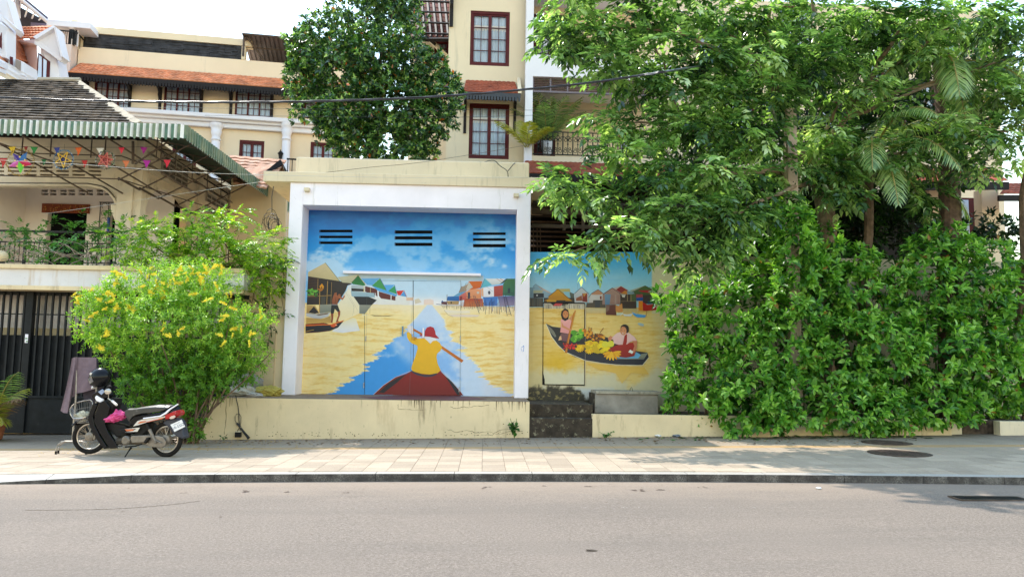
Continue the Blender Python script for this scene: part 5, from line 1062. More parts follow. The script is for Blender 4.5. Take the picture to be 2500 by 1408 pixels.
def roofstrip(parent, P0, P1, P2, P3, rows, m, name='roof', tile=.22, th=.03):
    """P0,P1 eave ends; P2,P3 ridge ends (P2 above P1)"""
    P0, P1, P2, P3 = map(Vector, (P0, P1, P2, P3)); mb = MB(); n = max(2, int((P1-P0).length/tile)); nrm = (P1-P0).cross(P3-P0).normalized()
    for r in range(rows):
        a0, a1 = r/rows, (r+1)/rows+.02; 
        for i in range(n):
            f0, f1 = i/n, (i+.5)/n; f2 = (i+1)/n
            def at(f, g, h): return (P0.lerp(P1, f)).lerp(P3.lerp(P2, f), min(g, 1))+nrm*h
            h = random.uniform(0, .006)
            A, B, C_, D = at(f0, a0, th+h), at(f1, a0, th*1.9+h), at(f1, a1, .022+h), at(f0, a1, .006+h); E, Fq = at(f2, a0, th+h), at(f2, a1, .006+h)
            mb.face([A, B, C_, D]); mb.face([B, E, Fq, C_]); mb.face([A, at(f0, a0, 0), at(f2, a0, 0), E, B])
    mb.face([P0, P1, P2, P3]); return mb.build(name, m, parent)
def fretwork(parent, A, B, h, n, m, th=.03):
    A, B = Vector(A), Vector(B); mb = MB(); d = (B-A)/n; back = Vector((0, th, 0)); up = Vector((0, 0, 1))
    mb.prism([A, B, B-up*h*.45, A-up*h*.45], back)
    for i in range(n):
        a = A+d*i; P = [a+d*.06-up*h*.45, a+d*.94-up*h*.45, a+d*.84-up*h*.6, a+d*.92-up*h*.75, a+d*.5-up*h, a+d*.08-up*h*.75, a+d*.16-up*h*.6]; mb.prism(P, back)
    return mb.build('fretwork', m, parent)
def bracket(parent, u, d0, z, h, dep, m, w=.07):
    mb = MB(); pr = [(0, 0), (-dep, 0), (-dep*.95, -h*.08), (-dep*.7, -h*.16), (-dep*.55, -h*.14), (-dep*.36, -h*.3), (-dep*.4, -h*.42), (-dep*.22, -h*.55), (-dep*.16, -h*.8), (-dep*.1, -h*.95), (0, -h)]
    mb.prism([(u-w/2, d0+y, z+q) for y, q in pr], (w, 0, 0)); mb.box(u-w*.6, u+w*.6, d0-.05, d0, z-h*1.05, z+.02); return mb.build('bracket', m, parent)
# ---------------- left wing
HL = Fr(190, 200, 30, math.radians(8)); HL.o.z = 0
hw = thing('hotel_wing', 'long yellow hotel wing with orange tile strip and white cornice', 'hotel', HL.o, HL.a)
u0, u1 = HL.uv(186, 200)[0], HL.uv(860, 200)[0]
def hz(x, y, d=0): return HL.uv(x, y, d)[1]
wins = []
for (x0, y0, x1, y1) in ((229, 197, 317, 271), (400, 204, 491, 278), (574, 212, 664, 285), (742, 219, 832, 292)): wins.append(HL.rect(x0, y0, x1, y1))
low = [HL.rect(583, 343, 644, 420), HL.rect(757, 348, 818, 425), HL.rect(420, 338, 480, 415)]
mb = MB(); wallholes(mb, u0, u1, 0, hz(400, 131), wins+low, 0, .2); mb.build('wall', M['hotel'], hw)
for R in wins: windowf(HL, hw, R, 0, 3, 4, 2, fr=.04)
for R in low: windowf(HL, hw, R, 0, 2, 3, 2, lace=False, fr=.07)
zc0, zc1 = hz(500, 306), hz(500, 284)
mb = MB(); mb.box(u0-.1, u1, -.30, -.002, zc0+.1, zc1); mb.box(u0-.1, u1, -.45, -.3, zc1-.16, zc1+.02); mb.box(u0-.1, u1, -.18, -.002, zc0-.1, zc0+.1); mb.build('cornice', M['hwhite'], hw, bevel=.03)
for px in (528, 700, 868):
    u, z = HL.uv(px, 330, -.2); mb = MB(); z1 = hz(px, 306); mb.lathe((u, -.22, 0), [(.17, 0), (.17, z1-.75), (.15, z1-.72), (.2, z1-.7), (.2, z1-.66), (.17, z1-.62), (.17, z1-.5), (.22, z1-.33), (.19, z1-.3), (.24, z1-.16), (.26, z1-.12), (.26, z1)], 16); mb.build('column', M['hwhite'], hw, smooth=True)
# tiled strip
e0, e1 = HL.uv(166, 182, -.8), HL.uv(760, 213, -.8); t0_, t1_ = HL.uv(196, 160, -.02), HL.uv(760, 194, -.02)
ze_ = (HL.uv(400, 194, -.8)[1]); zt__ = hz(400, 171)
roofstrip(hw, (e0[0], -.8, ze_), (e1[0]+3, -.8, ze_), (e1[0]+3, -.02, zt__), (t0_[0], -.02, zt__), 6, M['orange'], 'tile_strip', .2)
mb = MB(); mb.face([(e0[0], -.78, ze_-.02), (e1[0]+3, -.78, ze_-.02), (e1[0]+3, 0, ze_-.02), (e0[0], 0, ze_-.02)]); mb.build('soffit', M['darkwood'], hw)
fretwork(hw, (e0[0], -.8, ze_+.01), (e1[0]+3, -.8, ze_+.01), .34, 110, M['darkwood'])
for px in (214, 320, 394, 495, 567, 667, 742): bracket(hw, HL.uv(px, 200, -.02)[0], -.01, ze_-.1, .85, .62, M['darkwood'], .09)
# parapet with stone cladding
pb0, pb1 = HL.uv(205, 100, .3), HL.uv(592, 100, .3)
za, zb_, zc_ = hz(400, 131, .3), hz(400, 98, .3), hz(400, 92, .3)
MSTN = mat('dark_stacked_slate', (.035, .037, .045), .8, .5, 3, .6, 15, dirt=((.11, .11, .12), .1, (.6, 1, 6), 4))
mb = MB(); rr = random.Random(3); nz = 9
z_t = hz(400, 98, .3)
for r in range(nz):
    x = pb0[0]
    while x < pb1[0]-.05:
        w = rr.uniform(.3, .7); x2 = min(x+w, pb1[0]); dd = rr.uniform(0, .05); mb.box(x, x2-.01, .3-dd, .42, za+(z_t-za)*r/nz, za+(z_t-za)*(r+.93)/nz); x = x2
setp(mb.build('slate_cladding', MSTN, hw), kind='stuff')
mb = MB(); mb.box(pb0[0]-.6, pb1[0]+.4, .22, .6, z_t+.01, hz(400, 81, .3)); mb.box(pb0[0]-.5, pb0[0], .25, .6, za, z_t); mb.box(u0, u1, .2, 6, za-.3, za-.1); mb.box(pb1[0]+.0, pb1[0]+.15, .22, .6, za, z_t); mb.build('parapet', M['hotelpale'], hw)
mb = MB(); q0, q1 = HL.uv(655, 100, .3)[0], u1; 
# left return wall & tower
mb = MB(); ul, ur = HL.uv(126, 150)[0], HL.uv(186, 150)[0]; mb.box(ul, ur, -.6, 3, 0, hz(160, 108, -.6)); mb.box(ur, ur+.02, -.6, 0, 0, hz(160, 108)); mb.build('stair_tower', mat('pinkish_render', (.68, .60, .56), .85, .05, .5, .1), hw)
mb = MB(); a, b = HL.uv(138, 80, 1.2)[0], HL.uv(192, 80, 1.2)[0]; mb.box(a-1, b, 1.2, 1.3, hz(160, 108, 1), hz(160, 62, 1.2)); mb.build('purple_wall', mat('purple_grey_render', (.17, .15, .24), .8, .05, 1, .1), hw)
mb = MB(); a, b = HL.uv(192, 80, .8)[0], HL.uv(207, 80, .8)[0]; mb.box(a, b, .0, .8, hz(200, 125), hz(200, 62, .5)); mb.build('tower_pier', M['hotelpale'], hw)
mb = MB(); a, b = HL.uv(114, 55, -.6)[0], HL.uv(222, 55, -.6)[0]; zz = hz(170, 66, -.6); mb.box(a, b, -.6, 2.2, zz, zz+.24); mb.build('flat_roof', M['hwhite'], hw)
mb = MB(); a, b = HL.uv(142, 100, -.55)[0], HL.uv(186, 100, -.55)[0]; zz = hz(165, 108, -.55)
mb.box(a-.3, b, -.56, -.53, zz+.5, zz+.55); mb.box(b-.04, b, -.56, -.5, zz, zz+.6)
for k in range(9): mb.box(a+(b-a)*k/9, a+(b-a)*k/9+.02, -.555, -.535, zz, zz+.5)
for k in range(1, 5): mb.box(b-.02, b, -.5+k*.35, -.48+k*.35, zz, zz+.5)
mb.box(b-.04, b, -.5, 1.1, zz+.5, zz+.55); mb.build('balcony_rail', M['iron'], hw)
mb = MB(); u, z = HL.uv(189, 90, -.4); mb.box(u-.03, u+.03, -.4, -.34, zz, hz(189, 66, -.4)); mb.build('white_post', M['hwhite'], hw)
t = thing('potted_bust', 'pale stone finial on a black post by the rooftop rail', 'finial', (0, 0, 0)); pos = HL.o+HL.X*HL.uv(176, 88, -.45)[0]+HL.N*(-.45); pos.z = zz; t.location = pos
mb = MB(); mb.box(-.08, .08, -.08, .08, 0, .62); mb.build('post', M['iron'], t); mb = MB(); mb.lathe((0, 0, .62), [(.05, 0), (.14, .06), (.15, .14), (.07, .2), (.04, .3), (.001, .34)], 12); mb.build('finial', M['hwhite'], t, smooth=True)
# pergola roof right
t = thing('rooftop_awning', 'grey lattice awning on steel posts on the hotel roof', 'awning', HL.o, HL.a)
a0, a1 = HL.uv(592, 84, -.2), HL.uv(720, 76, -.2); zlo, zhi = hz(650, 104, .3), hz(650, 80, 2.6)
mb = MB(); MPG = mat('grey_brown_lattice', (.16, .14, .15), .7, .2, 3, .1)
zf_ = hz(640, 86, -.3)
for k in range(24): u = a0[0]+k*.14*1.3; mb.hexa([(u, -.3, zf_), (u+.11, -.3, zf_), (u+.11, 2.6, zf_-.55), (u, 2.6, zf_-.55), (u, -.3, zf_+.03), (u+.11, -.3, zf_+.03), (u+.11, 2.6, zf_-.52), (u, 2.6, zf_-.52)])
mb.build('lattice', MPG, t); mb = MB(); mb.face([(a0[0], -.28, zf_+.035), (a0[0]+5, -.28, zf_+.035), (a0[0]+5, 2.6, zf_-.515), (a0[0], 2.6, zf_-.515)]); mb.build('roof_sheet', MPG, t); mb = MB(); mb.tube([(a0[0], -.3, zf_-.03), (a0[0]+5, -.3, zf_-.03)], .04, 6); mb.tube([(a0[0], .4, zf_-.3), (a0[0]+5, .4, zf_-.3)], .03, 6); mb.tube([(a0[0]+.05, -.1, za), (a0[0]+.05, -.1, zf_)], .05, 6); mb.tube([(a0[0]+.1, -.2, zf_), (a0[0]+.9, .5, za)], .04, 6); mb.tube([(a0[0]+.1, 2.6, za), (a0[0]+.1, 2.6, zf_-.4)], .05, 6); mb.build('frame', M['steel'], t)
mb = MB(); mb.box(a0[0], a0[0]+5, 2.4, 2.6, za-.2, zf_-.4); mb.build('back_wall', M['dark'], t)
# roof-edge plants
# wall lantern
t = thing('wall_lantern', 'small black carriage lantern beside the hotel column', 'lantern', HL.o, HL.a); u, z = HL.uv(685, 378, -.35)
mb = MB(); mb.lathe((u, -.35, z), [(.02, -.2), (.06, -.16), (.09, .02), (.13, .05), (.03, .16), (.01, .22)], 8); mb.box(u-.01, u+.01, -.35, 0, z-.18, z-.15); mb.build('lantern_body', M['iron'], t)
# balcony rail right of the column
t = thing('balcony_railing', 'short black balcony railing beside the rusty porch roof', 'railing', HL.o, HL.a); u, z = HL.uv(700, 388, -1.2); z0_ = z-.8
mb = MB(); mb.box(u, u+2.5, -1.22, -1.17, z-.03, z+.03); mb.build('rail', M['iron'], t)
bb = MB(); bb.box(-.015, .015, -1.21, -1.18, 0, .8); b0 = bb.build('bar', M['iron'], t); b0.location = (u+.05, 0, z0_)
for k in range(1, 14): b = dup(b0, parent=t); b.location = (u+.05+k*.17, 0, z0_)
# ---------------- dormer house at far left
DH = Fr(70, 150, 26, math.radians(-38)); DH.o.z = 0
dh_ = thing('mansard_house', 'white dormered house with steep orange tiled mansard at the left edge', 'house', (0, 0, 0))
def w(px, py, Y): return W(px, py, Y)
def quadw(mb, pts, m=0): mb.face([W(*p) for p in pts], m)
mb = MB()   # mansard slope (recedes towards the hotel)
quadw(mb, [(-60, 60, 24.0), (-60, 140, 22.8), (16, 178, 25.5), (96, 205, 28.3), (76, 160, 28.6), (32, 60, 27.5), (20, 20, 27)]); mb.build('mansard_back', M['orange'], dh_)
PL_ = [Vector(W(-60, 150, 23.6)), Vector(W(112, 208, 28.6)), Vector(W(34, 58, 28.3)), Vector(W(-60, 20, 24.6))]
roofstrip(dh_, PL_[0], PL_[1], PL_[2], PL_[3], 10, M['orange'], 'mansard_tiles', .28, .05)
MWP = M['hwhite']
def slab(pts, Y0, th, m=MWP, name='wall'):     # front polygon at own depth, thickness th
    mb = MB(); mb.prism([W(x, y, Y) for x, y, Y in pts], (0, th, 0)); return mb.build(name, m, dh_)
# near gable
slab([(-60, -30, 23.8), (14, -10, 25.4), (38, 70, 25.8), (30, 78, 25.8), (0, 36, 25.2), (-60, -10, 23.9)], 0, .5, name='gable')
slab([(-60, 20, 23.5), (0, 46, 25.0), (17, 64, 25.2), (16, 142, 25.2), (-4, 138, 25.1), (-60, 118, 23.5)], 0, .5, name='dormer_wall')
slab([(-60, -4, 23.4), (0, 34, 24.9), (42, 70, 25.4), (36, 76, 25.4), (0, 48, 24.9), (-60, 16, 23.4)], 0, .3, name='cornice')
slab([(-5, 60, 24.85), (4, 62, 24.95), (4, 120, 24.95), (-5, 112, 24.85)], 0, .02, M['frame'], 'window')
# second dormer
slab([(100, 116, 26.8), (92, 196, 26.8), (122, 206, 26.95), (150, 206, 27.1), (137, 148, 27.0), (132, 66, 26.9), (100, 92, 26.7)], 0, .7, name='dormer_wall')
mb = MB(); quadw(mb, [(44, 108, 28.2), (90, 106, 26.8), (94, 190, 26.8), (84, 196, 27.0), (60, 150, 27.9)]); mb.build('dormer_cheek', mat('pinkish_white', (.72, .66, .66), .8, .04, 1, .05), dh_)
slab([(86, 94, 26.5), (132, 66, 26.55), (148, 148, 26.75), (140, 146, 26.75), (110, 122, 26.65), (88, 108, 26.5)], 0, .4, name='pediment')
slab([(84, 98, 26.45), (88, 92, 26.45), (110, 112, 26.6), (152, 143, 26.75), (147, 149, 26.75), (108, 122, 26.6), (84, 108, 26.45)], 0, .35, name='cornice')
slab([(80, 90, 26.35), (130, 62, 26.4), (135, 66, 26.4), (88, 96, 26.35)], 0, .5, name='verge')
slab([(130, 62, 26.4), (135, 66, 26.4), (152, 138, 26.6), (148, 140, 26.6)], 0, .5, name='verge')
roofstrip(dh_, W(34, 96, 28.0), W(86, 95, 26.5), W(128, 64, 26.6), W(50, 66, 28.3), 5, M['orange'], 'dormer_roof', .25, .05)
slab([(34, 100, 27.9), (86, 97, 26.45), (88, 107, 26.45), (44, 108, 27.9)], 0, .2, name='cornice')
wq = [(93, 128, 26.72), (121, 150, 26.85), (119, 194, 26.85), (88, 194, 26.72)]
slab(wq, 0, .05, M['frame'], 'window'); slab([(95, 134, 26.70), (102, 140, 26.73), (101, 192, 26.73), (92, 190, 26.70)], 0, .01, M['curtain'], 'pane'); slab([(106, 143, 26.76), (114, 149, 26.79), (112, 193, 26.79), (105, 192, 26.76)], 0, .01, M['curtain'], 'pane')
slab([(20, 136, 25.4), (58, 152, 25.9), (60, 186, 25.9), (20, 172, 25.4)], 0, .8, name='dormer_wall'); slab([(24, 138, 25.36), (31, 140, 25.42), (31, 160, 25.42), (24, 156, 25.36)], 0, .02, M['frame'], 'window'); slab([(38, 144, 25.52), (51, 150, 25.7), (50, 173, 25.7), (37, 164, 25.5)], 0, .02, mat('greige_blind', (.3, .26, .24), .8, .05, 4, 0), 'blind')
for k, (dy, m_) in enumerate(((0, MWP), (14, MWP), (26, M['hotel']))): slab([(-60, 118+dy, 23.2-.0*k), (0, 144+dy, 24.9), (100, 200+dy, 26.6), (92, 216+dy, 26.6), (0, 158+dy, 24.9), (-60, 132+dy, 23.2)], 0, .6-.1*k, m_, 'eave_cornice')
# canopy above
t = thing('steel_canopy', 'dark purple edged steel canopy over the left house', 'canopy', W(60, 20, 28))
mb = MB(t.location); mb.prism([W(10, -40, 26), W(44, -10, 27.5), W(117, 50, 29.5), W(112, 51, 30.5), W(30, -5, 31), W(0, -30, 30)], (0, 0, .12)); mb.build('sheet', mat('purple_sheet', (.06, .03, .06), .6, .2, 3, 0), t)
mb = MB(t.location); mb.tube([W(12, -38, 26), W(44, -6, 27.5), W(116, 54, 29.4)], .07, 6); mb.tube([W(42, 0, 28.5), W(44, 44, 28.5)], .09, 6)
for k in range(6): mb.tube([W(20+k*16, -20+k*13, 27+k*.4), W(10+k*17, 30+k*4, 31)], .03, 5)
mb.build('frame', M['hwhite'], t)
mb = MB(t.location); mb.prism([W(16, 0, 31), W(120, 56, 31), W(118, 66, 31), W(40, 72, 31)], (0, .3, 0)); mb.build('back_wall', mat('dark_purple', (.05, .04, .05), .8, .2, 3, 0), t)
# ---------------- rusty porch roof
t = thing('porch_roof', 'rusty pinkish gabled porch roof between awning and gatehouse', 'roof', W(630, 430, 24))
MRU = mat('rusty_pink_tile', (.48, .26, .17), .85, .3, 2.5, .3, 30, dirt=[((.62, .46, .34), .3, (1, 1, 1), 2.2), ((.26, .06, .03), .12, (1, 1, 1), 3.4)])
o = roofstrip(t, W(570, 448, 23.0), W(650, 462, 23.0), W(700, 392, 24.2), W(560, 380, 25.2), 9, MRU, 'tiles', .2, .035)
for v in o.data.vertices: v.co -= Vector(t.location)
mb = MB(t.location); mb.prism([W(684, 389, 23.9), W(706, 430, 23.9), W(700, 434, 23.9), W(690, 402, 23.9), W(640, 434, 23.5), W(636, 428, 23.5)], (0, .15, 0)); mb.build('verge', M['darkwood'], t)
mb = MB(t.location); mb.prism([W(688, 402, 24.05), W(702, 436, 24.05), W(640, 436, 24.05)], (0, .1, 0)); mb.build('gable', mat('brown_boards', (.26, .15, .07), .8, .3, 4, .2), t)
mb = MB(t.location); mb.box(W(570, 450, 24.4).x, W(704, 450, 24.4).x, 24.2, 24.4, 0, W(640, 436, 24.2).z); mb.build('wall', M['cream'], t)
# ---------------- right hotel
HR = Fr(1190, 300, 25.0, math.radians(1.5)); HR.o.z = 0
hr_ = thing('hotel', 'pale yellow hotel with red framed windows and balconies behind the gatehouse', 'hotel', HR.o, HR.a)
def rz(x, y, d=0): return HR.uv(x, y, d)[1]
def ru(x, y, d=0): return HR.uv(x, y, d)[0]
ztop = rz(1190, -90)
W1, W2 = HR.rect(1148, 28, 1244, 161), HR.rect(1145, 253, 1243, 388)
mb = MB(); wallholes(mb, ru(1093, 200), ru(1284, 200), 0, ztop, [W1, W2], 0, 3.0); mb.build('wall', M['hotelpale'], hr_)
windowf(HR, hr_, W1, 0, 2, 4, 2, fr=.07); windowf(HR, hr_, W2, 0, 2, 4, 2, fr=.07)
a, b = ru(1131, 222, -.7), ru(1266, 222, -.7); ze_ = rz(1200, 226, -.7); zt2 = rz(1200, 199)
roofstrip(hr_, (a, -.7, ze_), (b, -.7, ze_), (b-.08, -.01, zt2), (a+.08, -.01, zt2), 7, M['redtile'], 'tile_strip', .16, .02)
mb = MB(); mb.face([(a, -.68, ze_-.02), (b, -.68, ze_-.02), (b, 0, ze_-.02), (a, 0, ze_-.02)]); mb.build('soffit', M['darkwood'], hr_)
mb = MB(); mb.hexa([(b-.02, -.72, ze_), (b+.1, -.72, ze_), (b+.1, 0, zt2), (b-.02, 0, zt2), (b-.02, -.72, ze_+.1), (b+.1, -.72, ze_+.1), (b+.1, 0, zt2+.16), (b-.02, 0, zt2+.16)]); mb.build('tile_verge', M['hotelpale'], hr_)
fretwork(hr_, (a, -.7, ze_+.01), (b+.08, -.7, ze_+.01), .3, 19, mat('blue_black_fretwork', (.04, .048, .065), .5, .1, 5, 0))
for px, yt, hh in ((1136, 252, .85), (1257, 252, .85)): bracket(hr_, ru(px, yt, -.02), -.01, ze_-.1, 1.05, .5, M['darkwood'], .08)
for px in (1103, 1293): bracket(hr_, ru(px, 10), -.01, rz(px, -20), 1.2, .35, M['darkwood'], .1)
# recess and eave to the left of the bay
d = 2.2; mb = MB(); a, b = ru(1000, 200, d), ru(1096, 200, d); Wd = HR.rect(1060, 98, 1096, 150, d); wallholes(mb, a, b, 0, rz(1040, 60, d), [Wd], d, d+.2); mb.build('recess_wall', M['hotel'], hr_)
windowf(HR, hr_, Wd, d, 1, 3, 2, lace=False)
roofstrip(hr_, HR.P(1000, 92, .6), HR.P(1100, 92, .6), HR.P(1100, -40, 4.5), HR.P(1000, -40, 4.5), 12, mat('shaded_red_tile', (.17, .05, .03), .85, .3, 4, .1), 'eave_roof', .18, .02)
mb = MB()
for k in range(8): x = 1000+k*14; mb.tube([HR.P(x+12, 98, .5), HR.P(x, -20, 2.4)], .055, 4)
for k in range(4): mb.tube([HR.P(1000, 80-k*26, .6), HR.P(1104, 84-k*26, .6)], .04, 4)
mb.tube([HR.P(1000, 97, .45), HR.P(1100, 97, .45)], .08, 4); mb.tube([HR.P(1040, 90, .45), HR.P(1100, 140, 2.1)], .07, 4); mb.tube([HR.P(1062, 95, 1), HR.P(1066, 60, 1.6)], .06, 4); mb.build('eave_rafter', M['darkwood'], hr_)
mb = MB(); mb.prism([HR.P(1020, 60, 1.0), HR.P(1096, 136, 1.0), HR.P(1096, 144, 1.0), HR.P(1020, 68, 1.0)], (0, .3, 0)); mb.build('stair_slope', M['hotelpale'], hr_)
# balcony block
bc0, bc1 = ru(1283, 200, -.6), ru(1301, 200, -.6); end = ru(1640, 200, -.6)
mb = MB(); mb.box(bc0, bc1, -.6, -.25, 0, ztop); mb.build('balcony_pier', M['hwhite'], hr_)
mb = MB(); mb.box(bc0+.02, bc0+.12, -.25, 2.4, 0, ztop); mb.build('dark_side', M['darkwood'], hr_)
for (yt, yb, m_) in ((137, 190, M['hwhite']), (383, 398, M['hotelpale']), (-130, -60, M['hwhite'])):
    mb = MB(); mb.box(bc1-.01, end, -.598, 2.2, rz(1400, yb, -.6), rz(1400, yt, -.6)); mb.build('balcony_slab', m_, hr_)
mb = MB(); D3 = HR.rect(1300, 28, 1420, 137, 1.8); d1_ = HR.rect(1304, 232, 1356, 383, 1.8); d2_ = HR.rect(1510, 325, 1560, 383, 1.8); d3_ = HR.rect(1300, 36, 1400, 137, 1.8)
wallholes(mb, bc0, ru(2438, 200, 1.8), 0, ztop, [d1_, d2_, d3_], 1.8, 2.0); mb.build('recess_wall', M['hotel'], hr_)
windowf(HR, hr_, d1_, 1.8, 2, 4, 2, 'balcony_door', fr=.09, dark=True, lace=False); windowf(HR, hr_, d2_, 1.8, 2, 3, 2, 'window', lace=False); windowf(HR, hr_, d3_, 1.8, 2, 4, 2, 'balcony_door', fr=.09, dark=True, lace=False)
# louvre band
MLV = mat('brown_louvre', (.10, .055, .05), .6, .2, 5, 0); MLF = mat('mauve_grey_frame', (.17, .15, .19), .5, .1, 4, 0)
l0, l1, lz0, lz1 = ru(1300, 208, -.5), end, rz(1400, 229, -.5), rz(1400, 190, -.5)-.01
mb = MB(); mb.box(l0, l1, -.52, -.45, lz0, lz0+.06); mb.box(l0, l1, -.52, -.45, lz1-.06, lz1)
for k in range(9): u = l0+(ru(1342, 208, -.5)-l0)*k; mb.box(u, u+.05, -.52, -.45, lz0+.06, lz1-.06)
lf_ = mb.build('louvre_frame', MLF, hr_); sb = MB(); sb.hexa([(l0, -.50, 0), (l1, -.50, 0), (l1, -.46, .05), (l0, -.46, .05), (l0, -.50, .012), (l1, -.50, .012), (l1, -.46, .062), (l0, -.46, .062)]); s0_ = sb.build('slat', MLV, lf_); s0_.location.z = lz0+.07
for k in range(1, 6): s = dup(s0_, parent=lf_); s.location.z = lz0+.07+k*(lz1-lz0-.16)/6
# railings
def scrollrail(F, root, x0, x1, yt, yb, d, pitch):
    a, b = F.uv(x0, yt, d)[0], F.uv(x1, yt, d)[0]; z1, z0 = F.uv((x0+x1)/2, yt, d)[1], F.uv((x0+x1)/2, yb, d)[1]; H = z1-z0; r = MB()
    r.box(a, b, d-.02, d+.02, z1-.03, z1); r.box(a, b, d-.02, d+.02, z0, z0+.03); r.build('handrail', M['iron'], root)
    p = (F.uv(x0+pitch, yt, d)[0]-a); n = int((b-a)/p)+1
    g_ = MB()
    def ring(cx, cz, rad, a0=0, a1=2*math.pi, k=9): g_.tube([(cx+rad*math.cos(a0+(a1-a0)*i/k), 0, cz+rad*math.sin(a0+(a1-a0)*i/k)) for i in range(k+1)], .011, 4, caps=False)
    g_.box(-.012, .012, -.012, .012, .03, H-.03); ring(p*.25, .14, .05); ring(-p*.25, .14, .05); ring(p*.2, .22, .035); ring(-p*.2, .22, .035); ring(p*.22, H-.28, .05); ring(-p*.22, H-.28, .05); ring(0, H-.2, .06); g_.box(p/2-.018, p/2+.018, -.018, .018, .03, H-.03)
    ring(p/2-p*.0, H-.33, p*.48, math.pi*.05, math.pi*.95, 8); g_.ball((0, 0, H-.42), .03, 6)
    o0 = g_.build('scroll_panel', M['iron'], root); o0.location = (a+p*.5, d, z0)
    for k in range(1, n): q_ = dup(o0, parent=root); q_.location = (a+p*(k+.5), d, z0)
rl = thing('balcony_railing', 'black scrollwork railing of the lower hotel balcony', 'railing', HR.o, HR.a); scrollrail(HR, rl, 1301, 1620, 325, 382, -.5, 24.5)
rl = thing('balcony_railing', 'black scrollwork railing of the upper hotel balcony', 'railing', HR.o, HR.a); scrollrail(HR, rl, 1301, 1480, 81, 136, -.5, 24.5)
# lower tiled roof strip
a, b = ru(1270, 425, -1.9), ru(1660, 425, -1.9); ze_ = rz(1400, 426, -1.9); zt2 = rz(1400, 397, -.6)
roofstrip(hr_, (a, -1.9, ze_), (b+9, -1.9, ze_), (b+9, -.6, zt2), (a+.25, -.6, zt2), 9, M['redtile'], 'lower_roof', .16, .02)
fretwork(hr_, (a, -1.9, ze_+.01), (b+4, -1.9, ze_+.01), .28, 50, M['darkwood'])
mb = MB(); mb.box(a+.3, b+9, -.6, -.4, 0, ze_); mb.build('lower_wall', M['darkwood'], hr_)
for (px, y0, y1) in ((1700, 90, 150), (1900, 20, 160), (2110, 60, 200), (1760, 250, 380), (2000, 250, 400), (2200, 200, 330)):
    R = HR.rect(px, y0, px+80, y1, 1.78); windowf(HR, hr_, R, 1.6, 2, 4, 2, lace=False)
# ---------------- steel shed behind the painted wall
t = thing('steel_shed', 'dark steel framed shed roof above the painted wall', 'shed', (3, 19, 0)); o_ = Vector((3, 19, 0))
xa, xb = W(1296, 550, 19).x, W(2140, 550, 19).x; mb = MB(o_)
for (y, h) in ((527, .13), (560, .09), (512, .05)): z = W(1500, y, 18.6).z; mb.box(xa, xb, 18.55, 18.65, z, z+h)
z2, z1 = W(1500, 565, 18.6).z, W(1500, 512, 18.6).z
for px in (1374, 1420, 1545, 1640): x = W(px, 540, 18.6).x; mb.box(x, x+.07, 18.56, 18.64, z2, z1)
mb.build('truss', M['steel'], t)
mb = MB(o_); zt3 = W(1500, 505, 18.4).z; mb.prism([(xa, 18.2, zt3), (xb, 18.2, zt3), (xb, 23.2, zt3+.5), (xa, 23.2, zt3+.5)], (0, 0, .05)); mb.build('roof_sheet', mat('dark_roof_sheet', (.05, .045, .045), .7, .3, 2, .1), t)
mb = MB(o_); mb.box(xa, xb-1.2, 22.0, 22.1, 0, zt3+.4); mb.build('back_wall', M['dark'], t)
mb = MB(o_)
for k in range(6): z = W(1400, 600-k*12, 21.5).z; mb.tube([(xa, 21.7, z), (xb, 21.7, z+.05)], .03, 4)
for px, y0 in ((1303, 548), (1312, 546), (1320, 552)): mb.tube([W(px, 618, 18.9), W(px-1, y0, 18.9)], .012, 4)
mb.build('stacked_rods', M['steel'], t)
# ---------------- little villa at far right
t = thing('garden_pavilion', 'pavilion with red tiled roof and cream piers at the far right', 'pavilion', W(2350, 600, 24)); o_ = Vector(t.location)
rs = roofstrip(t, W(2180, 444, 22.4), W(2462, 442, 22.4), W(2420, 412, 24), W(2260, 408, 24), 8, M['redtile'], 'roof', .18, .02)
rs2 = roofstrip(t, W(2440, 474, 23.0), W(2560, 474, 23.0), W(2560, 448, 24), W(2462, 448, 24), 6, M['redtile'], 'roof', .18, .02)
for r_ in (rs, rs2):
    for v in r_.data.vertices: v.co -= o_
mb = MB(o_); mb.prism([W(2180, 446, 22.4), W(2464, 444, 22.4), W(2464, 462, 22.4), W(2180, 464, 22.4)], (0, .1, 0)); mb.prism([W(2440, 476, 23), W(2560, 476, 23), W(2560, 490, 23), W(2440, 490, 23)], (0, .1, 0)); mb.build('fascia', M['darkwood'], t)
mb = MB(o_); y_ = 24
for (x0_, x1_) in ((2270, 2300), (2398, 2440)): mb.box(W(x0_, 520, 24).x, W(x1_, 520, 24).x, 24, 24.4, 0, W(2400, 462, 24).z)
mb.build('pier', M['hotelpale'], t)
mb = MB(o_); mb.box(W(2340, 520, 25).x, W(2400, 520, 25).x, 25.2, 25.25, W(2370, 575, 25).z, W(2370, 480, 25).z); mb.build('window', M['frame'], t); mb = MB(o_); mb.box(W(2346, 520, 25).x, W(2372, 520, 25).x, 25.14, 25.19, W(2370, 570, 25).z, W(2370, 486, 25).z); mb.build('pane', M['curtain'], t)
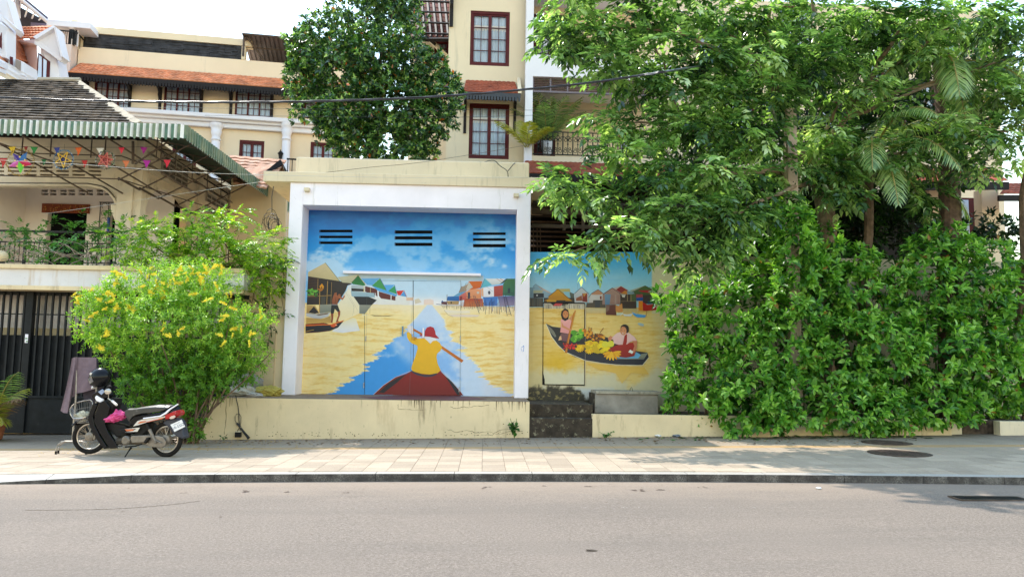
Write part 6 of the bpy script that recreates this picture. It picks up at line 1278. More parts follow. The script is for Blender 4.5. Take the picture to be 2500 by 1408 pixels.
# ================================================================ MOTORCYCLE
MK = Fr(310, 1112, 12.02, -0.22); gpt = G(310, 1112); MK.o = Vector((gpt.x, gpt.y, gz(gpt.x, gpt.y)))
bike = thing('motorcycle', 'dusty black underbone motorcycle parked on its stand on the pavement', 'motorcycle', MK.o, MK.a)
def B(cx, cy, d=0): return MK.P(120+cx/4.6925, 840+cy/4.6925, d)
def bpart(name, pts, d0, d1, m, parent=None, bev=.008, smooth=False):
    mb = MB(); P = [B(x, y, (d0+d1)/2) for x, y in pts]; P = [Vector((p.x, d0, p.z)) for p in P]; mb.prism(P, (0, d1-d0, 0)); return mb.build(name, m, parent or bike, bevel=bev, smooth=smooth)
def puffed(name, pts, half, m, parent=None, rows=3, inset=.72, cy_=0.0):
    """rounded body panel: outline on both sides drawn in towards its middle"""
    P0 = [B(x, y, 0) for x, y in pts]; n = len(P0); c = sum(P0, Vector())/n; mb = MB(); loops = []
    for (s, y) in ((.55, -half), (inset, -half*.9), (.93, -half*.5), (1, 0), (.93, half*.5), (inset, half*.9), (.55, half)): loops.append(mb.pts([Vector((c.x+(p.x-c.x)*(s if s > .9 else 1-(1-s)*.35), y+cy_, c.z+(p.z-c.z)*s)) for p in P0]))
    for a, b in zip(loops, loops[1:]):
        for k in range(n): mb.f.append((a+k, a+(k+1) % n, b+(k+1) % n, b+k)); mb.m.append(0)
    mb.f.append(tuple(loops[0]+k for k in range(n))); mb.m.append(0); mb.f.append(tuple(loops[-1]+n-1-k for k in range(n))); mb.m.append(0)
    return mb.build(name, m, parent or bike, smooth=False, bevel=.004)
MBLK = mat('black_gloss_fairing', (.006, .0065, .009), .22, .1, 9, 0, spec=.22)
MPL2 = mat('dusty_black_plastic', (.010, .0095, .009), .6, .2, 9, .1, spec=.2, dirt=((.06, .05, .04), .0, (1, 1, 1), 8))
MTY = mat('tyre_rubber', (.014, .013, .012), .85, .2, 12, .2, spec=.2); MCH = mat('dull_chrome', (.50, .48, .46), .3, .15, 8, 0, metal=.85, dirt=((.25, .18, .12), .2, (1, 1, 1), 10)); MAL = mat('dusty_cast_aluminium', (.22, .20, .175), .5, .2, 9, .15, metal=.4, dirt=((.16, .11, .07), .2, (1, 1, 1), 12))
MSEAT = mat('grey_vinyl_seat', (.035, .034, .034), .42, .1, 7, .1, spec=.5, dirt=((.3, .28, .25), .1, (1, 1, 1), 5)); MRED = mat('red_lens', (.42, .012, .012), .15, .1, 9, 0, coat=.6); MDEC = mat('silver_decal', (.60, .58, .55), .4, .05, 9, 0); MDO = mat('orange_decal', (.55, .14, .05), .4, .05, 9, 0)
def wheel(cx, cy, R, steer, name='wheel', drum=.07):
    c = B(cx, cy, 0); c.z = R+.003; t = bpy.data.objects.new(name, None)
    mb = MB(); rings = []
    def torus(mb, R, r, n=40, k=8, sq=1.0):
        base = len(mb.v)
        for i in range(n):
            a = 2*math.pi*i/n
            for j in range(k): b = 2*math.pi*j/k; rr = R+r*math.cos(b)*sq; mb.v.append((rr*math.cos(a), r*math.sin(b), rr*math.sin(a)))
        for i in range(n):
            for j in range(k): mb.f.append((base+i*k+j, base+((i+1) % n)*k+j, base+((i+1) % n)*k+(j+1) % k, base+i*k+(j+1) % k)); mb.m.append(0)
    torus(mb, R-.036, .036); o = mb.build(name, MTY, bike, smooth=True); o.location = c; o.rotation_euler = (0, 0, steer)
    mb = MB(); torus(mb, R-.078, .015, 40, 6); mb.build('rim', MCH, o, smooth=True)
    mb = MB()
    for k in range(36):
        a = 2*math.pi*k/36; s = (.025 if k % 2 else -.025); b = a+(.35 if k % 4 < 2 else -.35); mb.tube([(.045*math.cos(b), s, .045*math.sin(b)), ((R-.08)*math.cos(a), 0, (R-.08)*math.sin(a))], .0016, 3, caps=False)
    mb.build('spokes', MCH, o)
    mb = MB(); mb.lathe((0, 0, 0), [(.001, -.05), (.03, -.05), (drum, -.035), (drum+.006, 0), (drum, .035), (.03, .05), (.001, .05)], 20, axis='y'); mb.build('hub', MAL, o); return o
wheel(468, 1062, .283, .24); wheel(1345, 1100, .283, 0, drum=.075)
# frame / body
bpart('leg_shield', [(575, 668), (640, 640), (700, 720), (660, 860), (640, 920), (680, 1010), (760, 1120), (790, 1190), (700, 1195), (655, 1130), (600, 1040), (548, 950), (520, 880), (525, 800)], -.13, -.115, MBLK)
bpart('leg_shield', [(575, 668), (620, 690), (570, 820), (590, 920), (650, 1040), (730, 1160), (700, 1190), (640, 1120), (590, 1040), (540, 940), (515, 860), (530, 770)], -.125, .16, MBLK)
bpart('inner_shield', [(640, 650), (790, 612), (795, 680), (770, 740), (640, 830), (600, 800)], -.10, .10, MPL2, bev=.02)
bpart('frame_tunnel', [(640, 900), (790, 900), (900, 925), (950, 1000), (900, 1050), (800, 1060), (760, 1010), (660, 960)], -.07, .07, MPL2, bev=.02)
puffed('seat', [(893, 760), (935, 730), (1000, 730), (1100, 712), (1180, 700), (1290, 688), (1400, 690), (1440, 700), (1380, 740), (1260, 770), (1120, 790), (1030, 820), (985, 860), (955, 920), (925, 880), (900, 820)], .12, MSEAT)
puffed('side_cover', [(950, 900), (985, 850), (1030, 822), (1120, 800), (1260, 778), (1390, 745), (1470, 690), (1500, 740), (1505, 790), (1440, 850), (1330, 860), (1200, 900), (1080, 930), (950, 940)], .125, MBLK, inset=.8)
def decal(name, pts, m, d=-.1325):
    mb = MB(); mb.prism([B(x, y, d) for x, y in pts], (0, .002, 0)); return mb.build(name, m, bike)
decal('decal', [(962, 938), (1010, 880), (1060, 862), (1330, 822), (1325, 838), (1120, 892), (1020, 925)], MDEC, -.136); decal('decal', [(1012, 908), (1040, 884), (1110, 876), (1105, 890), (1050, 902)], MDO, -.139); decal('decal', [(1250, 850), (1320, 838), (1290, 856), (1240, 866)], MDO, -.139)
decal('decal', [(1110, 886), (1250, 850), (1255, 862), (1115, 895)], MDO, -.140)
mb = MB()
for k in range(9): x = 1118+k*15; mb.tube([B(x, 890-k*3.8, -.1425), B(x+9, 874-k*3.8, -.1425), B(x+12, 886-k*3.8, -.1425)], .0028, 3)
mb.build('script_lettering', M['white'], bike)
bpart('engine_cover', [(848, 965), (1048, 948), (1040, 975), (1000, 1020), (870, 1012), (850, 990)], -.11, .11, MBLK); decal('decal', [(855, 970), (1040, 952), (1010, 1000), (870, 1004), (960, 990), (1000, 968)], MDEC, -.1135); decal('decal', [(868, 974), (975, 972), (955, 992), (885, 994)], MDO, -.115)
bpart('battery_box', [(900, 925), (1180, 900), (1160, 980), (1090, 1040), (1000, 1050), (1040, 960)], -.08, .08, MPL2)
# rear: tail, lamp, plate, fender
bpart('grab_rail', [(1075, 842), (1270, 815), (1330, 780), (1380, 735), (1475, 683), (1478, 692), (1395, 745), (1345, 795), (1280, 828), (1080, 856)], -.155, -.135, M['hwhite'], bev=.006)
mb = MB(); mb.tube([B(1080, 848, .14), B(1280, 815, .14), B(1395, 735, .14), B(1475, 686, .1), B(1475, 686, -.14)], .011, 8); mb.build('grab_rail', MCH, bike)
puffed('tail_light', [(1362, 838), (1385, 800), (1440, 768), (1500, 748), (1508, 780), (1490, 815), (1440, 850), (1385, 862)], .13, MRED, inset=.85); decal('indicator_lens', [(1375, 842), (1400, 822), (1435, 812), (1450, 830), (1420, 852), (1388, 856)], mat('clear_lens', (.62, .5, .45), .15, .05, 9, 0), -.131)
bpart('rear_fender', [(1370, 860), (1500, 840), (1545, 900), (1565, 1000), (1582, 1058), (1560, 1080), (1500, 1060), (1440, 1010), (1400, 950), (1330, 900)], -.075, .075, mat('blue_black_plastic', (.03, .035, .055), .45, .1, 9, 0, dirt=((.1, .09, .09), .2, (1, 1, 1), 9)), bev=.02)
# number plate turned to the rear left
pc_ = B(1470, 932, -.10); plate = MB(); ex = (B(1516, 862, -.10)-B(1390, 918, -.16)); 
A_, B_, C_, D_ = B(1388, 920, -.14), B(1516, 862, -.09), B(1557, 942, -.09), B(1436, 1002, -.14)
plate.prism([A_, B_, C_, D_], (0, .004, 0)); po = plate.build('number_plate', mat('plate_white', (.72, .74, .76), .4, .03, 5, 0), bike)
def textobj(name, s, A, Bp, up, size, m, parent, off=.002, xs=1.0):
    cu = bpy.data.curves.new(name, 'FONT'); cu.body = s; cu.size = size; cu.align_x = 'CENTER'; cu.align_y = 'CENTER'
    tmp = bpy.data.objects.new('tmp', cu); COL.objects.link(tmp); dg = bpy.context.evaluated_depsgraph_get(); me = bpy.data.meshes.new_from_object(tmp.evaluated_get(dg)); bpy.data.objects.remove(tmp)
    x = (Bp-A).normalized(); y = up.normalized(); z = x.cross(y).normalized(); y = z.cross(x); c = (A+Bp)/2+z*off
    for v in me.vertices: v.co = c+x*v.co.x*xs+y*v.co.y
    me.materials.clear(); me.materials.append(m); o = bpy.data.objects.new(name, me); COL.objects.link(o); o.parent = parent; return o
upv = (A_-D_).normalized(); rgt = (B_-A_).normalized(); mid = (A_+B_+C_+D_)/4; MLT = mat('plate_blue', (.03, .06, .14), .5, .05, 5, 0)
textobj('plate_number', '1R-5552', mid-rgt*.05-upv*.014, mid+rgt*.05-upv*.014, upv, .062, MLT, po, xs=.88)
mb = MB()
for k in range(9): a = mid+rgt*(-.045+k*.0112)+upv*.034+Vector((0, -.003, 0)); mb.tube([a, a+upv*random.uniform(.008, .014)+rgt*.003], .0018, 3); mb.tube([a, a+rgt*.006], .0014, 3)
mb.build('plate_script', MLT, po)
# engine, exhaust side case, swing arm, shock, stand
mb = MB(); c = B(880, 1100, -.09); mb.lathe(c, [(.001, -.03), (.055, -.03), (.075, -.01), (.078, .05), (.07, .17), (.001, .19)], 18, axis='y'); c2 = B(800, 1100, 0); mb.tube([B(915, 1095, 0), B(780, 1105, 0)], [.055, .048], 10); mb.tube([B(960, 1090, -.05), B(960, 1090, .1)], .05, 12)
for k in range(5): a = B(800+k*12, 1102, 0); mb.tube([a+Vector((-.002, 0, 0)), a+Vector((.003, 0, 0))], .062, 12)
mb.build('engine', MAL, bike, bevel=.002)
bpart('chain_case', [(945, 1045), (1110, 1040), (1250, 1045), (1310, 1060), (1342, 1110), (1335, 1160), (1300, 1185), (1160, 1175), (1100, 1150), (1140, 1120), (960, 1130), (930, 1090)], -.10, -.075, MAL, bev=.012)
bpart('swing_arm', [(920, 1110), (1200, 1120), (1330, 1125), (1330, 1145), (1100, 1150), (930, 1150)], .05, .08, MAL)
mb = MB(); mb.tube([B(1120, 915, -.11), B(1155, 985, -.11)], .026, 10); mb.build('shock_absorber', MPL2, bike); mb = MB(); mb.tube([B(1150, 975, -.11), B(1225, 1130, -.11)], [.028, .02], 10); mb.tube([B(1205, 1090, -.12), B(1285, 1130, -.12)], .01, 6); mb.build('shock_absorber', MAL, bike)
mb = MB(); mb.tube([B(990, 1090, .11), B(1150, 1130, .12), B(1420, 1060, .13), B(1490, 1030, .13)], [.018, .03, .04, .04], 10); mb.build('exhaust', MCH, bike)
mb = MB(); mb.tube([B(870, 1175, -.05), B(990, 1165, -.05), B(1060, 1140, -.12)], .012, 6); mb.tube([B(950, 1180, -.08), B(905, 1230, -.12), B(862, 1300, -.16)], .01, 6); mb.tube([B(935, 1180, .08), B(900, 1240, .08)], .01, 6); mb.tube([B(840, 1160, -.06), B(780, 1168, -.12)], .008, 6); mb.build('stand', MPL2, bike)
bpart('foot_pedal', [(1090, 1120), (1125, 1065), (1150, 1065), (1150, 1090), (1110, 1135)], -.16, -.10, MPL2, bev=.01)
# front fork, fender, lamp cowl, handlebar, mirrors
mb = MB()
for d in (-.075, .075): mb.tube([B(580, 900, d), B(548, 980, d), B(520, 1085, d), B(495, 1110, d)], [.018, .02, .022, .014], 8); mb.tube([B(585, 900, d), B(585, 1050, d)], .012, 6)
mb.build('fork', MAL, bike)
mb = MB(); c = B(468, 1062, 0); c.z = .286; R = .325; n = 14
for i in range(n):
    a0 = math.radians(28+i*118/n); a1 = math.radians(28+(i+1)*118/n); ct = Vector((c.x, 0, c.z))
    def q(a, y, r): return ct+Vector((r*math.cos(a)*math.cos(.33)-y*math.sin(.33)*0, y+r*math.cos(a)*math.sin(.33), r*math.sin(a)))
    for (y0, r0, y1, r1) in ((-.06, R-.04, -.045, R-.005), (-.045, R-.005, 0, R+.008), (0, R+.008, .045, R-.005), (.045, R-.005, .06, R-.04)): mb.face([q(a0, y0, r0), q(a1, y0, r0), q(a1, y1, r1), q(a0, y1, r1)])
o = mb.build('front_fender', MBLK, bike, smooth=True); sm = o.modifiers.new('s', 'SOLIDIFY'); sm.thickness = .004
puffed('headlight_cowl', [(520, 600), (545, 550), (600, 505), (650, 490), (710, 520), (735, 575), (720, 610), (650, 640), (600, 668), (545, 655), (525, 630)], .085, MBLK); bpart('headlight', [(524, 610), (548, 575), (590, 600), (630, 625), (622, 660), (590, 668), (545, 652)], -.09, -.05, M['hwhite'], bev=.02)
bpart('cowl_decal', [(560, 545), (610, 512), (640, 540), (600, 580)], -.088, -.08, mat('blue_white_decal', (.25, .33, .5), .3, .1, 9, 0))
mb = MB(); mb.ball(B(672, 540, -.12), .062, 16, sq=(1, .5, .8)); mb.build('mirror', mat('dusty_mirror', (.5, .48, .44), .25, .3, 9, 0, metal=.5), bike, smooth=True); mb = MB(); mb.ball(B(690, 500, .2), .055, 14, sq=(1, .5, .8)); mb.build('mirror', MPL2, bike, smooth=True)
mb = MB(); mb.tube([B(640, 620, .3), B(660, 620, .05), B(680, 620, -.1), B(770, 690, -.3)], .011, 8); mb.tube([B(680, 620, -.1), B(680, 560, -.12)], .006, 6); mb.tube([B(680, 620, .1), B(695, 520, .2)], .006, 6); mb.build('handlebar', MCH, bike)
mb = MB(); mb.tube([B(722, 650, -.2), B(772, 692, -.32)], .019, 10); mb.build('grip', mat('white_grip', (.6, .6, .6), .5, .1, 9, 0), bike)
# basket with bag
bk = thing('basket', 'grey wire basket hung on the front of the motorcycle', 'basket', MK.o, MK.a); mb = MB()
rim = [(240, 740), (262, 705), (310, 670), (400, 645), (470, 635), (495, 655), (520, 760), (490, 800), (420, 835), (350, 850), (275, 850), (245, 800)]
def rimp(k, s, y): x, yy = rim[k % len(rim)]; return (x, yy)
top = [B(x, y, -.14+.28*(1 if 2 <= k <= 5 else 0 if k >= 8 else .5)) for k, (x, y) in enumerate(rim)]; mb.tube(top+[top[0]], .009, 6, caps=False); mb.build('rim', MCH, bk)
mb = MB(); bot = [B(320+ (x-240)*.5, 905-(x-240)*.05, -.1+.2*(1 if 2 <= k <= 5 else 0)) for k, (x, y) in enumerate(rim)]
for k in range(len(top)):
    a, b = top[k], bot[k]; a2 = top[(k+1) % len(top)]; b2 = bot[(k+1) % len(top)]
    for j in range(3): mb.tube([a.lerp(a2, j/3), b.lerp(b2, j/3)], .0025, 3, caps=False)
for f in (.33, .66, 1): L = [t_.lerp(b_, f) for t_, b_ in zip(top, bot)]; mb.tube(L+[L[0]], .0025, 3, caps=False)
mb.build('wires', mat('painted_wire', (.3, .3, .3), .5, .1, 9, 0), bk)
def cloth(name, label, cat, cpx, R, m, seed, sq, amp=.18, n=22, extra=None):
    rr = random.Random(seed); ph = [(rr.uniform(-6, 6), rr.uniform(-6, 6), rr.uniform(-6, 6), rr.uniform(0, 6)) for _ in range(7)]
    mb = MB(cpx); mb.ball(cpx, R, n, sq=sq, fn=lambda d: 1+amp*sum(abs(math.sin(a*d.x+b*d.y+c*d.z+e))-.6 for a, b, c, e in ph)/2.6); return setp(mb.build(name, m), label, cat)
def BW(cx, cy, d=0): p = B(cx, cy, d); return MK.o+MK.X*p.x+MK.N*p.y+Vector((0, 0, p.z))
cloth('glove_bundle', 'pale grey green gloves and bag stuffed in the motorcycle basket', 'bag', BW(405, 830, 0), .12, mat('pale_camouflage', (.38, .38, .30), .8, .3, 25, .1, dirt=((.12, .13, .10), .15, (1, 1, 1), 22)), 5, (1.15, .8, .75), .35)
o = cloth('pink_cloth', 'bright pink crumpled cloth lying over the motorcycle frame', 'cloth', BW(765, 835, -.05), .15, mat('pink_cloth', (.62, .075, .26), .75, .08, 12, .1), 8, (1.0, .75, .55), .42, 26)
for v in o.data.vertices:
    if v.co.x < -.02: v.co.z -= (abs(v.co.x)-.02)*.45; v.co.z *= .75
    if v.co.x > 0: v.co.z += .03
# helmet
hp = BW(585, 385, -.03); hm = thing('helmet', 'black full face helmet perched on the motorcycle mirrors', 'helmet', hp, MK.a+.1); hm.scale = (1.3, 1.3, 1.3)
mb = MB()
def hf(d): return 1-.10*max(0, -d.z)**1.5
mb.ball((0, 0, 0), .128, 24, sq=(1.08, .92, 1.0), fn=hf); o = mb.build('shell', MBLK, hm, smooth=True); o.rotation_euler = (0, -.45, 0)
mb = MB(); n = 16
for i in range(n):
    a0, a1 = math.pi*(.62+.82*i/n), math.pi*(.62+.82*(i+1)/n)
    for (z0_, z1_) in ((-.035, .0), (.0, .035)):
        f = lambda a, z: (1.08*math.sqrt(max(0, .131**2-z*z))*math.cos(a)*1.01, .92*math.sqrt(.131**2-z*z)*math.sin(a)*1.02, z); mb.face([f(a0, z0_), f(a1, z0_), f(a1, z1_), f(a0, z1_)])
o = mb.build('visor', mat('smoked_visor', (.09, .10, .12), .06, .2, 3, 0, spec=.9, coat=1), hm, smooth=True); o.rotation_euler = (0, -.45, 0)
mb = MB(); mb.tube([(-.10, -.06, -.075), (-.135, -.02, -.08), (-.12, .05, -.08)], .012, 6); o = mb.build('chin_trim', M['hwhite'], hm); o.rotation_euler = (0, -.45, 0)
mb = MB(); mb.lathe((-.06, -.105, .052), [(.001, -.004), (.014, -.004), (.016, .004)], 12, axis='y'); mb.build('badge', MDEC, hm)
# ================================================================ TOWEL STAND
Ys = 13.0; sp_ = lambda x, y, d=0: W(120+x/4.6925, 840+y/4.6925, Ys+d)
gs = sp_(280, 1110); gs.z = gz(gs.x, gs.y); stt = thing('towel_stand', 'grey steel pipe stand beside the motorcycle', 'stand', gs)
MPI = mat('worn_galvanised_pipe', (.34, .33, .31), .45, .2, 12, .05, metal=.5, dirt=((.2, .12, .07), .1, (1, 1, 1), 14))
def P2(x, y, d=0): p = sp_(x, y, d); return p
mb = MB(gs); mb.tube([P2(268, 1110), P2(285, 880), P2(310, 560), P2(318, 165)], .017, 8); mb.tube([P2(318, 165), P2(520, 165)], .014, 8); mb.tube([P2(525, 160), P2(540, 560), P2(535, 760)], .015, 8); mb.build('pole', MPI, stt)
for off, dd in ((0, -.06), (28, .06)):
    mb = MB(gs); L = [(78+off, 1222), (85+off, 1180), (105+off, 1145), (140+off, 1120), (180+off, 1112), (360+off, 1112), (400+off, 1130), (415+off, 1170), (425+off, 1215)]
    P = [P2(x, y, dd) for x, y in L]
    for i in (0, -1): P[i].z = gz(P[i].x, P[i].y)+.01
    mb.tube(P, .013, 8); mb.build('foot_tube', MPI, stt); mb = MB(gs); mb.cyl(P[0]-Vector((0, 0, .01)), P[0]+Vector((0, 0, .04)), .017, n=8); mb.cyl(P[-1]-Vector((0, 0, .01)), P[-1]+Vector((0, 0, .04)), .017, n=8); mb.build('rubber_cap', MTY, stt)
# towel
def drape(name, label, cat, cols, Y, m, fold, amp, thick=.006, origin=None):
    """cols: list of (xtop,ytop,xbot,ybot) in bike crop px, left to right"""
    cols = [tuple(np.array(a)*(1-k/5)+np.array(b)*k/5) for a, b in zip(cols, cols[1:]) for k in range(5)]+[cols[-1]]; fold = fold/5; n = len(cols); R = 26; mb = MB(origin); G_ = []
    for j, (x0, y0, x1, y1) in enumerate(cols):
        col = []
        for i in range(R+1):
            f = i/R; p = W(120+(x0+(x1-x0)*f**1.2)/4.6925, 840+(y0+(y1-y0)*f)/4.6925, Y+amp*math.sin(j*fold+f*1.3)*(.25+f)); col.append(p)
        G_.append(col)
    for j in range(n-1):
        for i in range(R): mb.face([G_[j][i], G_[j][i+1], G_[j+1][i+1], G_[j+1][i]])
    o = mb.build(name, m, smooth=False); md = o.modifiers.new('s', 'SOLIDIFY'); md.thickness = thick
    return o
MTW = mat('mauve_grey_towel', (.165, .125, .155), .95, .12, 14, .5, 90, dirt=((.22, .17, .21), .05, (1, 1, 1), 3))
tw_ = thing('towel', 'faded mauve grey towel hung over the pipe stand', 'towel', sp_(300, 150))
for i_, (cols, Y) in enumerate(((([(262, 165, 130, 760), (275, 155, 165, 785), (288, 150, 208, 790), (300, 148, 222, 770), (312, 148, 238, 680), (322, 148, 245, 600)]), Ys-.05), ([(316, 148, 262, 606), (326, 150, 300, 590), (335, 150, 318, 560), (380, 150, 380, 552), (430, 150, 430, 538), (480, 150, 490, 522), (515, 150, 535, 505), (540, 152, 548, 500)], Ys-.03), ([(330, 160, 400, 650), (420, 160, 440, 640), (520, 160, 560, 900), (556, 160, 650, 860)], Ys+.05))):
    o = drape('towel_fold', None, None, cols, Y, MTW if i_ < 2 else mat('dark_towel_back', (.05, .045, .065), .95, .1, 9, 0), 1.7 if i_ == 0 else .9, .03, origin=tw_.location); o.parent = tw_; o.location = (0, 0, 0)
# ================================================================ THINGS ON THE PLINTH
zt0 = Z0+.006
def onpl(px, Y): p = W(px, 960, Y); return Vector((p.x, Y, zt0))
cloth('grey_sack', 'bulging grey sack leaning on the cream wall on the plinth', 'sack', onpl(604, 16.6)+Vector((0, 0, .2)), .28, mat('grey_sack', (.24, .24, .22), .8, .15, 6, .2, dirt=((.05, .05, .05), .1, (1, 1, 1), 9)), 11, (1.2, .6, .9), .15)
cloth('grey_sack', 'flattened pale sack between the bush and the yellow tarpaulin', 'sack', onpl(590, 16.1)+Vector((0, 0, .1)), .22, mat('pale_sack', (.40, .40, .36), .8, .2, 7, .2), 12, (1.4, .8, .55), .3)
cloth('yellow_tarpaulin', 'folded yellow green tarpaulin on the plinth beside the white pillar', 'tarpaulin', onpl(655, 16.2)+Vector((0, 0, .09)), .26, mat('mustard_tarp', (.40, .34, .07), .55, .15, 9, .2, dirt=((.14, .11, .03), .12, (1, 1, 1), 11)), 14, (1.05, .6, .46), .38, 30)
cloth('plastic_wrap', 'torn grey plastic wrap on the edge of the plinth', 'plastic', onpl(622, 15.75)+Vector((0, 0, .04)), .12, mat('grey_film', (.4, .41, .42), .4, .2, 9, 0), 15, (1.3, .7, .4), .4)
MCB = mat('black_rubber_cable', (.02, .02, .022), .5, .1, 9, 0)
t = thing('hanging_cable', 'black cable with a junction box hanging down the plinth', 'cable', PLf.o+Vector((pu(580, 1060), -.05, 0))); ol = Vector(t.location)-PLf.o
def pp(x, y, d=-.02): return PLf.P(540+x/7.04, 880+y/7.04, d)
mb = MB(ol); mb.tube([pp(245, 600, .03), pp(255, 620), pp(265, 680), pp(290, 780), pp(303, 900), pp(305, 1020), pp(320, 1130)], .008, 6); mb.tube([pp(320, 1130), pp(270, 1080), pp(240, 1030), pp(238, 960), pp(265, 915), pp(310, 912), pp(340, 960), pp(338, 1060), pp(322, 1130)], .006, 6, caps=False)
mb.tube([pp(270, 1075, -.04), pp(330, 1140, -.04)], .022, 7); mb.tube([pp(330, 1150, -.05), pp(400, 1240, -.06), pp(475, 1330, -.1)], [.02, .022, .03], 7); mb.tube([pp(315, 1150), pp(290, 1190), pp(265, 1220)], .006, 5); mb.tube([pp(320, 1150), pp(330, 1220)], .006, 5); mb.build('cable', MCB, t)
a, b = pp(238, 1315, -.1), pp(345, 1225, -.1); mb = MB(ol); mb.box(a.x, b.x, -.13, -.06, a.z, b.z); mb.build('junction_box', M['iron'], t, bevel=.006); mb = MB(ol); mb.box(a.x+.005, b.x-.005, -.125, -.065, b.z+.001, b.z+.012); mb.build('box_lid', M['cream_pale'], t)
# coiled cable bundle beside the portal
t = thing('cable_coil', 'tangle of black cable coils hanging beside the gatehouse roof', 'cable', W(662, 470, 16.6)); mb = MB(t.location); rr = random.Random(2)
mb.tube([W(668, 455, 16.6), W(664, 480, 16.6), W(664, 520, 16.6)], .009, 5)
for k in range(9):
    cx, cy, rx, ry, ph = 664+rr.uniform(-8, 8), 545+rr.uniform(-8, 10), rr.uniform(8, 24), rr.uniform(12, 30), rr.uniform(0, 3)
    mb.tube([W(cx+rx*math.cos(a*.55+ph), cy+ry*math.sin(a*.55+ph), 16.6+.05*math.sin(a)) for a in range(11)], .006, 4)
mb.build('coil', MCB, t)
# ================================================================ OVERHEAD WIRES
def wire(name, label, pts, r, m=MCB, twist=0, cat='cable'):
    P = [W(*p) for p in pts]; Q = []
    for i in range(len(P)-1):
        p0, p1, p2_, p3 = P[max(i-1, 0)], P[i], P[i+1], P[min(i+2, len(P)-1)]
        for k in range(12):
            t_ = k/12; Q.append(.5*((2*p1)+(p2_-p0)*t_+(2*p0-5*p1+4*p2_-p3)*t_*t_+(3*p1-p0-3*p2_+p3)*t_**3))
    Q.append(P[-1]); mb = MB(P[0])
    if not twist: mb.tube(Q, r, 6)
    else:
        D = [0]
        for a, b in zip(Q, Q[1:]): D.append(D[-1]+(b-a).length)
        N_ = int(D[-1]/.07); R_ = []
        for j in range(N_+1):
            s = D[-1]*j/N_; i = max(0, min(len(Q)-2, next((k for k in range(len(D)) if D[k] > s), len(D)-1)-1)); R_.append(Q[i].lerp(Q[i+1], (s-D[i])/max(1e-6, D[i+1]-D[i])))
        for ph in range(3): mb.tube([q+Vector((0, math.cos(j*.45+ph*2.09), math.sin(j*.45+ph*2.09)))*r*1.1 for j, q in enumerate(R_)], r, 6)
    o = mb.build(name, m, smooth=True); return setp(o, label, cat)
MCW = mat('black_aerial_cable', (.016, .016, .022), .35, .1, 9, 0, spec=.6)
wire('aerial_cable', 'thick twisted black power cable crossing the whole scene', [(-60, 236, 8), (200, 245, 8), (480, 250, 8), (800, 247, 8), (1100, 234, 8), (1400, 207, 8), (1560, 185, 8), (1650, 171, 8.2), (1710, 162, 15.5)], .0065, MCW, 1)
MWH = mat('pale_wire', (.5, .52, .5), .5, .1, 9, 0)
wire('thin_wire', 'thin pale wire from the left edge to the gatehouse roof slab', [(-40, 389, 15.5), (200, 402, 15.5), (420, 418, 15.5), (600, 426, 15.5), (1000, 434, 16.5), (1290, 433, 16.82)], .004, MWH)
wire('thin_wire', 'thin wire rising from the veranda to the left end of the roof slab', [(110, 522, 17), (250, 502, 17), (450, 472, 17), (650, 442, 16.7)], .0035, MWH)
wire('thin_wire', 'brown wire slanting over the gatehouse parapet', [(660, 436, 16.9), (740, 428, 17.0), (900, 409, 17.0), (1045, 394, 17.0), (1300, 352, 20), (1450, 320, 22)], .005, M['steel'])
wire('thin_wire', 'faint wire crossing high in front of the dark green tree', [(300, 262, 18), (700, 266, 18), (1000, 268, 18), (1500, 270, 18)], .004, MCB)
wire('thin_wire', 'faint second wire below the first in front of the dark green tree', [(500, 282, 18), (800, 285, 18), (1100, 287, 18), (1600, 272, 18)], .004, MCB)
wire('parapet_cable', 'black forked cable running over the gatehouse parapet', [(1180, 396, 17.4), (1205, 392, 17.0), (1222, 406, 17.0), (1238, 418, 17.0), (1241, 440, 17.0)], .009, MCB); wire('parapet_cable', 'short arm of the forked cable on the parapet corner', [(1260, 396, 17.3), (1252, 403, 17.0), (1240, 418, 17.0)], .009, MCB)
# ================================================================ UTILITY POLE
upo = W(1943, 1000, 15.6); upo.z = 0
t = thing('utility_pole', 'square concrete utility pole with bolt holes among the tree branches', 'utility pole', upo); MUP = mat('weathered_pole_concrete', (.40, .33, .27), .9, .15, 4, .3, dirt=((.2, .13, .09), .1, (1, 1, .4), 3))
wlo, whi = 15/F_PX*15.6, 12/F_PX*15.6; zt_ = W(1943, 268, 15.6).z
mb = MB(); mb.hexa([(-wlo, -.1, -1), (wlo, -.1, -1), (wlo, .12, -1), (-wlo, .12, -1), (-whi, -.1, zt_), (whi, -.1, zt_), (whi, .12, zt_), (-whi, .12, zt_)]); mb.build('shaft', MUP, t, bevel=.012)
mb = MB()
for k in range(28): z = zt_-.4-k*.2; mb.lathe((0.0 if k % 4 else .03, -.102, z), [(.001, 0), (.012, 0), (.012, .004)], 8, axis='y')
mb.build('bolt_hole', M['iron'], t)
t = thing('steel_post', 'thin rusty brown post between the trees', 'post', W(1865, 480, 18.5)); mb = MB(t.location); mb.tube([W(1865, 620, 18.5), W(1862, 240, 18.5)], .06, 6); mb.build('shaft', M['steel'], t)
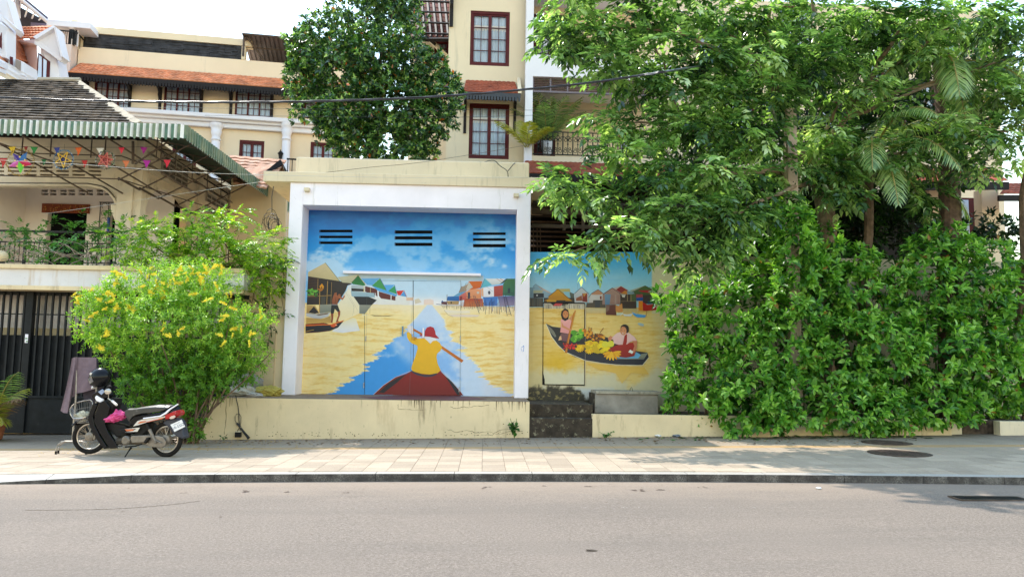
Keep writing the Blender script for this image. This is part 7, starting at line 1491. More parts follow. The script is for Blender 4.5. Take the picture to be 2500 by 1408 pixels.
# ================================================================ PLANTS
def unit(a): return a/np.maximum(np.linalg.norm(a, axis=1, keepdims=True), 1e-9)
TPL = {  # x across, y along, z up ; faces
 'ovate': (np.array([(0, 0, 0), (.5, .42, .10), (.34, .78, .06), (0, 1, -.10), (-.34, .78, .06), (-.5, .42, .10), (0, .5, 0)]), [(0, 1, 6), (1, 2, 6), (2, 3, 6), (3, 4, 6), (4, 5, 6), (5, 0, 6)]),
 'simple': (np.array([(0, 0, 0), (.5, .45, .08), (0, 1, -.08), (-.5, .45, .08)]), [(0, 1, 2), (0, 2, 3)]),
 'blade': (np.array([(0.3, 0, 0), (-.3, 0, 0), (-.5, .5, .0), (.5, .5, .0), (0, 1, -.22)]), [(0, 3, 2, 1), (2, 3, 4)]),
}
def leaves(name, P, D, N, L, Wd, m, parent, tint, tpl='ovate', org=None, nind=0, indm=None, kind='stuff'):
    n = len(P); D = unit(D); Sx = unit(np.cross(D, N)); N2 = np.cross(Sx, D)
    L = np.broadcast_to(np.asarray(L, float), (n,)); Wd = np.broadcast_to(np.asarray(Wd, float), (n,)); org = np.array(org if org is not None else parent.location)
    T, Fc = TPL[tpl]
    if nind:   # the leaves nearest the street become single parts
        o = np.argsort(P[:, 1]+RNG.random(n)*.25)[:nind]; me = bpy.data.meshes.new('leaf'); protos = []
        for tv in (.25, .5, .75, .95):
            me = bpy.data.meshes.new('leaf'); me.from_pydata([tuple(v) for v in T], [], Fc); at = me.attributes.new('tint', 'FLOAT', 'POINT'); at.data.foreach_set('value', [tv]*len(T)); me.materials.append(m); protos.append((tv, me))
        for i in o:
            pm = min(protos, key=lambda q: abs(q[0]-tint[i]))[1]; ob = bpy.data.objects.new('leaf', pm); COL.objects.link(ob); ob.parent = parent
            a, b, c = Sx[i]*Wd[i], D[i]*L[i], N2[i]*L[i]; p = P[i]-org
            ob.matrix_local = Matrix(((a[0], b[0], c[0], p[0]), (a[1], b[1], c[1], p[1]), (a[2], b[2], c[2], p[2]), (0, 0, 0, 1)))
        k = np.ones(n, bool); k[o] = False; P, D, Sx, N2, L, Wd, tint = P[k], D[k], Sx[k], N2[k], L[k], Wd[k], tint[k]; n = len(P)
    V = (P[:, None]-org+Sx[:, None]*(T[None, :, 0:1]*Wd[:, None, None])+D[:, None]*(T[None, :, 1:2]*L[:, None, None])+N2[:, None]*(T[None, :, 2:3]*L[:, None, None])).reshape(-1, 3)
    nv = len(T); lens = [len(f) for f in Fc]; flat = np.concatenate([np.array(f) for f in Fc]); idx = (np.arange(n)[:, None]*nv+flat[None]).ravel()
    me = bpy.data.meshes.new(name); me.vertices.add(len(V)); me.vertices.foreach_set('co', V.ravel()); me.loops.add(len(idx)); me.loops.foreach_set('vertex_index', idx.astype(np.int32))
    ls = np.tile(np.array(lens), n); st = np.concatenate([[0], np.cumsum(ls)[:-1]]); me.polygons.add(len(ls)); me.polygons.foreach_set('loop_start', st.astype(np.int32)); me.update(calc_edges=True)
    at = me.attributes.new('tint', 'FLOAT', 'POINT'); at.data.foreach_set('value', np.repeat(tint, nv).astype(np.float32)); me.materials.append(m)
    o = bpy.data.objects.new(name, me); COL.objects.link(o); o.parent = parent; 
    if kind: o['kind'] = kind
    return o
def clumps(spec, per, shell=.55):
    """spec rows: px,py,Y, rx,ry (photo px), ry metres deep, weight -> shoot points and outward directions"""
    Ps, Ds = [], []
    for (px, py, Y, rx, ry, dy, *w) in spec:
        k = Y/F_PX; R = np.array([rx*k, dy, ry*k]); n = max(3, int(per*rx*ry*(w[0] if w else 1)/1000)); q = unit(RNG.normal(size=(n, 3))); r = shell+(1-shell)*RNG.random((n, 1))**.6
        c = np.array(W(px, py, Y)); nz = 1+.18*np.sin(q*7.3+px*.1).sum(1, keepdims=True)*.5
        Ps.append(c+q*R*r*nz); Ds.append(unit(q/R*R.mean()))
    return np.concatenate(Ps), np.concatenate(Ds)
def whorl(P, D, k, spread, L, Wd, along=.1, droop=.25, up=.3):
    n = len(P); A = unit(D+np.array([0, 0, up])+RNG.normal(size=(n, 3))*.25); h = unit(np.cross(A, RNG.normal(size=(n, 3)))); g = np.cross(A, h)
    PP, DD, NN, LL = [], [], [], []
    for i in range(k):
        a = i*2.399+RNG.random((n, 1))*.5; f = i/k; e = spread*(1-.55*f)+RNG.normal(size=(n, 1))*.15
        d = A*np.cos(e)+(h*np.cos(a)+g*np.sin(a))*np.sin(e); d = unit(d-np.array([0, 0, droop])*(1-f*.6)); PP.append(P+A*(f-.5)*along); DD.append(d); NN.append(unit(A*.8+np.array([0, 0, .5])+RNG.normal(size=(n, 3))*.15)); LL.append(L*(1.05-.45*f)*(.65+.6*RNG.random(n)))
    return np.concatenate(PP), np.concatenate(DD), np.concatenate(NN), np.concatenate(LL), np.tile(np.arange(n), k)
def pinnate(P, D, pairs, RL, L, Wd, droop=.25, flat=.75):
    n = len(P); A = unit(D*np.array([1, 1, .35])+RNG.normal(size=(n, 3))*.35-np.array([0, 0, droop])); U = unit(np.array([0, 0, 1.0])+RNG.normal(size=(n, 3))*(1-flat)*.9+D*.25); Sd = unit(np.cross(A, U)); PP, DD, NN, LL = [], [], [], []
    rl = RL*(.7+.6*RNG.random((n, 1)))
    for i in range(pairs):
        f = (i+.6)/pairs; base = P+A*rl*f-np.array([0, 0, 1])*rl*.28*f*f
        for s in (-1, 1): PP.append(base); DD.append(unit(Sd*s*(1-.35*f)+A*(.35+.5*f)-np.array([0, 0, .22])+RNG.normal(size=(n, 3))*.12)); NN.append(unit(U+RNG.normal(size=(n, 3))*.22)); LL.append(L*(.7+.5*math.sin(f*2.4))*(.85+.3*RNG.random(n)))
    PP.append(P+A*rl*1.02-np.array([0, 0, 1])*rl*.28); DD.append(unit(A-np.array([0, 0, .4]))); NN.append(U); LL.append(np.full(n, L))
    return np.concatenate(PP), np.concatenate(DD), np.concatenate(NN), np.concatenate(LL), np.tile(np.arange(n), pairs*2+1)
def tints(gid, n, cl=.5, jit=.25):
    base = RNG.random(gid.max()+1); return np.clip(base[gid]*cl+.5*(1-cl)+RNG.normal(size=n)*jit*.5, 0, 1)
def limb(mb, a, b, r0, r1, sag=.15, seed=0, n=9, k=7):
    rr = random.Random(seed); a, b = Vector(a), Vector(b); L = (b-a).length; off = Vector((rr.uniform(-1, 1), rr.uniform(-1, 1), rr.uniform(-.2, 1)))*L*sag; ph = rr.random()*6
    P = [a.lerp(b, i/n)+off*math.sin(math.pi*i/n)+Vector((math.sin(i*1.3+ph), math.cos(i*1.7+ph), math.sin(i*2.1)))*r0*.35 for i in range(n+1)]; mb.tube(P, [r0+(r1-r0)*(i/n)**.8 for i in range(n+1)], k); return P
# ---------------------------------------------------------------- dark glossy tree behind the gatehouse
def treeroot(name, label, px, Y, cat='tree', group=None): p = W(px, 900, Y); p.z = 0; return thing(name, label, cat, p, 0, group)
t = treeroot('jackfruit_tree', 'dense dark green glossy leaved tree behind the gatehouse parapet', 915, 20.2)
MJF = leafmat('jackfruit_leaf', [(0, S(18, 42, 24)), (.45, S(50, 90, 44)), (.75, S(96, 138, 62)), (.955, S(176, 204, 110)), (.968, S(170, 90, 34)), (1, S(190, 96, 36))], .3, .3, 1.3, .9)
spec = [(760, 130, 19.6, 60, 75, .9), (735, 200, 19.6, 44, 50, .7), (800, 90, 19.7, 70, 62, .9), (880, 40, 20, 90, 70, 1.1), (960, 50, 20.2, 75, 80, 1.1), (840, 170, 19.4, 90, 90, 1.0), (920, 150, 19.3, 90, 90, 1.0), (1000, 150, 19.7, 70, 80, 1.0), (760, 245, 19.6, 60, 60, .8), (850, 270, 19.3, 95, 80, 1.0), (950, 250, 19.3, 95, 90, 1.0), (1040, 200, 19.8, 65, 75, 1.0), (1085, 235, 19.9, 50, 60, .8), (1075, 290, 19.9, 48, 45, .8), (1020, 300, 19.6, 70, 60, .9), (860, 340, 19.5, 70, 55, .8), (940, 350, 19.4, 90, 50, .8), (1010, 350, 19.7, 60, 45, .8), (1040, 370, 19.8, 35, 30, .6), (820, 300, 19.6, 55, 60, .7), (930, -20, 20.2, 80, 50, 1), (980, 5, 20.4, 45, 50, .8), (1112, 225, 19.9, 22, 25, .5), (725, 120, 19.6, 26, 30, .5), (1100, 190, 19.9, 25, 25, .4)]
P, D = clumps(spec, 52, .45); a = whorl(P, D, 7, 1.0, .155, .07, .1, .1, .25); tt = np.clip(tints(a[4], len(a[0]), .5, .5), 0, .94); tt[RNG.random(len(tt)) < .012] = .99; leaves('foliage', a[0], a[1], a[2], a[3], a[3]*.5, MJF, t, tt, 'simple', nind=295)
mb = MB(t.location); c0 = t.location; limb(mb, c0, W(925, 250, 20.2), .2, .13, .02, 1)
for k, (x, y) in enumerate(((780, 150), (850, 60), (960, 30), (1050, 200), (1080, 260), (800, 280), (930, 150), (1000, 330))): limb(mb, W(925, 330-k*10, 20.2), W(x, y, 19.9), .09, .02, .1, k+5, 7, 5)
mb.build('trunk', M['bark'], t)
# ---------------------------------------------------------------- big spreading tree on the right
t = treeroot('spreading_tree', 'big pale leaved tree spreading over the right half of the street front', 2040, 17.2); tree = t
MBT = leafmat('spreading_tree_leaf', [(0, S(34, 60, 38)), (.4, S(84, 116, 66)), (.75, S(150, 180, 112)), (1, S(214, 228, 178))], .27, .42, 1.6, 1.0)
spec = []
rows = [(2110, 200, 15.8, 60, 40, .5), (1960, 160, 15.7, 60, 40, .5), (2200, 250, 15.8, 50, 30, .4), (2450, 220, 15.3, 50, 40, .5), (2010, 330, 15.9, 60, 40, .5), (2020, 410, 15.9, 60, 50, .5), (1900, 400, 15.7, 50, 50, .5), (2060, 470, 15.9, 60, 30, .4), (2260, 120, 15.5, 60, 40, .5), (2380, 200, 15.5, 50, 50, .5), (2320, 300, 15.5, 50, 30, .5), (1900, 480, 15.6, 50, 30, .4), (2400, 400, 15.5, 60, 26, .4), (2250, 470, 16.2, 60, 30, .4), (1390, -60, 14.6, 70, 30, .5), (1470, -90, 14.6, 60, 30, .5), (1560, -70, 14.9, 60, 30, .5), (1330, -110, 14.3, 50, 20, .4), (1700, -60, 15.2, 90, 30, .6), (1900, -60, 15.4, 90, 30, .6), (2150, -60, 15.5, 100, 30, .6), # px, py, Y, rx, ry, dy
 (1395, 30, 15.2, 75, 45, .7), (1370, 105, 15.0, 62, 40, .5), (1440, 90, 15.2, 80, 50, .7), (1540, 40, 15.4, 95, 55, .8), (1480, 150, 15.0, 80, 42, .6), (1650, 30, 15.6, 100, 55, .9), (1600, 130, 15.3, 90, 60, .8), (1540, 200, 15.0, 60, 36, .5), (1760, 50, 15.8, 100, 60, .9), (1730, 140, 15.3, 90, 55, .8), (1870, 40, 16, 100, 60, .9), (1850, 140, 15.5, 95, 60, .9), (1990, 50, 16, 100, 60, .9), (1980, 150, 15.8, 95, 55, .8), (2110, 40, 15.8, 100, 60, .9), (2230, 50, 15.6, 100, 60, .9), (2340, 40, 15.6, 90, 55, .8), (2440, 50, 15.6, 80, 60, .8), (2490, 130, 15.4, 50, 50, .6), (2100, 120, 16.0, 70, 35, .6),
 (1650, 220, 15.1, 90, 50, .7), (1760, 240, 15.2, 100, 60, .8), (1880, 230, 15.4, 90, 60, .8), (2010, 230, 16.4, 60, 36, .5), (2060, 215, 16.4, 40, 30, .5),
 (1470, 285, 14.8, 46, 24, .35), (1540, 295, 14.9, 60, 34, .5), (1620, 305, 14.9, 80, 46, .6), (1720, 320, 15.0, 90, 50, .7), (1820, 330, 15.3, 80, 50, .7), (1880, 310, 15.5, 40, 30, .5),
 (1480, 355, 14.8, 34, 20, .3), (1560, 375, 14.8, 60, 30, .5), (1500, 385, 14.8, 40, 22, .3), (1640, 400, 14.7, 70, 40, .6), (1600, 440, 14.5, 70, 34, .5), (1730, 420, 14.6, 80, 50, .7), (1800, 440, 14.7, 70, 46, .6),
 (1345, 430, 15.2, 42, 20, .3), (1400, 420, 15.2, 50, 18, .3), (1380, 470, 15.1, 58, 30, .4), (1450, 470, 15.0, 60, 34, .5), (1520, 490, 14.8, 60, 30, .5),
 (1700, 500, 14.2, 90, 34, .6), (1620, 520, 14.1, 80, 30, .5), (1780, 520, 14.4, 80, 40, .6), (1850, 500, 15.0, 60, 40, .5), (1560, 560, 14.0, 60, 20, .4), (1480, 560, 13.9, 55, 16, .3), (1600, 590, 14.0, 50, 22, .35), (1680, 580, 14.2, 60, 26, .4), (1420, 615, 13.9, 55, 14, .3), (1350, 628, 13.9, 46, 14, .3), (1460, 600, 13.9, 56, 14, .3), (1530, 585, 13.9, 50, 14, .3), (1770, 590, 14.5, 60, 40, .5), (1700, 640, 14.6, 60, 30, .5),
 (2060, 330, 16.2, 70, 26, .5), (2150, 360, 15.8, 80, 22, .5), (2080, 400, 16.0, 80, 30, .5), (2200, 400, 15.7, 70, 22, .4), (2280, 350, 15.4, 70, 24, .4), (2360, 330, 15.3, 70, 26, .5), (2440, 320, 15.2, 70, 26, .5), (2480, 370, 15.2, 40, 24, .4), (2490, 250, 15.3, 40, 30, .4)]
spec = [(r[0], r[1], r[2], r[3], r[4]*.74, r[5]) for r in rows]
P, D = clumps(spec, 22, .15); a = pinnate(P, D, 4, .33, .172, .05, .2, .8); q_ = a[0]; tt = np.clip(tints(a[4], len(a[0]), .6, .3)+.24*np.sin(q_[:, 0]*2.3+1)*np.sin(q_[:, 2]*3.1+q_[:, 1])-.04, 0, 1); leaves('foliage', a[0], a[1], a[2], a[3], a[3]*.46, MBT, t, tt, 'simple', nind=295)
mb = MB(t.location); tk = limb(mb, t.location, W(2010, 420, 17.0), .26, .2, .03, 3, 10, 9)
for k, (x0, y0, x1, y1, Y0, Y1, r) in enumerate(((1985, 420, 1900, 250, 16.9, 16.2, .15), (1985, 430, 2080, 250, 16.9, 16.4, .14), (1900, 250, 1760, 60, 16.2, 15.6, .09), (1960, 380, 1720, 330, 16.8, 15.3, .1), (1720, 330, 1540, 300, 15.3, 15, .05), (1900, 250, 1880, 20, 16.2, 15.8, .08), (2080, 250, 2200, 60, 16.4, 15.7, .08), (2080, 260, 2330, 60, 16.4, 15.6, .07), (1760, 130, 1560, 70, 15.6, 15.2, .05), (1560, 70, 1400, 60, 15.2, 15.1, .03), (1980, 440, 1760, 430, 16.8, 14.8, .09), (1760, 430, 1600, 440, 14.8, 14.6, .04), (1980, 450, 1800, 520, 16.8, 14.6, .07), (1800, 520, 1600, 560, 14.6, 14.1, .035), (1600, 560, 1380, 620, 14.1, 13.95, .02), (2070, 290, 2300, 200, 16.4, 15.5, .06), (2150, 240, 2480, 140, 16.2, 15.4, .05), (1990, 400, 2240, 370, 16.9, 15.7, .06), (2240, 370, 2460, 320, 15.7, 15.3, .035), (2010, 330, 2110, 200, 16.5, 16.1, .05), (1700, 340, 1640, 240, 15.3, 15.2, .035), (2000, 60, 1960, -60, 16, 15.8, .05), (1590, 110, 1630, 200, 15.1, 15.1, .03), (1780, 250, 1840, 140, 15.6, 15.6, .05))):
    limb(mb, W(x0, y0, Y0), W(x1, y1, Y1), r, r*.4, .07, k+40, 8, 6)
mb.build('trunk', mat('pale_tree_bark', (.22, .17, .12), .9, .3, 7, .5, 30), t)
# second, darker mass behind (separate tree)
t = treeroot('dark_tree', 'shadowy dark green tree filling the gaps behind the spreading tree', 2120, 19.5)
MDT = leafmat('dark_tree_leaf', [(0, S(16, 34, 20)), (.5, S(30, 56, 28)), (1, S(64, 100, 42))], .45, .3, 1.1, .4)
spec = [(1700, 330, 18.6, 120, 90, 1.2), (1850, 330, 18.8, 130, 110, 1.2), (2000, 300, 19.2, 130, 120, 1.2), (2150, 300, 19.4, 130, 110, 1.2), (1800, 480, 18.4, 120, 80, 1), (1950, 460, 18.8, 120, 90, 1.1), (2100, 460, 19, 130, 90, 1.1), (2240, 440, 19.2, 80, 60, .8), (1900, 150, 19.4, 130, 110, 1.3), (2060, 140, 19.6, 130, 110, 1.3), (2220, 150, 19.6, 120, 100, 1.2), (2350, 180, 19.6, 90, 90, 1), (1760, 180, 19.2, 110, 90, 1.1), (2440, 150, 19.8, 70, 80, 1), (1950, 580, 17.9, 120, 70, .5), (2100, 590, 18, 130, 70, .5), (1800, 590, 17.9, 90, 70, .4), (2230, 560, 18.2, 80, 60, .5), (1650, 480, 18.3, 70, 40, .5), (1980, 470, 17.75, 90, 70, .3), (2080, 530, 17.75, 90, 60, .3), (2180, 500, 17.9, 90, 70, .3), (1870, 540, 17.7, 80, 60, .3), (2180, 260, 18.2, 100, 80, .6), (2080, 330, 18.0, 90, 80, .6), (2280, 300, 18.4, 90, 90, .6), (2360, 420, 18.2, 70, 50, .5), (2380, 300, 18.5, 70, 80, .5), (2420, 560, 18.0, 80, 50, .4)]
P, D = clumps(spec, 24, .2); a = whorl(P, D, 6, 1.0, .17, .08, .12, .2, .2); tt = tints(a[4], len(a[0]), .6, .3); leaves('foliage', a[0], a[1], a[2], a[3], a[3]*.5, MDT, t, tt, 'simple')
mb = MB(t.location); limb(mb, t.location, W(2100, 300, 19.4), .2, .1, .03, 3, 8, 7)
for k, (x, y) in enumerate(((1800, 300), (1900, 150), (2100, 120), (2300, 160), (1850, 470))): limb(mb, W(2110, 450, 19.4), W(x, y, 19.2), .09, .03, .1, k+90, 7, 5)
mb.build('trunk', M['bark'], t)
# ---------------------------------------------------------------- palms
def frond(parent, base, dirv, L, droop, nl, ll, lw, m, name='frond', seed=0, hang=.5):
    rr = np.random.default_rng(seed); b = np.array(base); d = np.array(Vector(dirv).normalized()); P = []; ns = 16; p = b.copy(); v = d.copy()
    for i in range(ns+1):
        P.append(p.copy()); v = v+np.array([0, 0, -droop/ns]); v /= np.linalg.norm(v); p = p+v*L/ns
    P = np.array(P); mb = MB(parent.location); mb.tube([tuple(q) for q in P], [.022*L/1.6*(1-.85*i/ns)+.002 for i in range(ns+1)], 5); ra = mb.build(name, MRA, parent)
    f = np.linspace(.12, .99, nl); pos = np.stack([np.interp(f*ns, np.arange(ns+1), P[:, k]) for k in range(3)], 1); tg = unit(np.gradient(pos, axis=0)); sd_ = unit(np.cross(tg, np.array([0, 0, 1.0])+tg*.01)); up = np.cross(sd_, tg)
    PP = np.concatenate([pos, pos]); env = ll*(np.sin(np.clip(f*1.05, 0, 1)*math.pi)**.5*.8+.25); DD = np.concatenate([unit(sd_*.9+tg*.65-np.array([0, 0, hang])+up*.15+rr.normal(size=(nl, 3))*.07), unit(-sd_*.9+tg*.65-np.array([0, 0, hang])+up*.15+rr.normal(size=(nl, 3))*.07)]); NN = np.concatenate([up+sd_*.3, up-sd_*.3])
    o = leaves('leaflets', PP, DD, NN, np.concatenate([env, env]), lw, m, ra, np.clip(rr.random(nl*2)*.5+.25+rr.random()*.3-.1, 0, 1), 'blade', org=parent.location, kind=None)
    return ra
MRA = mat('palm_rachis', (.28, .26, .08), .6, .2, 6, 0)
MPF = leafmat('palm_leaflet', [(0, S(50, 80, 44)), (.5, S(104, 136, 74)), (1, S(184, 200, 130))], .3, .35, 1.4, .9)
MPY = leafmat('yellowing_palm_leaflet', [(0, S(70, 84, 26)), (.5, S(150, 150, 50)), (1, S(206, 190, 96))], .4, .4, 1.3, .5)
MPD = leafmat('dry_palm_leaflet', [(0, S(90, 66, 46)), (.5, S(140, 110, 84)), (1, S(180, 150, 120))], .8, .2, 1, .2)
t = treeroot('coconut_palm', 'tall palm with drooping fronds and dark trunk at the right', 2318, 16.6); crown = W(2300, 165, 16.7)
mb = MB(t.location); L = [(2316, 900), (2318, 700), (2320, 560), (2318, 440), (2312, 330), (2303, 220), (2296, 120)]; P = [W(x, y, 16.6) for x, y in L]; P[0] = Vector(t.location)
Q = [];
for a_, b_ in zip(P, P[1:]):
    for k in range(10): Q.append(a_.lerp(b_, k/10))
mb.tube(Q, [(.25-.0013*i)*(1.08 if i % 2 else 1.0) for i in range(len(Q))], 12); mb.build('trunk', mat('palm_trunk', (.13, .09, .07), .95, .35, 8, .8, 20), t)
for k, (dx, dy, dz, L_, dr) in enumerate(((-.4, -.9, .3, 3.2, 1.9), (.5, -.8, .15, 3.0, 1.6), (-.9, -.4, .5, 3.0, 1.7), (.9, -.2, .4, 3.0, 1.5), (.3, .5, .9, 3, 1.2), (-.5, .5, .8, 3, 1.2), (-.15, -.6, -.1, 2.8, 2.2), (.6, .1, .9, 3.0, 1.3), (-.7, -.1, 1.0, 3.2, 1.2), (.9, -.5, -.1, 2.8, 1.2))): frond(t, crown, (dx, dy, dz), L_*.85, dr, 50, .62, .04, MPF, seed=k, hang=.55)
t = treeroot('palm', 'lower palm with arching fronds in the shade behind the hedge', 2130, 17.0); cr = W(2130, 380, 16.9)
mb = MB(t.location); limb(mb, t.location, cr, .13, .1, .03, 8, 10, 8); mb.build('trunk', M['bark'], t)
for k in range(16): a = k*2.39; frond(t, cr, (math.cos(a), math.sin(a)*.8-.3, (.2, .7, 1.5)[k % 3]), 2.7, 1.9, 44, .5, .034, MPF, seed=30+k)
t = treeroot('palm', 'palm with yellowish fronds cut by the right edge', 2500, 16.2); cr = W(2530, 250, 16.2)
mb = MB(t.location); limb(mb, t.location, cr, .12, .1, .03, 18, 10, 8); mb.build('trunk', M['bark'], t)
for k, dv in enumerate(((-.9, -.1, .15), (-.8, -.5, -.1), (-.7, .2, .6), (-.4, -.8, .3), (.4, .2, .8), (-.95, .1, .4))): frond(t, cr, dv, 1.9, 1.5, 34, .42, .03, MPY if k < 3 else MPF, seed=50+k)
# balcony palms
def pottedpalm(px, py, Y, label, h, n, m, pot='white', pr=.19, L=.9, lm=.32, fr_=None):
    p = W(px, py, Y); t = thing('potted_palm', label, 'potted plant', p); 
    if pot is not None: mb = MB(); mb.lathe((0, 0, 0), [(pr*.7, 0), (pr*.8, .02), (pr, .42*pr/.19), (pr*1.06, .45*pr/.19), (pr*.9, .45*pr/.19), (.001, .4*pr/.19)], 16); mb.build('pot', M['hwhite'] if pot == 'white' else M['terracotta'], t, smooth=True)
    rr = random.Random(px)
    for k in range(n):
        a = k*2.399; b = Vector((p.x+.05*math.cos(a), p.y+.05*math.sin(a), p.z+.35)); e = rr.uniform(1.2, 3.6); frond(t, b, (math.cos(a), math.sin(a)*.6-.1, e), L*rr.uniform(.7, 1.1)*h, 1.1, 26, lm*1.2, .036, m, seed=px+k, hang=.3)
    return t
pottedpalm(1335, 378, 25.3, 'bushy palm in a white pot on the lower hotel balcony', 1.9, 16, MPF, L=1.0, lm=.35); pottedpalm(1326, 132, 25.3, 'leafy palm in a white pot on the upper hotel balcony', 1.0, 12, MPF)
t = pottedpalm(1285, 385, 24.2, 'thin yellowish palm fronds poking out beside the hotel pier', 1.5, 7, MPY, pot=None, L=.85, lm=.3)
gp0 = W(-22, 1050, 15.5); gp0.z = gz(gp0.x, gp0.y); t = thing('potted_palm', 'areca palm in a terracotta pot cut off by the left edge', 'potted plant', gp0); mb = MB(); mb.lathe((0, 0, 0), [(.16, 0), (.2, .03), (.25, .3), (.27, .34), (.22, .34), (.001, .31)], 18); mb.build('pot', M['terracotta'], t)
for k, (dv, L_, m_) in enumerate((((.6, -.3, 1.5), 1.7, MPF), ((.5, -.5, 1.1), 1.4, MPY), ((.7, -.2, .8), 1.2, MPD), ((-.5, .1, 1.2), 1.4, MPF), ((.1, -.4, 1.7), 1.6, MPY), ((.4, .4, 1.2), 1.2, MPF), ((-.3, -.6, 1.1), 1.2, MPF), ((.7, -.5, .35), .9, MPF), ((.2, -.8, .5), .8, MPF))): frond(t, gp0+Vector((.04*math.cos(k), .04*math.sin(k), .3)), (dv[0]*.7, dv[1], dv[2]+.5), L_*.85, 1.7, 30, .30, .022, MPY if m_ is MPF and k % 3 else m_, seed=70+k, hang=.5)
# ---------------------------------------------------------------- hedge of bright broad leaves
t = treeroot('hedge_shrub', 'broad leaved bright green hedge spilling over the planter wall', 2050, 16.3, 'shrub'); t.location.z = .4
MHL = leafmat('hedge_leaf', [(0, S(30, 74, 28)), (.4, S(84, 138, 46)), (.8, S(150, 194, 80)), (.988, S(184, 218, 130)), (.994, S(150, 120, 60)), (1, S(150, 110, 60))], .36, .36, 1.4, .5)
spec = [(1690, 780, 15.9, 62, 80, .5), (1660, 900, 15.7, 40, 70, .4), (1720, 920, 15.6, 80, 90, .5), (1800, 780, 15.8, 100, 100, .6), (1830, 950, 15.3, 90, 90, .5), (1760, 700, 16.1, 70, 40, .4), (1930, 820, 15.5, 110, 110, .6), (1950, 970, 15.2, 100, 70, .5), (1890, 1010, 15.0, 60, 45, .3), (1800, 1000, 15.2, 60, 50, .3), (2000, 590, 16.2, 60, 50, .5), (2060, 640, 16.0, 80, 50, .5), (1980, 690, 15.9, 110, 70, .6), (2090, 730, 15.8, 90, 80, .5), (2060, 860, 15.4, 110, 110, .6), (2080, 990, 15.1, 90, 60, .4), (2180, 870, 15.4, 90, 110, .5), (2170, 1000, 15.1, 80, 50, .4), (2270, 720, 15.8, 100, 90, .5), (2290, 850, 15.4, 100, 110, .6), (2280, 980, 15.2, 80, 55, .4), (2380, 720, 15.9, 90, 110, .5), (2390, 870, 15.6, 80, 100, .5), (2450, 800, 15.8, 50, 120, .5), (2370, 980, 15.4, 40, 50, .3), (2300, 620, 16.0, 110, 50, .5), (2430, 640, 16.1, 60, 60, .5), (2490, 700, 16.3, 50, 80, .5), (2490, 850, 16.2, 50, 100, .5), (2480, 950, 16.0, 40, 50, .4), (2440, 960, 16.3, 50, 60, .4), (2500, 1000, 16.3, 30, 40, .3), (2400, 1010, 16.2, 40, 40, .3), (2180, 690, 16.0, 60, 60, .5), (1880, 690, 16.1, 70, 50, .4), (1620, 720, 15.8, 25, 22, .2), (1605, 742, 15.8, 18, 18, .15), (1930, 530, 16.2, 50, 50, .4), (1935, 550, 15.1, 50, 44, .25), (1945, 520, 15.2, 34, 30, .2), (1950, 640, 15.2, 60, 60, .35), (1930, 730, 15.3, 60, 60, .4), (1945, 590, 15.3, 50, 50, .4), (1880, 570, 16.2, 60, 60, .4), (2310, 575, 15.9, 60, 30, .3), (1820, 620, 16.4, 60, 60, .4), (1950, 600, 16.4, 60, 60, .4), (1900, 1048, 14.95, 16, 16, .15), (1795, 1040, 15.0, 30, 18, .15), (2130, 1040, 15.0, 24, 18, .15), (2355, 1020, 15.2, 25, 25, .15), (1640, 960, 15.6, 12, 12, .1), (1650, 1000, 15.7, 20, 24, .2)]
P, D = clumps(spec, 12, .75); f = D[:, 1] < .45; P, D = P[f], D[f]; a = whorl(P, D*np.array([1, 1.2, 1]), 9, 1.15, .205, .08, .16, .25, .35); tt = np.clip(tints(a[4], len(a[0]), .4, .35)+.12*(np.arange(len(a[0]))//len(P)-4)/4, 0, 1); leaves('foliage', a[0], a[1], a[2], a[3], a[3]*.44, MHL, t, tt, 'ovate', nind=298)
spec2 = [(x, y, Y+.45, rx, ry, dy*.8) for (x, y, Y, rx, ry, dy) in spec]; P, D = clumps(spec2, 8, .4); a = whorl(P, D, 6, 1.1, .19, .08, .16, .25, .3); tt = tints(a[4], len(a[0]), .5, .3)*.35; leaves('inner_foliage', a[0], a[1], a[2], a[3], a[3]*.46, MHL, t, tt, 'simple')  # inner leaves tinted darker: shade inside the hedge put into their colour
mb = MB(t.location)
for k in range(44): x = 1680+k*18+random.uniform(-8, 8); p0 = W(x, 1000, 16.5); p0.z = .42; limb(mb, p0, W(x+random.uniform(-50, 50), random.uniform(640, 800), 16.1), .028, .008, .06, k, 6, 5)
mb.build('stems', M['bark'], t)
t = thing('dead_frond', 'dried brown palm frond hanging in the hedge', 'palm frond', W(1668+365, 1005, 15.1)); b = W(2035, 880, 15.15)
mb = MB(t.location); mb.tube([b, W(2030, 940, 15.1), W(2036, 1004, 15.1)], [.02, .014, .006], 5); mb.build('stem', M['bark'], t)
n = 60; f = RNG.random(n); P = np.array([np.array(b)*(1-v)+np.array(W(2034, 990, 15.1))*v for v in f]); leaves('dry_leaflets', P, RNG.normal(size=(n, 3))*[.22, .15, .1]+np.array([0, 0, -1.]), RNG.normal(size=(n, 3)), .3*RNG.random(n)+.1, .016, MPD, t, RNG.random(n), 'blade', kind=None)
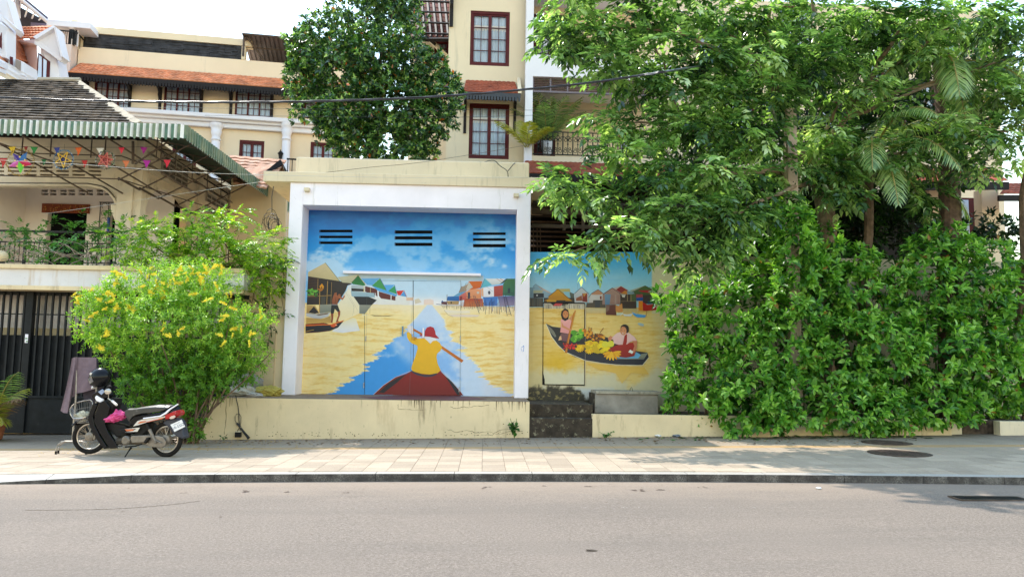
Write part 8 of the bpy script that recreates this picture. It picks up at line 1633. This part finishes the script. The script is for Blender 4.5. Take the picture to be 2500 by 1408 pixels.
# ---------------------------------------------------------------- yellow flowering bush
t = treeroot('flowering_shrub', 'light green bush with yellow trumpet flowers beside the motorcycle', 455, 14.7, 'shrub'); t.location.z = gz(t.location.x, 14.7)
MYB = leafmat('flowering_shrub_leaf', [(0, S(54, 96, 30)), (.45, S(110, 156, 48)), (.8, S(166, 200, 76)), (1, S(210, 226, 120))], .4, .42, 1.25, .4)
top = [(260, 780, 14.4, 80, 80, .5), (230, 740, 14.3, 48, 40, .3), (330, 730, 14.4, 90, 70, .5), (420, 690, 14.6, 90, 60, .5), (500, 690, 14.7, 90, 60, .5), (400, 780, 14.1, 100, 90, .6), (510, 780, 14.3, 90, 90, .6), (590, 790, 14.4, 60, 50, .4), (300, 850, 14.2, 70, 60, .4), (560, 850, 14.3, 80, 60, .4), (620, 870, 14.5, 50, 40, .3), (280, 690, 14.4, 36, 34, .3), (650, 780, 14.6, 25, 30, .2), (450, 730, 14.3, 80, 60, .4), (240, 820, 14.3, 30, 30, .3)]
lowc = [(400, 900, 14.2, 100, 60, .5), (500, 900, 14.3, 100, 60, .5), (330, 930, 14.3, 50, 60, .4), (440, 960, 14.4, 80, 60, .4), (530, 920, 14.6, 60, 50, .4), (470, 1010, 14.6, 40, 50, .3), (480, 1050, 14.6, 24, 30, .25), (590, 920, 14.9, 40, 30, .3), (360, 960, 14.5, 60, 40, .3)]
P, D = clumps(top, 44, .3); a = whorl(P, D, 9, 1.2, .085, .03, .14, .15, .3); tt = np.clip(tints(a[4], len(a[0]), .5, .3)+.12, 0, 1); leaves('foliage', a[0], a[1], a[2], a[3], a[3]*.34, MYB, t, tt, 'simple')
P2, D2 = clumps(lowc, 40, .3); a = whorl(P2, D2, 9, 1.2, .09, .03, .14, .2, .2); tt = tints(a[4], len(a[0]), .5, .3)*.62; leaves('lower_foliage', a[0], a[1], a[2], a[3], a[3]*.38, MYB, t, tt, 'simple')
mb = MB(t.location)
for k in range(26):
    s = RNG.integers(0, len(P)); p0 = Vector(t.location)+Vector((random.uniform(-.25, .25), random.uniform(-.15, .15), 0)); limb(mb, p0, P[s], .028, .007, .09, k+200, 8, 5)
mb.build('stems', M['bark'], t)
# flower trusses
MFL = mat('yellow_petal', (.90, .80, .08), .6, .08, 9, 0)
fm = MB()
for k in range(9):
    rr = random.Random(k); c = Vector((rr.gauss(0, .028), rr.gauss(0, .02), rr.gauss(0, .014))); ax = Vector((rr.gauss(0, .5), rr.gauss(-.6, .3), rr.gauss(.5, .4))).normalized(); u = ax.cross(Vector((1, .2, .1))).normalized(); v = ax.cross(u)
    for j in range(5): a0, a1 = 2*math.pi*j/5, 2*math.pi*(j+.8)/5; fm.face([c, c+ax*.02+(u*math.cos(a0)+v*math.sin(a0))*.022, c+ax*.022+(u*math.cos((a0+a1)/2)+v*math.sin((a0+a1)/2))*.03, c+ax*.02+(u*math.cos(a1)+v*math.sin(a1))*.022])
f0 = fm.build('flower_truss', MFL); fme = f0.data; bpy.data.objects.remove(f0)
fpos = [(181, 720), (196, 722), (190, 740), (268, 737), (285, 748), (258, 752), (236, 762), (225, 770), (214, 782), (300, 735), (345, 665), (360, 678), (372, 670), (346, 700), (365, 712), (414, 718), (400, 722), (430, 672), (450, 668), (460, 680), (480, 668), (490, 688), (500, 735), (512, 730), (565, 720), (548, 740), (530, 700), (556, 722), (400, 800), (407, 818), (435, 812), (447, 800), (575, 800), (590, 805), (568, 820), (612, 812), (617, 815), (610, 840), (545, 840), (534, 817), (300, 670), (286, 668), (415, 690), (395, 690), (384, 702), (440, 690), (470, 665), (505, 665), (240, 730), (275, 720), (440, 655), (470, 655), (500, 650), (520, 655), (540, 665)]
for i in range(46):
    s = top[RNG.integers(0, len(top))]
    if s[1] > 790 and i % 3: continue
    a_ = RNG.random()*6.28; fpos.append((s[0]+s[3]*.8*math.cos(a_), s[1]-abs(s[4]*.8*math.sin(a_))))
for (x, y) in fpos:
    c = min(top, key=lambda q: ((q[0]-x)/q[3])**2+((q[1]-y)/q[4])**2); Yf = c[2]-c[5]*.8*math.sqrt(max(.05, 1-min(1, ((c[0]-x)/c[3])**2*.8+((c[1]-y)/c[4])**2*.8)))-.05
    p = W(x, y, Yf)-Vector(t.location); s = random.uniform(.65, 1.15); o = inst(fme, 'flower_truss', t, Matrix.Translation(p)@Matrix.Rotation(random.uniform(0, 6.28), 4, 'Y')@Matrix.Scale(s, 4))
# ---------------------------------------------------------------- climber above the wall (pinnate, yellow-green) and vine
t = treeroot('climbing_shrub', 'sprawling yellow green feathery leaved shrub on top of the gate beam', 520, 16.9, 'shrub'); t.location.z = zT
MCL = leafmat('feathery_leaf', [(0, S(50, 92, 26)), (.4, S(116, 158, 42)), (.8, S(180, 206, 66)), (1, S(224, 214, 96))], .34, .45, 1.3, .5)
spec = [(330, 580, 16.3, 60, 36, .4), (310, 630, 16.2, 50, 30, .4), (400, 590, 16.3, 70, 50, .5), (470, 570, 16.4, 70, 50, .5), (540, 560, 16.4, 60, 50, .5), (440, 630, 16.1, 80, 40, .5), (540, 630, 16.2, 80, 50, .5), (620, 600, 16.3, 60, 50, .4), (660, 590, 16.4, 34, 34, .3), (640, 650, 16.3, 50, 40, .4), (570, 520, 16.5, 30, 18, .2), (525, 510, 16.5, 16, 10, .15), (680, 640, 16.4, 22, 30, .2), (600, 690, 16.3, 50, 30, .3), (655, 700, 16.5, 24, 30, .2), (380, 560, 16.5, 30, 20, .3), (480, 525, 16.5, 40, 16, .2)]
P, D = clumps(spec, 24, .3); a = pinnate(P, D+np.array([0, -.2, .4]), 6, .26, .085, .03, .05, .7); tt = tints(a[4], len(a[0]), .6, .3); leaves('foliage', a[0], a[1], a[2], a[3], a[3]*.42, MCL, t, tt, 'simple')
mb = MB(t.location)
for k in range(22): s = RNG.integers(0, len(P)); limb(mb, W(random.uniform(420, 600), 655, 16.7), P[s], .022, .006, .1, k+300, 7, 5)
mb.build('stems', M['bark'], t)
t = thing('wall_vine', 'dark vine trailing down the cream wall beside the white pillar', 'vine', W(650, 940, 16.9)); MVN = leafmat('vine_leaf', [(0, S(26, 60, 22)), (.5, S(48, 94, 34)), (1, S(96, 150, 56))], .35, .3, 1.1, .5)
mb = MB(t.location); P = []
for k, L in enumerate(([(640, 620), (660, 700), (655, 760), (662, 810), (650, 850)], [(690, 630), (692, 680), (688, 730), (695, 770)], [(600, 640), (620, 720), (600, 790), (590, 840), (600, 880)], [(660, 640), (640, 720), (668, 780)], [(610, 700), (640, 660), (690, 640), (715, 628)])):
    Q = [W(x, y, 16.85-.05*(k % 2)) for x, y in L]; mb.tube(Q, .007, 4)
    for a_, b_ in zip(Q, Q[1:]):
        for j in range(5): P.append(np.array(a_.lerp(b_, random.random()))+np.random.default_rng(k*9+j).normal(size=3)*.03)
mb.build('stems', M['bark'], t); P = np.array(P); D = unit(RNG.normal(size=P.shape)+np.array([0, -.5, -.4])); a = pinnate(P, D, 3, .14, .10, .05, .3, .4); leaves('foliage', a[0], a[1], a[2], a[3], a[3]*.42, MVN, t, tints(a[4], len(a[0]), .6, .3), 'simple', kind=None)
# dark shrub on terrace + bare twigs
t = treeroot('terrace_shrub', 'dark green shrub in front of the veranda of the old villa', 190, 17.6, 'shrub'); t.location.z = zT
spec = [(60, 590, 17.4, 60, 34, .5), (130, 590, 17.2, 60, 40, .5), (190, 570, 17.2, 60, 34, .5), (240, 590, 17.0, 60, 50, .5), (170, 620, 16.9, 90, 26, .4), (250, 550, 17.2, 40, 26, .3), (320, 555, 17.3, 30, 30, .3), (90, 620, 16.9, 40, 20, .3), (300, 600, 16.9, 50, 40, .4), (20, 560, 17.6, 40, 24, .4), (10, 600, 17.6, 40, 30, .4)]
P, D = clumps(spec, 13, .3); a = pinnate(P, D+np.array([0, -.1, .5]), 4, .2, .09, .04, .1, .6); leaves('foliage', a[0], a[1], a[2], a[3], a[3]*.5, MVN, t, tints(a[4], len(a[0]), .6, .3)+.25, 'simple')
t = thing('bare_twigs', 'tangle of bare dry twigs lying on the gate beam', 'branches', W(150, 648, 16.5)); mb = MB(t.location); rr = random.Random(9)
for k in range(60):
    x, y = rr.uniform(-20, 260), rr.uniform(615, 650); x2 = x+rr.uniform(-90, 90); y2 = y-rr.uniform(-5, 55) if k % 2 else y+rr.uniform(-25, 5)
    limb(mb, W(x, y, 16.3+rr.uniform(-.2, .4)), W(x2, max(570, min(655, y2)), 16.3+rr.uniform(-.2, .4)), rr.uniform(.004, .011), .003, .22, k+400, 6, 4)
mb.build('twigs', mat('dry_twig', (.30, .24, .19), .9, .3, 9, 0), t)
# small weeds and ground litter
def weed(px, py, Y, h, label, n=9, L=.1):
    base = W(px, py, Y); base.z = gz(base.x, Y); t = thing('weed', label, 'weed', base); mb = MB(); P = []
    for k in range(4):
        e = Vector((random.uniform(-.12, .12), random.uniform(-.14, -.02), h*random.uniform(.6, 1))); mb.tube([(0, 0, 0), e*.5+Vector((.01, 0, .02)), e], .005, 4); P += [np.array(base+e*random.uniform(.3, 1)) for _ in range(n)]
    mb.build('stem', mat('weed_stem', (.1, .2, .05), .7, .1, 9, 0), t); P = np.array(P); leaves('foliage', P, RNG.normal(size=P.shape)+np.array([0, -.4, .1]), np.array([[0, -.5, 1.]])+RNG.normal(size=P.shape)*.3, L*(.6+.6*RNG.random(len(P))), L*.75, MVN, t, RNG.random(len(P)), 'ovate', kind=None)
weed(1256, 1064, 15.3, .42, 'leafy green weed growing at the foot of the plinth by the steps', 9, .10); weed(1480, 1066, 15.3, .12, 'small low weed at the foot of the planter wall', 6, .06); weed(545, 1066, 15.3, .08, 'tiny weed sprouting at the left end of the plinth', 4, .04)
def litter(name, n, xr, yr, m, L, seed, dens=None):
    rr = np.random.default_rng(seed); X = rr.uniform(*xr, n); Y = yr[0]+(yr[1]-yr[0])*rr.random(n)**.7; Z = np.array([gz(x, y) for x, y in zip(X, Y)])+.006
    P = np.stack([X, Y, Z], 1)
    class _o: location = Vector((0, 0, 0))
    a = rr.uniform(0, 6.28, n); D = np.stack([np.cos(a), np.sin(a), rr.normal(size=n)*.1], 1); N = np.array([[0, 0, 1.]])+rr.normal(size=(n, 3))*.2
    o = leaves(name, P, D, N, L*(.5+rr.random(n)), L*.4, m, None, rr.random(n), 'simple', org=(0, 0, 0)); return o
setp(litter('fallen_petals', 380, (-7.5, -3.2), (12.6, 15.3), mat('fallen_petal', (.62, .40, .03), .7, .2, 9, 0), .035, 1), kind='stuff')
setp(litter('fallen_leaves', 500, (-7.5, 8.5), (13.9, 15.38), MPD, .07, 2), kind='stuff'); setp(litter('green_trimmings', 150, (3, 9), (14.6, 15.38), MVN, .10, 3), kind='stuff')
setp(litter('pebbles', 420, (-9, 9), (9.6, 10.55), mat('road_dust_pebble', (.34, .24, .17), .9, .3, 9, 0), .02, 4), kind='stuff')
o_ = bpy.data.objects['pebbles']; o_.location.z = -.108
# planter soil grit at the edge of soil
